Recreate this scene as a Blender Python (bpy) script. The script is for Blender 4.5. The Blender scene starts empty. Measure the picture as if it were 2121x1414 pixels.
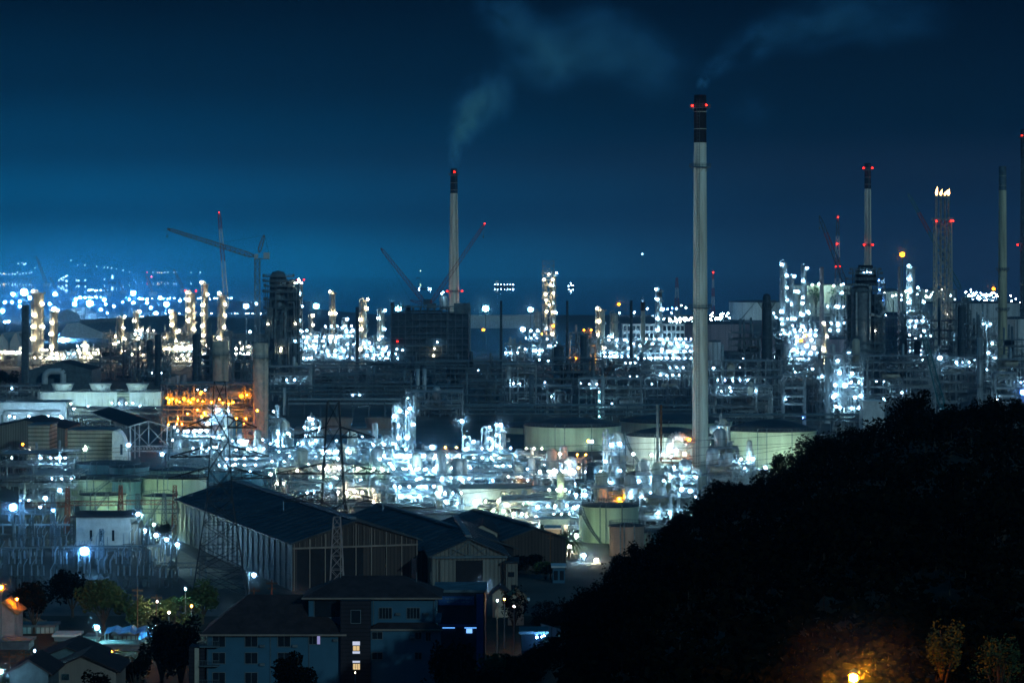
import bpy, math, random
from math import pi, sin, cos, radians
from mathutils import Vector, noise as mnoise

sc = bpy.context.scene
COL = sc.collection
# ------------------------------------------------------------------ camera
CAMZ = 80.0
F = 5892.0      # focal length in photograph pixels (100 mm on 36 mm, 2121 px wide)
HOR = 545.0     # horizon row of the photograph
CXP = 1060.5
cam_d = bpy.data.cameras.new('camera')
cam = bpy.data.objects.new('camera', cam_d)
COL.objects.link(cam)
sc.camera = cam
cam.location = (0, 0, CAMZ)
cam.rotation_euler = (pi / 2, 0, 0)
cam_d.lens = 100
cam_d.sensor_width = 36
cam_d.shift_y = (HOR - 707.0) / 2121.0
cam_d.clip_start = 1.0
cam_d.clip_end = 60000
# ------------------------------------------------------------------ night sky
w = bpy.data.worlds.new('World')
sc.world = w
w.use_nodes = True
nt = w.node_tree
bg = nt.nodes['Background']
tc = nt.nodes.new('ShaderNodeTexCoord')
sep = nt.nodes.new('ShaderNodeSeparateXYZ')
nt.links.new(tc.outputs['Generated'], sep.inputs[0])
def wramp(stops):
    r = nt.nodes.new('ShaderNodeValToRGB')
    r.color_ramp.interpolation = 'EASE'
    while len(r.color_ramp.elements) < len(stops):
        r.color_ramp.elements.new(0.5)
    for e, (p, c) in zip(r.color_ramp.elements, stops):
        e.position = p
        e.color = (*c, 1)
    nt.links.new(sep.outputs['Z'], r.inputs[0])
    return r
# glow of the lit coast to the left, darker and more violet to the right
rl = wramp([(0.0, (0.000, .50, 1.15)), (.018, (0.000, .19, .46)), (.040, (0.0, .055, .140)), (.065, (0.0, .018, .048)), (.10, (0.0, .0045, .014)), (.5, (.000, .043, .104))])
rr = wramp([(0.0, (.020, .040, .085)), (.030, (.008, .018, .040)), (.050, (.001, .007, .018)), (.10, (0.000, .0025, .008)), (.5, (.000, .043, .104))])
mr = nt.nodes.new('ShaderNodeMapRange')
mr.interpolation_type = 'SMOOTHSTEP'
mr.inputs['From Min'].default_value = -.25
mr.inputs['From Max'].default_value = .16
nt.links.new(sep.outputs['X'], mr.inputs['Value'])
mx = nt.nodes.new('ShaderNodeMix')
mx.data_type = 'RGBA'
nt.links.new(mr.outputs[0], mx.inputs['Factor'])
nt.links.new(rl.outputs[0], mx.inputs['A'])
nt.links.new(rr.outputs[0], mx.inputs['B'])
ns = nt.nodes.new('ShaderNodeTexNoise'); ns.inputs['Scale'].default_value = 9.0; ns.inputs['Detail'].default_value = 3
mpn = nt.nodes.new('ShaderNodeMapping'); mpn.inputs['Scale'].default_value = (1, 1, 1.2)
nt.links.new(tc.outputs['Generated'], mpn.inputs[0]); nt.links.new(mpn.outputs[0], ns.inputs['Vector'])
nm = nt.nodes.new('ShaderNodeMapRange'); nm.inputs['From Min'].default_value = .3; nm.inputs['From Max'].default_value = .7
nm.inputs['To Min'].default_value = .86; nm.inputs['To Max'].default_value = 1.14
nt.links.new(ns.outputs['Fac'], nm.inputs['Value']); nt.links.new(nm.outputs[0], bg.inputs['Strength'])
nt.links.new(mx.outputs['Result'], bg.inputs['Color'])
# weak sun lamp added as even fill light
sl = bpy.data.lights.new('fill_sun', 'SUN')
sl.energy = .52
sl.angle = radians(.5)
sl.color = (.45, .82, 1)
so = bpy.data.objects.new('fill_sun', sl)
so.rotation_euler = (radians(74), 0, radians(28))
COL.objects.link(so)
# ------------------------------------------------------------------ render
sc.view_settings.view_transform = 'Standard'
sc.view_settings.look = 'None'
sc.view_settings.exposure = 0.0
sc.view_settings.gamma = 1.0
cy = sc.cycles
cy.use_denoising = True
cy.denoising_prefilter = 'FAST'
cy.max_bounces = 4
cy.diffuse_bounces = 2
cy.glossy_bounces = 2
cy.volume_bounces = 0
cy.transparent_max_bounces = 8
cy.sample_clamp_indirect = 8.0
cy.caustics_reflective = False
cy.caustics_refractive = False
cy.volume_max_steps = 256
HAZE_DENSITY = 0.85e-4
cy.filter_width = 1.5

R = random.Random(7)

def G(y):
    """distance at which flat ground (z=0) shows at photograph row y"""
    return CAMZ * F / (y - HOR)
def X(px, d): return (px - CXP) * d / F
def Z(py, d): return CAMZ - (py - HOR) * d / F

# ------------------------------------------------------------------ materials
MATS = {}
def mat(name, col, rough=.7, metal=0.0, var=.25, scale=.3, col2=None, bump=0.0, streak=False, spec=.3):
    if name in MATS: return MATS[name]
    m = bpy.data.materials.new(name)
    m.use_nodes = True
    t = m.node_tree
    b = t.nodes['Principled BSDF']
    b.inputs['Roughness'].default_value = rough
    b.inputs['Metallic'].default_value = metal
    b.inputs['Specular IOR Level'].default_value = spec
    c = t.nodes.new('ShaderNodeTexCoord')
    n = t.nodes.new('ShaderNodeTexNoise')
    n.inputs['Scale'].default_value = scale
    n.inputs['Detail'].default_value = 6
    n.inputs['Roughness'].default_value = .65
    src = c.outputs['Object']
    if streak:
        mp = t.nodes.new('ShaderNodeMapping')
        mp.inputs['Scale'].default_value = (1.6, 1.6, .09)
        t.links.new(src, mp.inputs[0])
        src = mp.outputs[0]
    t.links.new(src, n.inputs['Vector'])
    r = t.nodes.new('ShaderNodeValToRGB')
    c2 = col2 or tuple(x * (1 - var) for x in col)
    r.color_ramp.elements[0].position = .36
    r.color_ramp.elements[0].color = (*c2, 1)
    r.color_ramp.elements[1].position = .66
    r.color_ramp.elements[1].color = (*[min(1, x * (1 + var * .3)) for x in col], 1)
    t.links.new(n.outputs['Fac'], r.inputs[0])
    t.links.new(r.outputs[0], b.inputs['Base Color'])
    if bump:
        bm = t.nodes.new('ShaderNodeBump')
        bm.inputs['Strength'].default_value = bump
        t.links.new(n.outputs['Fac'], bm.inputs['Height'])
        t.links.new(bm.outputs[0], b.inputs['Normal'])
    MATS[name] = m
    return m
def ribbed(name, col, pitch, axis='X', var=.3, rough=.6, dark=.6, rot=0, metal=0.0):
    """sheet cladding with ribs / siding: bump and slight colour change"""
    if name in MATS: return MATS[name]
    m = mat(name, col, rough, metal, var, .25, streak=True)
    t = m.node_tree
    b = t.nodes['Principled BSDF']
    link = b.inputs['Base Color'].links[0].from_socket
    c = t.nodes.new('ShaderNodeTexCoord')
    wv = t.nodes.new('ShaderNodeTexWave')
    wv.bands_direction = axis
    wv.inputs['Scale'].default_value = 2 * pi / pitch / 20
    t.links.new(c.outputs['Object'], wv.inputs['Vector'])
    r = t.nodes.new('ShaderNodeValToRGB')
    r.color_ramp.elements[0].position = .05
    r.color_ramp.elements[0].color = (dark, dark, dark, 1)
    r.color_ramp.elements[1].position = .3
    t.links.new(wv.outputs['Fac'], r.inputs[0])
    x = t.nodes.new('ShaderNodeMix')
    x.data_type = 'RGBA'
    x.blend_type = 'MULTIPLY'
    x.inputs['Factor'].default_value = 1
    t.links.new(link, x.inputs['A'])
    t.links.new(r.outputs[0], x.inputs['B'])
    t.links.new(x.outputs['Result'], b.inputs['Base Color'])
    return m
M = dict(
    steel=mat('galvanised_steel', (.36, .40, .42), .5, .35, .4, .4),
    dsteel=mat('dark_painted_steel', (.15, .20, .22), .6, .2, .4, .4),
    dkstack=mat('dark_steel_plate', (.07, .10, .12), .6, .2, .4, .4),
    msteel=mat('mid_grey_steel', (.20, .24, .26), .55, .3, .4, .4),
    clad=mat('aluminium_cladding', (.55, .58, .58), .45, .35, .3, .35, streak=True),
    pipe=mat('lagged_pipe', (.48, .52, .52), .45, .4, .35, .5),
    dpipe=mat('dark_pipe', (.21, .27, .29), .5, .3, .4, .5),
    ivory=mat('ivory_plate', (.58, .55, .45), .6, .1, .25, .3, streak=True),
    red=mat('red_paint', (.40, .045, .035), .5, .1, .3, .5),
    orange=mat('orange_crane_paint', (.42, .17, .035), .5, .1, .3, .5),
    teal=mat('teal_crane_paint', (.04, .20, .22), .5, .1, .3, .5),
    white=mat('white_paint', (.72, .74, .73), .5, .05, .2, .4),
    gtank=mat('pale_green_tank_paint', (.50, .60, .47), .55, .05, .22, .16, streak=True),
    wtank=mat('white_tank_paint', (.68, .70, .68), .55, .05, .25, .16, streak=True),
    btank=mat('dull_blue_tank_paint', (.16, .30, .34), .6, .05, .3, .16, streak=True),
    ptank=mat('pinkish_grey_tank_paint', (.36, .30, .33), .6, .05, .25, .1, streak=True),
    brtank=mat('brown_grey_tank_paint', (.36, .27, .22), .7, 0, .3, .2, streak=True),
    roof=mat('dark_roof', (.035, .042, .05), .75, 0, .4, .12),
    troof=mat('tank_roof', (.06, .075, .09), .7, .1, .4, .15),
    rooftile=mat('roof_tiles', (.055, .035, .035), .75, 0, .4, .6),
    conc=mat('concrete', (.34, .34, .31), .85, 0, .3, .25, bump=.2),
    chim=mat('weathered_chimney_paint', (.95, .86, .72), .7, 0, .45, .32, col2=(.58, .50, .38), streak=True),
    chimb=mat('chimney_concrete', (.68, .62, .42), .8, 0, .4, .3, streak=True),
    black=mat('soot_and_shade_black', (.022, .022, .026), .8, 0, .3, .5),  # also stands for the dark inside the hall doorways
    rust=mat('rusty_steel', (.24, .10, .045), .8, .1, .5, .8),
    pink=mat('pinkish_plate', (.42, .34, .33), .7, 0, .3, .3),
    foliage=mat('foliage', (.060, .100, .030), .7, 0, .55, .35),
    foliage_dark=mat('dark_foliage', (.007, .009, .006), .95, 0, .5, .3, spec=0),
    bark=mat('bark', (.09, .065, .045), .9, 0, .4, 2.0, bump=.4),
    ground=mat('industrial_ground', (.10, .10, .092), .9, 0, .45, .03, bump=.1),
    grass=mat('scrub_ground', (.028, .032, .018), .95, 0, .5, .08),
    road=mat('asphalt', (.05, .05, .052), .85, 0, .25, .4),
    track=mat('pale_gravel', (.26, .23, .17), .95, 0, .4, .5),
    sea=mat('sea_water', (.84, .95, .99), .022, 1.0, .04, .002),
    hill=mat('far_hillside', (.03, .045, .035), .95, 0, .4, .003),
    bluewall=mat('blue_rendered_wall', (.06, .17, .25), .8, 0, .12, .4),
    glass=mat('dark_window_glass', (.02, .03, .04), .12, 0, .2, .5, spec=.6),
    wframe=mat('window_frame_paint', (.20, .24, .26), .5, 0, .2, .5),
    cream=mat('cream_render', (.62, .52, .40), .8, 0, .2, .5),
    wire=mat('cable_black', (.02, .022, .025), .6, .2, .2, 1),
    insul=mat('porcelain_insulator', (.36, .46, .54), .3, 0, .2, 1),
    beam=mat('reddish_lattice_paint', (.33, .10, .07), .6, .1, .35, .6),
    cyanbox=mat('pale_cyan_panels', (.36, .60, .60), .6, 0, .3, .5),
    bluesign=mat('blue_sign_board', (.03, .12, .32), .5, 0, .2, .5),
    tarp=mat('blue_tarpaulin', (.08, .25, .55), .6, 0, .3, .7),
    orroof=mat('orange_brown_sheet', (.40, .20, .09), .7, 0, .4, .5),
)
M['hallroof'] = mat('stained_sheet_roof', (.050, .062, .072), .5, .1, .55, .22, col2=(.018, .022, .028), bump=.3)
M['navy'] = mat('navy_wall', (.018, .035, .060), .7, 0, .3, .4)
M['pylon'] = mat('dark_pylon_steel', (.035, .045, .055), .7, .2, .3, .5)
M['hallwall'] = ribbed('corrugated_hall_wall', (.30, .32, .31), 1.05, 'X', .25, dark=.55)
M['louvre'] = ribbed('horizontal_louvres', (.46, .49, .40), 1.6, 'Z', .25, dark=.3)
M['siding'] = ribbed('vertical_sheet_siding', (.27, .25, .21), 1.0, 'X', .3, dark=.6)
M['rusthall'] = ribbed('rusty_vertical_siding', (.085, .06, .05), .9, 'X', .5, dark=.5)
M['tower_bands'] = ribbed('maroon_banded_tiles', (.030, .026, .036), .62, 'Z', .2, dark=.4)
M['fenceblue'] = ribbed('blue_sheet_fence', (.35, .48, .58), .9, 'X', .2, dark=.5)

def emis(name, col, s):
    if name in MATS: return MATS[name]
    m = bpy.data.materials.new(name)
    m.use_nodes = True
    t = m.node_tree
    for n_ in list(t.nodes): t.nodes.remove(n_)
    o = t.nodes.new('ShaderNodeOutputMaterial')
    e = t.nodes.new('ShaderNodeEmission')
    e.inputs[0].default_value = (*col, 1)
    e.inputs[1].default_value = s
    t.links.new(e.outputs[0], o.inputs[0])
    MATS[name] = m
    return m
LCOL = dict(white=(.38, .73, 1.0), warm=(1.0, .82, .52), green=(.66, 1.0, .62), orange=(1.0, .26, .006),
            red=(1.0, .012, .006), blue=(.10, .32, 1.0), ice=(.17, .50, 1.0), pale=(.75, 1.0, .80), cyan=(.30, .90, 1.0))

# ------------------------------------------------------------------ mesh builder
class MB:
    def __init__(s): s.v = []; s.f = []
    def box(s, x0, y0, z0, x1, y1, z1):
        n = len(s.v)
        s.v += [(x0,y0,z0),(x1,y0,z0),(x1,y1,z0),(x0,y1,z0),(x0,y0,z1),(x1,y0,z1),(x1,y1,z1),(x0,y1,z1)]
        s.f += [(n,n+3,n+2,n+1),(n+4,n+5,n+6,n+7),(n,n+1,n+5,n+4),(n+1,n+2,n+6,n+5),(n+2,n+3,n+7,n+6),(n+3,n,n+4,n+7)]
        return s
    def tube(s, p, q, r, n=4, r2=None, cap=False):
        p = Vector(p); q = Vector(q)
        d = q - p
        if d.length < 1e-6: return s
        d.normalize()
        a = Vector((0, 0, 1)) if abs(d.z) < .9 else Vector((1, 0, 0))
        u = d.cross(a).normalized(); v_ = d.cross(u)
        r2 = r if r2 is None else r2
        k = len(s.v); off = pi / 4 if n == 4 else 0
        for c, rr_ in ((p, r), (q, r2)):
            for i in range(n):
                t = off + 2 * pi * i / n
                w_ = c + (u * cos(t) + v_ * sin(t)) * rr_
                s.v.append((w_.x, w_.y, w_.z))
        for i in range(n):
            j = (i + 1) % n
            s.f.append((k + i, k + j, k + n + j, k + n + i))
        if cap:
            s.f.append(tuple(range(k, k + n)))
            s.f.append(tuple(range(k + 2 * n - 1, k + n - 1, -1)))
        return s
    def path(s, pts, r, n=6):
        for a, b in zip(pts, pts[1:]): s.tube(a, b, r, n)
        return s
    def lathe(s, cx, cy, prof, n=24, a0=0, a1=2 * pi):
        k = len(s.v); full = a1 - a0 > 2 * pi - .01
        m = n if full else n + 1
        for r, z in prof:
            for i in range(m):
                t = a0 + (a1 - a0) * i / n
                s.v.append((cx + r * cos(t), cy + r * sin(t), z))
        for j in range(len(prof) - 1):
            for i in range(n):
                i2 = (i + 1) % m
                s.f.append((k + j*m + i, k + j*m + i2, k + (j+1)*m + i2, k + (j+1)*m + i))
        return s
    def drum(s, p, q, r, n=12):
        """horizontal or slanted vessel with dished ends"""
        p = Vector(p); q = Vector(q); d = (q - p).normalized()
        s.tube(p, q, r, n)
        s.tube(p, p - d * r * .35, r, n, r * .6); s.tube(p - d * r * .35, p - d * r * .5, r * .6, n, .01)
        s.tube(q, q + d * r * .35, r, n, r * .6); s.tube(q + d * r * .35, q + d * r * .5, r * .6, n, .01)
        return s
    def poly(s, pts):
        k = len(s.v); s.v += [tuple(p) for p in pts]; s.f.append(tuple(range(k, k + len(pts)))); return s
    def build(s, name, m, parent=None, smooth=False, loc=None):
        me = bpy.data.meshes.new(name)
        me.from_pydata(s.v, [], s.f)
        if smooth: me.polygons.foreach_set('use_smooth', [True] * len(me.polygons))
        me.materials.append(m)
        o = bpy.data.objects.new(name, me)
        COL.objects.link(o)
        if parent is not None: o.parent = parent
        if loc is not None: o.location = loc
        return o

def props(o, label, cat=None, group=None, kind=None):
    if label: o['label'] = label
    if cat: o['category'] = cat
    if group: o['group'] = group
    if kind: o['kind'] = kind
    return o
def thing(name, label, cat, loc, group=None, rz=0):
    o = bpy.data.objects.new(name, None)
    o.empty_display_size = 1
    COL.objects.link(o)
    o.location = loc
    o.rotation_euler = (0, 0, rz)
    return props(o, label, cat, group)

# ------------------------------------------------------------------ lamps
_ico = None
LAMPMESH = {}
def lampmesh(kind, strength):
    key = (kind, strength)
    if key in LAMPMESH: return LAMPMESH[key]
    t = (1 + 5 ** .5) / 2
    vs = [Vector(v).normalized() for v in [(-1,t,0),(1,t,0),(-1,-t,0),(1,-t,0),(0,-1,t),(0,1,t),(0,-1,-t),(0,1,-t),(t,0,-1),(t,0,1),(-t,0,-1),(-t,0,1)]]
    fs = [(0,11,5),(0,5,1),(0,1,7),(0,7,10),(0,10,11),(1,5,9),(5,11,4),(11,10,2),(10,7,6),(7,1,8),(3,9,4),(3,4,2),(3,2,6),(3,6,8),(3,8,9),(4,9,5),(2,4,11),(6,2,10),(8,6,7),(9,8,1)]
    me = bpy.data.meshes.new('lamp_' + kind)
    me.from_pydata([tuple(v) for v in vs], [], fs)
    me.materials.append(emis('%s_lamp_light_%d' % (kind, strength), LCOL[kind], strength))
    LAMPMESH[key] = me
    return me
NL = 0
AIR = {}
def halo_ball(parent, loc, R_, key, dens):  # thin scattering ball added round a lamp to give it a halo
    if key not in AIR:
        t_ = (1 + 5 ** .5) / 2
        me = MB().lathe(0, 0, [(.02, -1)] + [(sin(pi * k / 8), -cos(pi * k / 8)) for k in range(1, 8)] + [(.02, 1)], 12)
        m = bpy.data.materials.new('lamp_mist_air'); m.use_nodes = True; t = m.node_tree
        for n_ in list(t.nodes): t.nodes.remove(n_)
        o_ = t.nodes.new('ShaderNodeOutputMaterial'); v = t.nodes.new('ShaderNodeVolumePrincipled')
        v.inputs['Color'].default_value = (.7, .85, 1, 1)
        tc_ = t.nodes.new('ShaderNodeTexCoord'); vl = t.nodes.new('ShaderNodeVectorMath'); vl.operation = 'LENGTH'; t.links.new(tc_.outputs['Object'], vl.inputs[0])
        mr_ = t.nodes.new('ShaderNodeMapRange'); mr_.inputs['From Min'].default_value = 1; mr_.inputs['From Max'].default_value = 0; mr_.inputs['To Max'].default_value = 1; t.links.new(vl.outputs['Value'], mr_.inputs['Value'])
        pw_ = t.nodes.new('ShaderNodeMath'); pw_.operation = 'POWER'; pw_.inputs[1].default_value = 1.6; t.links.new(mr_.outputs[0], pw_.inputs[0])
        mm_ = t.nodes.new('ShaderNodeMath'); mm_.operation = 'MULTIPLY'; mm_.inputs[1].default_value = dens * 2.2; t.links.new(pw_.outputs[0], mm_.inputs[0]); t.links.new(mm_.outputs[0], v.inputs['Density'])
        t.links.new(v.outputs[0], o_.inputs['Volume'])
        ob = me.build('glow_mist', m, parent, True); AIR[key] = ob.data
    else:
        ob = bpy.data.objects.new('glow_mist', AIR[key]); COL.objects.link(ob); ob.parent = parent
    ob.location = loc; ob.scale = (R_,) * 3
    return ob
def lamp(parent, loc, d, rpx=2.6, kind='white', power=None, name='lamp'):
    """a glowing globe; rpx is its radius in photograph pixels at distance d; power in W/sr"""
    global NL
    rpx *= .78
    r = rpx * d / F
    if power is None: power = 90.0
    if kind == 'red': power *= .2
    if kind == 'blue': power *= .7
    power *= .62
    s = power / (pi * r * r)
    s = 25 * round(s / 25) if s < 400 else 100 * round(s / 100)
    s = min(9000, max(12, s))
    o = bpy.data.objects.new(name, lampmesh(kind, s))
    COL.objects.link(o)
    o.parent = parent
    o.location = loc
    o.scale = (r, r, r)
    if rpx >= 2.9 and d < 6000:  # larger lamps get an added halo volume
        R_ = 28 * d / F * min(1.8, rpx / 2.7)
        dens = min(4 * 3 * r * .55 / power, .085 / R_)
        dens = 2 ** (round(math.log2(dens) * 2) / 2)
        halo_ball(parent, loc, R_, round(dens, 6), dens)
    return o
def lamps_px(T, pts, d, kind='white', rpx=2.6, power=None):
    """lamps at known rows/columns of the photograph on a thing whose front stands at distance d"""
    ox, oy, oz = T.location
    for p in pts:
        px, py = p[0], p[1]
        k = p[2] if len(p) > 2 else kind
        rp = p[3] if len(p) > 3 else rpx
        lamp(T, (X(px, d) - ox, d - oy, Z(py, d) - oz), d, rp, k, power)

# ------------------------------------------------------------------ generic industrial parts
def rail(mb, pts, z, h=1.1, t=.06, step=0):
    for a, b in zip(pts, pts[1:]):
        mb.tube((a[0], a[1], z + h), (b[0], b[1], z + h), t)
        mb.tube((a[0], a[1], z + h * .5), (b[0], b[1], z + h * .5), t)
        if step:
            L = math.dist(a, b); n = max(1, int(L / step))
            for i in range(n + 1):
                x = a[0] + (b[0] - a[0]) * i / n; y = a[1] + (b[1] - a[1]) * i / n
                mb.tube((x, y, z), (x, y, z + h), t)
def ring(mb, cx, cy, r0, r1, z, n=16, h=1.1, t=.07, a0=0, a1=2*pi):
    mb.lathe(cx, cy, [(r0, z), (r1, z), (r1, z - .25), (r0, z - .25)], n, a0, a1)
    for k in range(n):
        a = a0 + (a1 - a0) * k / n; b = a0 + (a1 - a0) * (k + 1) / n
        p = (cx + r1 * cos(a), cy + r1 * sin(a)); q = (cx + r1 * cos(b), cy + r1 * sin(b))
        mb.tube((*p, z + h), (*q, z + h), t); mb.tube((*p, z + h * .5), (*q, z + h * .5), t)
        mb.tube((*p, z), (*p, z + h), t)
def ladder(mb, x, y, z0, z1, wd=.5, t=.06, cage=True, dz=1.2):
    mb.tube((x - wd / 2, y, z0), (x - wd / 2, y, z1), t); mb.tube((x + wd / 2, y, z0), (x + wd / 2, y, z1), t)
    z = z0
    while z < z1:
        mb.tube((x - wd / 2, y, z), (x + wd / 2, y, z), t * .8)
        if cage: mb.path([(x - wd*.7, y, z), (x - wd*.6, y - .6, z), (x + wd*.6, y - .6, z), (x + wd*.7, y, z)], t * .7, 4)
        z += dz
def steel_frame(mb, W, D, zs, nx, ny, t, rng, brace=.35):
    xs = [-W / 2 + W * i / nx for i in range(nx + 1)]
    ys = [D * j / ny for j in range(ny + 1)]
    top = zs[-1]
    for x in xs:
        for y in ys: mb.tube((x, y, 0), (x, y, top), t)
    for z in zs[1:]:
        for y in ys: mb.tube((xs[0], y, z), (xs[-1], y, z), t * .8)
        for x in xs: mb.tube((x, 0, z), (x, D, z), t * .8)
    for a, b in zip(zs, zs[1:]):
        for i in range(nx):
            if rng.random() < brace:
                x0, x1 = xs[i], xs[i + 1]
                k = rng.random()
                if k < .4:
                    mb.tube((x0, 0, a), (x1, 0, b), t * .6); mb.tube((x1, 0, a), (x0, 0, b), t * .6)
                elif k < .7:
                    xm = (x0 + x1) / 2
                    mb.tube((x0, 0, a), (xm, 0, b), t * .6); mb.tube((x1, 0, a), (xm, 0, b), t * .6)
                else: mb.tube((x0, 0, a), (x1, 0, b), t * .6)
        for j in range(ny):
            if rng.random() < brace: mb.tube((xs[0], ys[j], a), (xs[0], ys[j + 1], b), t * .6)
            if rng.random() < brace: mb.tube((xs[-1], ys[j], a), (xs[-1], ys[j + 1], b), t * .6)
def unit(px0, px1, ytop, d, label, nl=10, lit=1, depth=18, bay=7.0, storey=5.0, cat='process unit', kind='white', kinds=None,
         vessels=3, pipes=26, brace=.35, lrpx=2.5, lpts=None, zbase=0, seed=None, group=None, tall=2, power=None, name='process_unit', lzmin=0.0, drail=True):
    """open multi-storey steel process structure with floors, pipework, vessels, handrails and lamps"""
    rng = random.Random(seed if seed is not None else int(px0 * 7 + ytop))
    x0, x1 = X(px0, d), X(px1, d)
    W = x1 - x0; H = max(4, Z(ytop, d) - zbase)
    T = thing(name, label, cat, ((x0 + x1) / 2, d, zbase), group)
    t = .16 * max(1, d / 1500)
    nx = max(1, round(W / bay)); ny = max(1, round(depth / 9))
    nz = max(1, round(H / storey))
    zs = [0.0]
    for i in range(nz): zs.append(zs[-1] + (H / nz) * rng.uniform(.75, 1.25))
    k = H / zs[-1]; zs = [z * k for z in zs]
    fm = M['steel'] if lit >= .5 else M['msteel']  # paler steel where lit, greyer where dim: lighting put into the colour
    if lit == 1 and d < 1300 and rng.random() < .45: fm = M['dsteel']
    mb = MB(); steel_frame(mb, W, depth, zs, nx, ny, t, rng, brace); mb.build('steel_frame', fm, T)
    fl = MB(); rl_ = MB()
    for z in zs[1:]:
        a = rng.uniform(-.5, -.2) * W; b = rng.uniform(.2, .5) * W
        if rng.random() < .6: a, b = -W / 2, W / 2
        fl.box(a, .05, z + .05, b, depth * rng.uniform(.6, 1) - .05, z + .22)
        if drail: rail(rl_, [(a, depth * .7), (a, 0), (b, 0), (b, depth * .7)], z + .2, t=t * .4, step=3.5)
    fl.build('floor_grating', fm, T); 
    if rl_.v: rl_.build('handrail', fm, T)
    pm = M['pipe'] if lit >= .5 else M['dpipe']  # pipes too are coloured paler in lit units, darker in dim ones
    pb = MB()
    for i in range(pipes):
        r = rng.choice((.12, .18, .25, .4, .55)) * (1.0 if lit else .9) * max(.8, d / 1600)
        z = rng.uniform(1, H * .97); y = rng.uniform(-.8, depth)
        k = rng.random()
        if k < .45:
            a = rng.uniform(-.5, .3) * W; b = min(W * .5, a + rng.uniform(.2, .9) * W)
            z2 = rng.uniform(0.5, H)
            pts = [(a, y, z), (b, y, z), (b, y, z2)]
            if rng.random() < .5: pts.append((min(W / 2, b + rng.uniform(1, 6)), y, z2))
            pb.path(pts, r, 6)
        elif k < .85:
            x = rng.uniform(-.5, .5) * W; h = rng.uniform(.2, .8) * H
            pb.path([(x, y, max(0, z - h)), (x, y, z), (x + rng.uniform(-4, 4), y, z)], r, 6)
        else:
            x = rng.uniform(-.5, .5) * W
            pb.path([(x, -.8, z), (x, depth, z)], r, 6)
    pb.build('pipework', pm, T, True)
    for i in range(vessels):
        vm = (M['clad'] if rng.random() < .6 else M['ivory']) if lit >= .5 else M['dkstack']  # vessel colour also follows how lit the unit should look
        vb = MB(); z = rng.choice(zs[:-1]); x = rng.uniform(-.38, .38) * W; y = rng.uniform(2, max(2.5, depth - 3))
        if rng.random() < .5:
            L = rng.uniform(5, min(12, max(6, W * .5))); r = rng.uniform(.9, 1.8)
            vb.drum((x - L / 2, y, z + r + .8), (x + L / 2, y, z + r + .8), r)
            vb.box(x - L * .3, y - r * .6, z, x - L * .3 + .5, y + r * .6, z + 1.2).box(x + L * .3 - .5, y - r * .6, z, x + L * .3, y + r * .6, z + 1.2)
        else:
            r = rng.uniform(1.0, 2.2); h = rng.uniform(5, 11)
            vb.lathe(x, y, [(r * .8, z), (r * .8, z + 1), (r, z + 1.3), (r, z + h), (r * .8, z + h + r * .4), (r * .35, z + h + r * .65), (.01, z + h + r * .7)], 14)
        vb.build('vessel', vm, T, True)
    for i in range(tall):
        r = rng.uniform(.35, .9) * max(1, d / 1800); x = rng.uniform(-.45, .45) * W; y = rng.uniform(0, depth); h = H * rng.uniform(1.05, 1.3)
        MB().lathe(x, y, [(r, 0), (r, h), (r * .2, h + .4)], 10).build('vent_pipe', pm, T, True)
    if lpts: lamps_px(T, lpts, d - .8, kind, lrpx, power)
    left = nl
    while left > 0:
        m_ = min(left, rng.choice((1, 1, 2, 3, 4, 5)))
        z = rng.choice(zs[1:] if len(zs) > 1 else zs) + rng.choice((2.4, -0.9, 2.2))
        z = max(2.5, min(z, H + 2.5), lzmin)
        kd = rng.choice(kinds) if kinds else kind
        rr2 = lrpx * rng.choice((.42, .5, .62, .8, 1.05)); pw = (power or 90) * rng.choice((.5, .8, 1.1, 1.7))
        xa = rng.uniform(-.5, .3) * W; st = rng.uniform(2.4, 4.5) * max(1, d / 1500); yy = rng.choice((-.7, -.7, depth * .4))
        for q_ in range(m_):
            xx = xa + q_ * st
            if xx > W * .5: break
            lamp(T, (xx, yy, z), d, rr2, kd, pw)
        left -= m_
    return T
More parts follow.
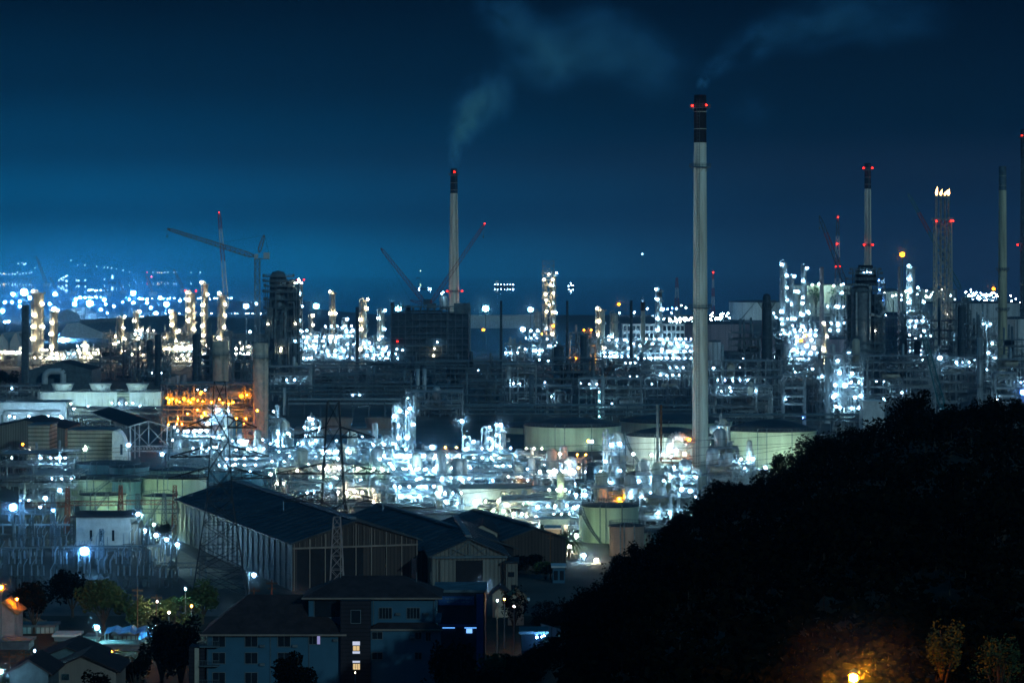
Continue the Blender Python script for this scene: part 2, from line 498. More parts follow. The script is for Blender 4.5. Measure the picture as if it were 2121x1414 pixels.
def column(px, w_px, ytop, d, label, nl=6, tone='clad', cat='distillation column', plats=5, dome=True, group=None, kind='white', side=1,
           cap=None, redtop=False, zbase=0, lrpx=2.6, power=None, riser=True, name='distillation_column', lpts=None):
    x = X(px, d); r = w_px * d / F / 2; H = Z(ytop, d) - zbase
    rng = random.Random(int(px * 3 + ytop))
    T = thing(name, label, cat, (x, d + r, zbase), group)
    m = M[tone]
    sk = 1.25
    prof = [(r * sk, 0), (r * 1.0, min(4, H * .1)), (r, H - r * .5)]
    prof += [(r * .92, H - r * .25), (r * .6, H - r * .06), (.01, H)] if dome else [(r, H), (r * .85, H), (r * .85, H - 1)]
    MB().lathe(0, 0, prof, 20).build('shell', m, T, True)
    fm = M['steel'] if tone not in ('dkstack', 'dsteel') else M['dsteel']
    t = .07 * max(1, d / 1200)
    zs = [H * (i + 1) / plats * rng.uniform(.95, 1.0) for i in range(plats)]
    for i, z in enumerate(zs):
        mb = MB(); full = i == plats - 1 or rng.random() < .3
        a0 = rng.uniform(0, 6.28) if not full else 0
        ring(mb, 0, 0, r * .95, r + 1.3, min(z, H - .8), 14, t=t, a0=a0 if full else -pi * .85, a1=(a0 + 2 * pi) if full else pi * .15)
        mb.build('platform', fm, T)
    if plats:
        mb = MB(); ladder(mb, side * r * .6, -r - .5, 0, H, t=t, dz=2.2); mb.build('ladder', fm, T)
    if riser:
        rr_ = max(.3, r * .16)
        MB().path([(-side * (r + .9), -r * .3, 2), (-side * (r + .9), -r * .3, H + 1), (-side * r * .2, 0, H + 1.8), (0, 0, H - .3)], rr_, 8).build('overhead_pipe', M['pipe'] if tone not in ('dkstack', 'dsteel') else M['dpipe'], T, True)
    if cap: MB().lathe(0, 0, [(r * 1.03, H - cap), (r * 1.03, H + .2)], 20).build('dark_band', M['black'], T, True)
    for i in range(nl):
        z = zs[i % max(1, len(zs))] + 2.2 if plats else H * (i + 1) / nl
        s = rng.choice((-1, 1))
        lamp(T, (s * (r + 1.0) * rng.uniform(.5, 1), -(r + .6), min(z, H + 2)), d, lrpx * rng.choice((.7, 1, 1.25)), kind, power)
    if lpts: lamps_px(T, lpts, d - .8, kind, lrpx, power)
    if redtop:
        for s in (-1, 1): lamp(T, (s * (r + 1), -r, H + 1.5), d, 2.2, 'red', 40, 'beacon')
    return T
def chimney(px, wt, wb, ytop, d, label, band_px, bands=None, plats=(), beacons=(), tone='chim', group=None, base_w=None, ldx=-.35, rung=True, zb=0, brace=True, npt=28):
    """tall tapering stack: shaft, dark upper band, galleries, ladder and beacons"""
    x = X(px, d); rt = wt * d / F / 2; rb = wb * d / F / 2; H = Z(ytop, d) - zb
    T = thing('chimney', label, 'chimney', (x, d + rb, zb), group)
    zt = H - band_px * d / F
    rz_ = lambda z: rb + (rt - rb) * z / H
    prof = [(rb, 0)] + [(rz_(zt * i / 12), zt * i / 12) for i in range(1, 13)]
    sh_ = MB().lathe(0, 0, prof, npt)
    MB().lathe(0, 0, [(rz_(zt) + .02, zt), (rt + .02, H), (rt * .8, H), (rt * .8, H - 2)], npt).build('dark_top_band', M['black'] if tone != 'chimb' else M['dsteel'], T, True)
    t = .06 * max(1, d / 1000)
    mb = sh_
    n = int(H / 6)
    for i in range(1, n): 
        z = H * i / n; r = rz_(z)
        mb.lathe(0, 0, [(r, z), (r + .09, z + .03), (r + .09, z + .2), (r, z + .23)], npt)
    mb.build('shaft', M[tone], T, True)
    for y in plats:
        z = Z(y, d) - zb; r = rz_(z)
        mb = MB(); ring(mb, 0, 0, r, r + 1.5, z, 18, t=t * 1.3)
        for k in range(9):
            a = 2 * pi * k / 9
            mb.tube((r * cos(a), r * sin(a), z - 1.6), ((r + 1.4) * cos(a), (r + 1.4) * sin(a), z - .2), t)
        mb.build('gallery', M['dsteel'], T)
    if rung:
        mb = MB(); sx = ldx
        z = 0
        while z < H - 2:
            z2 = min(z + 6, H - 1); r0, r1 = rz_(z), rz_(z2)
            for w_ in (-.45, .45):
                mb.tube((sx * r0 + w_, -math.sqrt(max(0, 1 - sx * sx)) * r0 - .35, z), (sx * r1 + w_, -math.sqrt(max(0, 1 - sx * sx)) * r1 - .35, z2), t)
            for k in range(5):
                zz = z + (z2 - z) * k / 5; r = rz_(zz); yy = -math.sqrt(max(0, 1 - sx * sx)) * r
                mb.path([(sx * r - .45, yy - .3, zz), (sx * r - .5, yy - 1.0, zz), (sx * r + .5, yy - 1.0, zz), (sx * r + .45, yy - .3, zz)], t * .8, 4)
            z = z2
        mb.build('caged_ladder', M['dsteel'], T)
    for (bx, by) in beacons:
        lamp(T, (X(bx, d) - x, -rt * .6 - 1.6, Z(by, d) - zb), d, 2.6, 'red', 90 if d < 1500 else 70, 'beacon')
    return T
def tank(pc, wpx, ytop, d, label, tone='gtank', roof_px=8, stair=True, zb=0, group=None, cat='storage tank', pipes=True, roofm='troof', stair_flip=1, rim=True, name='storage_tank', n=64, a_st=-2.2):
    """px centre, width in px, row of wall top, distance of the NEAR wall"""
    r = wpx * d / F / 2 / (1 - wpx / F / 2)
    dc = d + r
    x = X(pc, dc); H = Z(ytop, d) - zb
    T = thing(name, label, cat, (x, dc, zb), group)
    MB().lathe(0, 0, [(r, 0), (r, H)], n).build('shell', M[tone], T, True)
    rh = roof_px * dc / F
    mb = MB().lathe(0, 0, [(r + .15, H - .25), (r + .15, H + .02), (r * .66, H + rh * .55), (r * .33, H + rh * .9), (.01, H + rh)], n)
    mb.build('roof', M[roofm], T, True)
    t = .06 * max(1, d / 1000)
    mb = MB()
    for k in range(n):
        a, b = 2*pi*k/n, 2*pi*(k+1)/n
        p = (r*cos(a), r*sin(a)); q = (r*cos(b), r*sin(b))
        mb.tube((*p, H + 1.1), (*q, H + 1.1), t); mb.tube((*p, H), (*p, H + 1.1), t)
    mb.build('roof_railing', M['dsteel'], T)
    mb = MB()
    for zz in (H * .97, ): mb.lathe(0, 0, [(r + .02, zz - .2), (r + .4, zz - .15), (r + .4, zz + .05), (r + .02, zz + .1)], n)
    for k in range(1, 5):
        mb.lathe(0, 0, [(r + .001, H * k / 6), (r + .05, H * k / 6 + .02), (r + .05, H * k / 6 + .14), (r, H * k / 6 + .16)], n)
    mb.build('stiffening_ring', M[tone], T)
    if stair:
        mb = MB(); k0 = a_st; N = 26; span = .95 * stair_flip * min(1.0, 22 / r)
        pr = None
        for k in range(N + 1):
            a = k0 + span * k / N; z = H * k / N
            p0 = ((r + .15)*cos(a), (r + .15)*sin(a), z); p1 = ((r + 1.3)*cos(a), (r + 1.3)*sin(a), z)
            mb.tube(p0, p1, .14)
            if pr:
                for pa, pb in zip(pr, (p0, p1)): mb.tube(pa, pb, .14)
                mb.tube((pr[1][0], pr[1][1], pr[1][2] + 1.1), (p1[0], p1[1], p1[2] + 1.1), t)
                mb.tube(p1, (p1[0], p1[1], p1[2] + 1.1), t)
            pr = (p0, p1)
        mb.build('spiral_stair', M['dsteel'], T)
    if pipes:
        mb = MB()
        for a in (-1.75, -1.2, -1.95):
            mb.path([((r + .4)*cos(a), (r + .4)*sin(a), 0), ((r + .4)*cos(a), (r + .4)*sin(a), H + .6), ((r - 1)*cos(a), (r - 1)*sin(a), H + .9)], .16, 6)
        mb.build('feed_pipe', M['dpipe'], T)
    return T
def lattice_boom(mb, p, q, w0, w1, seg, t, e0=True, e1=True):
    """square lattice boom between two points"""
    p = Vector(p); q = Vector(q); d = (q - p); L = d.length; d.normalize()
    a = Vector((0, 1, 0)); u = d.cross(a).normalized(); v_ = u.cross(d).normalized()
    n = max(2, int(L / seg)); prev = None
    for i in range(n + 1):
        k = i / n; c = p + (q - p) * k
        w_ = w0 + (w1 - w0) * k
        if e0 and k < .08: w_ *= .35 + k / .08 * .65
        if e1 and k > .94: w_ *= .35 + (1 - k) / .06 * .65
        cs = [c + u * (sx * w_ / 2) + v_ * (sy * w_ / 2) for sx, sy in ((-1, -1), (1, -1), (1, 1), (-1, 1))]
        if prev:
            for j in range(4):
                mb.tube(prev[j], cs[j], t)
                mb.tube(prev[j], cs[(j + 1) % 4], t * .6)
                mb.tube(cs[j], cs[(j + 1) % 4], t * .5)
        prev = cs
def lattice_mast(mb, x, y, z0, z1, w0, w1, seg, t, xb=True):
    n = max(2, int((z1 - z0) / seg)); prev = None
    for i in range(n + 1):
        k = i / n; z = z0 + (z1 - z0) * k; w_ = (w0 + (w1 - w0) * k) / 2
        cs = [(x - w_, y - w_, z), (x + w_, y - w_, z), (x + w_, y + w_, z), (x - w_, y + w_, z)]
        if prev:
            for j in range(4):
                mb.tube(prev[j], cs[j], t)
                j2 = (j + 1) % 4
                mb.tube(prev[j], cs[j2], t * .6)
                if xb: mb.tube(prev[j2], cs[j], t * .6)
                mb.tube(cs[j], cs[j2], t * .6)
        prev = cs
def pole_lamp(px, ylamp, d, label, kind='white', rpx=3.0, arm=0, zb=0, group=None, power=None, name='street_lamp', cat='street lamp', t=.11, head=True):
    x = X(px, d); H = Z(ylamp, d) - zb
    T = thing(name, label, cat, (x, d, zb), group)
    MB().tube((-arm, 0, 0), (-arm, 0, H + (.4 if arm else -.3)), t * 1.4, 8, t).build('pole', M['msteel'], T, True)
    if arm:
        MB().path([(-arm, 0, H + .3), (-arm * .5, 0, H + .7), (0, 0, H + .45)], t * .6, 6).build('arm', M['msteel'], T)
    if head and d < 1300:
        MB().lathe(0, 0, [(.01, H + rpx*d/F*1.0 + .25), (rpx*d/F*.8, H + rpx*d/F*1.0 + .05), (rpx*d/F*.8, H + rpx*d/F*.9)], 12).build('lamp_cap', M['msteel'], T)
    lamp(T, (0, 0, H), d, rpx, kind, power)
    return T
def base_building(name, label, cat, px0, px1, ytop, ybot, d, depth, wall, roof=None, gable=0, zb=0, rz=0, group=None, over=.4, win=None):
    """box building with optional gable (ridge along depth) and window grid"""
    x0, x1 = X(px0, d), X(px1, d); W = x1 - x0; H = Z(ytop, d) - zb
    T = thing(name, label, cat, ((x0 + x1) / 2, d, zb), group, rz)
    mb = MB()
    if gable:
        k = len(mb.v)
        mb.v += [(-W/2,0,0),(W/2,0,0),(W/2,0,H),(0,0,H+gable),(-W/2,0,H),(-W/2,depth,0),(W/2,depth,0),(W/2,depth,H),(0,depth,H+gable),(-W/2,depth,H)]
        mb.f += [(0,1,2,3,4),(9,8,7,6,5),(1,6,7,2),(5,0,4,9)]
        mb.build('wall', M[wall], T)
        rb = MB(); o = over
        for s in (-1, 1):
            a = (s*(W/2+o), -o, H - gable*o/(W/2) + .05); b = (0, -o, H+gable + .05); c = (0, depth+o, H+gable + .05); e = (s*(W/2+o), depth+o, H - gable*o/(W/2) + .05)
            up = .25
            q = [a, b, c, e]; q2 = [(p[0], p[1], p[2]+up) for p in q]
            rb.poly(q); rb.poly(q2[::-1])
            for i in range(4): rb.poly([q[i], q[(i+1)%4], q2[(i+1)%4], q2[i]])
        rb.build('roof', M[roof or 'roof'], T)
    else:
        mb.box(-W/2, 0, 0, W/2, depth, H); mb.build('wall', M[wall], T)
        MB().box(-W/2-over, -over, H + .003, W/2+over, depth+over, H+.45).build('roof', M[roof or 'roof'], T)
    if win:
        nx, nz, lit_ = win
        for j in range(nz):
            for i in range(nx):
                cx = -W/2 + W*(i+.5)/nx; cz = H*(j+.5)/nz; ww = W/nx*.33; hh = H/nz*.3
                f = MB().box(cx-ww, -.12, cz-hh, cx+ww, -.003, cz+hh).build('window', M['glass'] if not lit_ else emis('lit_window', (.8, .9, 1), 1.2), T)
    return T
# ================================================================== SETTING
def lerp_tab(tab, v):
    if v <= tab[0][0]: return tab[0][1]
    for (a, b), (c, e) in zip(tab, tab[1:]):
        if v <= c:
            k = (v - a) / (c - a); return b + (e - b) * k
    return tab[-1][1]
BASE = [(0, 68), (150, 52), (300, 32), (380, 20), (450, 11), (550, 4), (650, 0)]
RIDGE = [(-14, 11), (0, 14), (12, 23), (22, 31.5), (32, 39.5), (40, 42), (49, 47.2), (60, 51.2), (68, 52.6), (82, 53), (140, 54)]
def terr(x, y):
    b = lerp_tab(BASE, y)
    r = lerp_tab(RIDGE, x * 450 / max(200, y) if y < 450 else x)
    wy = lerp_tab([(150, 0), (300, .5), (430, 1), (470, 1), (610, 0)], y)
    z = b + max(0, r - 11) * wy
    if 60 < y < 660: z += 1.1 * mnoise.noise(Vector((x * .03, y * .03, 0))) * min(1, (660 - y) / 100)
    return z
xs = [-6000, -2500, -1200, -600, -300] + [-200 + 5 * i for i in range(81)] + [300, 600, 1200, 2500, 6000]
ys = [-120, 0, 60] + [100 + 8 * i for i in range(70)] + [660, 900, 1500, 2500, 4400]
mb = MB()
for y in ys:
    for x in xs: mb.v.append((x, y, terr(x, y)))
nxs = len(xs)
for j in range(len(ys) - 1):
    for i in range(nxs - 1):
        mb.f.append((j*nxs+i, j*nxs+i+1, (j+1)*nxs+i+1, (j+1)*nxs+i))
g_ = mb.build('ground', M['grass'], None, True); g_.data.materials.append(M['ground'])
for p in g_.data.polygons:
    if p.center.y > 640: p.material_index = 1
props(g_, None, None, None, 'structure')
mb = MB(); mb.poly([(-9000, 4390, -1.5), (9000, 4390, -1.5), (9000, 16000, -1.5), (-9000, 16000, -1.5)])
props(mb.build('sea', M['sea']), None, None, None, 'structure')
def sheet(name, pts, m, dz=.02):
    mb = MB(); mb.poly([(x, y, (0 if y > 650 else terr(x, y)) + dz) for x, y in pts])
    return props(mb.build(name, M[m]), None, None, None, 'structure')
mb = MB(); mb.poly([(-6000, 4400, 0), (-200, 4400, 0), (-330, 4900, 0), (-420, 6000, 0), (-6000, 6000, 0)]); mb.poly([(350, 4400, 0), (6000, 4400, 0), (6000, 5600, 0), (620, 5600, 0)])
props(mb.build('land', M['ground']), None, None, None, 'structure')
# road in front of the warehouses and gravel yard beside the long hall
sheet('road', [(-60, 652), (60, 652), (60, 668), (-60, 666)], 'road', .06)
sheet('gravel_yard', [(-101, 765), (-88, 765), (-72, 735), (-82, 728)], 'track', .05)
sheet('gravel_path', [(-122, 870), (-114, 870), (-66, 700), (-78, 700)], 'track', .03)
sheet('coast_road', [(-1300, 4550), (-250, 4550), (-250, 4590), (-1300, 4590)], 'track', .4)
# ================================================================== CHIMNEYS
c = chimney(1451.5, 25, 35, 196, 1005, 'tallest weathered white chimney with dark top, standing before the green tanks', 99,
        plats=(222, 637, 345), beacons=((1434, 219), (1463, 218)), ldx=-.38, npt=40)
chimney(940, 13.5, 26, 349, 2450, 'slim white chimney with black top and steam plume, rising behind the scaffolded block', 51,
        plats=(362, 604), beacons=((941, 356), (926, 603), (941, 602), (957, 603)), ldx=.62)
chimney(1798.5, 13, 18, 338, 2500, 'narrow chimney with dark top and four red beacons, behind the dark reactor tower', 53,
        plats=(350, 508), beacons=((1789, 348), (1807, 348), (1790, 507), (1808, 507)), ldx=.3)
chimney(2078.5, 15, 21, 344, 1780, 'plain yellowish concrete chimney without beacons near the right edge', 50, plats=(558, 641), tone='chimb', rung=False)
chimney(2122, 13, 17, 268, 2300, 'dark chimney cut by the right picture edge, with red beacon', 60, plats=(285, 505), beacons=((2117, 281), (2108, 507)), tone='dkstack')
# ================================================================== FLARE STACK
def flare():
    d = 1950; x = X(1955, d)
    T = thing('flare_stack', 'tall square lattice flare stack with four burning flames and red beacons', 'flare stack', (x, d + 5, 0))
    H = Z(405, d); hw = 17 * d / F; z1 = Z(455, d)
    mb = MB(); lattice_mast(mb, 0, 0, 0, z1, hw * 2.1, hw * 1.9, 8, .42); mb.build('lattice_frame', M['ivory'], T)
    mb = MB(); mb.box(-hw - 1.5, -hw - 1.5, z1 - .3, hw + 1.5, hw + 1.5, z1)
    rail(mb, [(-hw-1.5, -hw-1.5), (hw+1.5, -hw-1.5), (hw+1.5, hw+1.5), (-hw-1.5, hw+1.5), (-hw-1.5, -hw-1.5)], z1, t=.12, step=2); mb.build('top_platform', M['steel'], T)
    for i, (px, lean, fh) in enumerate(((1942, .8, 6.2), (1951, 1.1, 4.4), (1959.5, 3.0, 4.2), (1967, .6, 4.6))):
        lx = X(px, d) - x
        MB().lathe(lx, 0, [(.85, 0), (.85, H - 2), (1.05, H - 1.8), (1.05, H)], 10).build('flare_pipe', M['pipe'], T, True)
        f = MB(); pr = [(.45, 0), (.9, .25), (.75, .5), (.4, .75), (.01, 1)]
        k0 = len(f.v)
        for r, k in pr:
            for j in range(8):
                a = 2*pi*j/8
                f.v.append((lx + r*cos(a) + lean * k * k, r*sin(a), H + .2 + fh * k))
        for q in range(4):
            for j in range(8):
                f.f.append((q*8+j, q*8+(j+1)%8, (q+1)*8+(j+1)%8, (q+1)*8+j))
        f.build('flame', emis('flame', (1, .52, .16), 14), T, True)
    for px, row in ((1950, 600), (1962, 650)): lamp(T, (X(px, d) - x, -hw - 1, Z(row, d)), d, .7, 'warm', 60)  # faint warm lamps added to light the lattice
    for px in (1939, 1969, 1973): lamp(T, (X(px, d) - x, -hw - 2, Z(458, d)), d, 2.0, 'red', 160, 'beacon')
flare()

# ================================================================== FAR SHORE, SHIPS, PIERS
def ship(px, row, d, w_px, lights, label, kind='white'):
    x = X(px, d); L = w_px * d / F
    T = thing('cargo_ship', label, 'ship', (x, d, -1.5))
    hb = L / 9
    mb = MB(); n = len(mb.v)
    for zz, e in ((0, .92), (hb, 1.0)):
        for a, b in ((-.5, 0), (-.42, -.5), (.38, -.5), (.5, 0), (.38, .5), (-.42, .5)):
            mb.v.append((a * L * e, b * L / 6.5, zz))
    mb.f += [tuple(range(n, n+6)), tuple(range(n+11, n+5, -1))] + [(n+i, n+(i+1) % 6, n+6+(i+1) % 6, n+6+i) for i in range(6)]
    mb.build('hull', M['dkstack'], T)
    MB().box(-L*.42, -L*.06, hb, -L*.28, L*.06, hb * 2.6).build('deckhouse', M['white'], T)
    MB().tube((L*.2, 0, hb), (L*.2, 0, hb * 2.4), L * .008).build('mast', M['msteel'], T)
    for (lx, row2, rp) in lights:
        lamp(T, (X(lx, d) - x, -L * .08, max(hb, Z(row2, d) + 1.5)), d, rp, kind, 700)
ship(131, 577, 11500, 26, [(122, 580, 2.3), (127, 577, 2), (132, 575, 2.4), (137, 572, 3.2), (139, 571, 2.6), (138, 582, 3.2), (130, 580, 2.2)], 'brightest anchored ship with clustered lamps, leftmost of the far ships')
ship(169, 580, 11500, 24, [(163, 581, 2.8), (177, 580, 2.2), (158, 580, 1.3)], 'dim anchored ship with two lamps between two brighter ships')
ship(232, 575, 11800, 18, [(233, 571, 2.4), (233, 575, 3.4), (217, 579, 1.3)], 'anchored ship with one large white lamp above its reflection')
ship(196, 601, 7600, 34, [(184, 601, 2.6), (189, 600, 3), (198, 602, 3), (201, 601, 2.8), (209, 601, 2.8), (193, 600, 2)], 'nearer ship with a row of white lamps, below the far ships on the left')
ship(1184, 590, 9500, 14, [(1178, 592, 2), (1183, 590, 2.2), (1187, 591, 1.8), (1182, 586, 1.2)], 'small lit ship alone beside the tall lattice coker tower')
ship(1045, 591, 9800, 44, [(1025, 592, 1.6), (1031, 591, 1.6), (1038, 591, 1.2), (1045, 591, 1.2), (1051, 591, 1.3), (1057, 591, 1.6), (1063, 590, 2.2)], 'long low ship with a string of lamps right of the steaming chimney')
ship(875, 603, 9000, 16, [(868, 604, 1.6), (888, 598, 2), (892, 604, 1.4)], 'small ship with slanting lamps just left of the steaming chimney')
ship(866, 562, 15600, 8, [(871, 561, 1.3)], 'tiny far ship showing one greenish lamp above the crossing cranes', 'green')
def pier(y0, pts, label, z=4, d=None):
    d = d or 9000
    T = thing('pier', label, 'pier', (X(pts[0][0], d), d, -1.5))
    xa, xb = 0, X(pts[-1][0], d) - X(pts[0][0], d)
    MB().box(xa - 5, 0, z - 1, xb + 5, 14, z).build('deck', M['conc'], T)
    mb = MB()
    k = xa
    while k < xb: mb.tube((k, 7, 0), (k, 7, z - 1), 1.4); k += 30
    mb.build('piles', M['conc'], T)
    for p in pts:
        lamp(T, (X(p[0], d) - X(pts[0][0], d), -1, Z(p[1], d) + 1.5), d, p[2] if len(p) > 2 else 1.6, p[3] if len(p) > 3 else 'white', 500)
pier(0, [(1, 566), (4, 568), (8, 567, 2.6, 'warm'), (12, 568), (18, 568), (26, 567, 2.2), (31, 568, 2.2), (36, 564, 1.8), (41, 568), (48, 566, 2), (54, 566), (61, 566), (65, 564)], 'distant shore jetty with a dense warm row of lamps at the left edge', d=14500, z=5)
pier(0, [(147, 539, 1.8), (161, 549, 1.2), (176, 549), (200, 552, 1.7), (216, 554, 1.2), (223, 554, 1.8), (231, 555, 1.7), (241, 556, 1.2), (255, 560, 1.8), (268, 564)], 'far breakwater with a sloping string of small lamps', d=15000)
pier(0, [(305, 564, 1.6, 'red'), (317, 564), (326, 565, 1.6, 'warm'), (330, 565, 1.6, 'warm'), (335, 565, 1.4, 'warm'), (341, 564), (348, 564), (360, 564, 1.6), (365, 564, 1.6), (396, 564, 1.3), (415, 564, 1.6)], 'far quay whose lamp row ends left of the tower crane', d=15500)
pier(0, [(38, 546, 1.3), (46, 544, 1.6), (50, 547, 2.8), (53, 546, 1.8), (72, 555, 1.6)], 'farthest hillside pier with a bright clustered lamp near left edge', d=15300)
# lone beacon on the far hill
T = thing('hilltop_beacon', 'lone white light high above the sea, left of the tallest chimney', 'beacon mast', (X(1330.5, 14800), 14800, 40))
MB().tube((0, 0, 0), (0, 0, Z(526, 14800) - 40), 1.2).build('mast', M['msteel'], T)
lamp(T, (0, -3, Z(526, 14800) - 40), 14800, 3.2, 'white', 900)
# harbour cranes in the haze
def hcrane(px, row, d, lean, bh, label):
    x = X(px, d); H = Z(row, d); mid = H * .38
    T = thing('harbour_crane', label, 'harbour crane', (x, d, 0), 'hazy harbour cranes behind the left storage area')
    mb = MB(); lattice_mast(mb, 0, 0, 0, mid, 13, 8, 9, .7); mb.build('tower', M['steel'], T)
    MB().box(-6, -4, mid, 8, 4, mid + 7).build('machine_house', M['white'], T)
    mb = MB(); lattice_boom(mb, (0, 0, mid + 6), (lean, 0, H), 5, 2, 9, .6); mb.build('jib', M['orange'], T)
    return T
hcrane(96, 531, 5400, -19, 0, 'largest hazy crane with steep jib near the left edge')
hcrane(118, 574, 5600, -14, 0, 'short hazy crane right of the largest steep-jib crane')
hcrane(69, 580, 5800, -7, 0, 'faint thin crane left of the largest steep-jib crane')
T = hcrane(316, 569, 5000, -12, 0, 'pale crane with red top light left of lit red-topped column')
lamp(T, (-1, -6, Z(573, 5000)), 5000, 1.6, 'red', 1500, 'beacon')
hcrane(380, 557, 5200, -18, 0, 'hazy crane with jib leaning left beside the lit red-topped column')
hcrane(222, 590, 5700, -9, 0, 'low hazy crane with reddish jib right of the nearer ship')
hcrane(255, 583, 6000, -9, 0, 'faintest hazy crane above the white storage roof')
hcrane(150, 588, 6000, -10, 0, 'slender faint crane below the dim anchored ship')

# high masts of the storage area on the left
MASTS = [(50, 605, 8.5), (27, 609, 4.2), (114, 609, 5), (41, 624, 3.2), (62, 617, 4.5), (10, 626, 2.6), (25, 626, 2.6), (41, 634, 3.2), (5, 644, 4.5), (103, 629, 3.4),
         (112, 640, 5.5), (14, 655, 2.8), (32, 655, 2.8), (65, 657, 4), (124, 651, 2.6), (141, 649, 3), (138, 661, 3.2), (155, 630, 5), (157, 620, 3.6), (166, 616, 3.2),
         (176, 616, 2.2), (188, 616, 2.2), (186, 628, 8.5), (216, 621, 4), (219, 630, 2.4), (236, 634, 3.2), (209, 641, 3.8), (222, 648, 2.2), (276, 607, 6), (268, 620, 2.6),
         (276, 627, 3.6), (294, 619, 3.2), (304, 620, 2.6), (312, 637, 3.4), (305, 627, 3.2), (332, 617, 3.2), (345, 630, 6.5), (323, 649, 5), (341, 651, 2), (373, 623, 3),
         (294, 656, 2.8), (167, 649, 3), (123, 664, 2.6), (130, 704, 6.5), (18, 666, 2), (10, 667, 1.6), (254, 626, 2.2), (288, 618, 2)]
for i, (px, row, rp) in enumerate(MASTS):
    d = 3900 + (i * 137) % 900 if row < 665 else 2900
    big = rp > 5
    pole_lamp(px, row, d, 'tall lamp mast with glaring floodlight over the hazy storage yard' if big else 'slender white lamp mast in the hazy storage yard beyond the columns',
              'ice' if i % 5 else 'white', rp * 1.05, group='big floodlight masts in the hazy yard' if big else 'lamp masts in the hazy yard', power=24000 * (rp / 4) ** 2, name='lamp_mast', cat='lamp mast', t=.5)
for px, row, rp, lab in ((510, 634, 7.5, 'left of the tower crane mast'), (655, 634, 8.5, 'above the white-lit column units'), (825, 639, 9, 'over the corner of the scaffolded block'),
                    (1006, 639, 9.5, 'right of the scaffolded block'), (1099, 641, 7.5, 'left of the lattice coker tower'), (531, 629, 3.4, 'beside the tower crane mast'),
                    (518, 687, 3.4, 'low behind the two pale concrete stacks')):
    pole_lamp(px, row, 2600, 'high mast with a glaring white floodlight ' + lab, 'white' if rp < 8 else 'cyan', rp, name='floodlight_mast', cat='floodlight mast', power=900, t=.3)
for px, row, rp, k in ((842-200, 640, 1.8, 'white'), (1205-0, 669, 3.4, 'orange'), (1001, 682, 4.6, 'orange'), (1083, 682, 6.5, 'cyan')):
    pass
pole_lamp(1001, 683, 2500, 'orange lamp on a pole over dark trees right of the scaffolded block', 'orange', 3.6, power=300)
pole_lamp(1083, 682, 2450, 'large glaring bluish lamp left of the coker tower base', 'white', 6.5, power=900, name='floodlight_mast', cat='floodlight mast')
# strings of tiny lamps right of the tall chimney (far tank farm)
def lampfield(label, rows, d, kind='white'):
    T = thing('lamp_row', label, 'lamp row', (X(rows[0][0], d), d, 0))
    mb = MB()
    for p in rows: mb.tube((X(p[0], d) - X(rows[0][0], d), .5, 0), (X(p[0], d) - X(rows[0][0], d), .5, Z(p[1], d)), .25)
    xs_ = [X(p[0], d) - X(rows[0][0], d) for p in rows]
    mb.box(min(xs_), .4, .5, max(xs_), .9, 1.2)
    mb.build('poles', M['steel'], T)
    lamps_px(T, rows, d, kind, 2.0, 900)
q = random.Random(12)
lampfield('row of tiny lamps left of the white far tank, beside the tall chimney', [(1470 + q.uniform(0, 42), 655 + q.uniform(-7, 9), 'white', q.uniform(1.2, 2.6)) for i in range(26)], 3900)
lampfield('row of tiny bluish lamps behind the office building', [(1372 + q.uniform(0, 68), 662 + q.uniform(-6, 8), q.choice(('white', 'warm', 'white')), q.uniform(1.2, 2.6)) for i in range(26)], 3600)
lampfield('row of tiny blue lamps left of the red-and-white mast', [(1383, 640, 'blue', 2.4), (1392, 638, 'blue', 2.2), (1401, 639, 'white', 2.6), (1411, 632, 'green', 1.6), (1421, 637, 'green', 2.6), (1391, 648, 'white', 1.4), (1341, 639, 'white', 2.4), (1314, 647, 'white', 3.0), (1283, 648, 'white', 2), (1352, 656, 'white', 3)], 4300)
lampfield('row of tiny lamps between flare stack and yellowish chimney', [(1985 + q.uniform(0, 85), 603 + q.uniform(-3, 24), 'white', q.uniform(1.2, 2.4)) for i in range(40)], 3700)
lampfield('row of tiny lamps right of the yellowish chimney', [(2092 + q.uniform(0, 28), 615 + q.uniform(-3, 14), 'white', q.uniform(1.2, 2.2)) for i in range(8)], 3700)
lampfield('row of tiny lamps behind the flare stack base', [(1830 + q.uniform(0, 150), 606 + q.uniform(-6, 20), q.choice(('white', 'green', 'white')), q.uniform(1.2, 2.2)) for i in range(26)], 3800)
lampfield('dense string of lamps along the coast road behind the columns', [(300 + i * 7.2 + q.uniform(-2, 2), 652 + q.uniform(-3, 3), 'white', q.uniform(1.2, 2.2)) for i in range(40)], 4500)
lampfield('faint string of lamps along the shore left of the crane', [(290 + i * 9 + q.uniform(-3, 3), 618 + q.uniform(-1, 1), 'white', q.uniform(1.0, 2.6)) for i in range(22)], 5600)

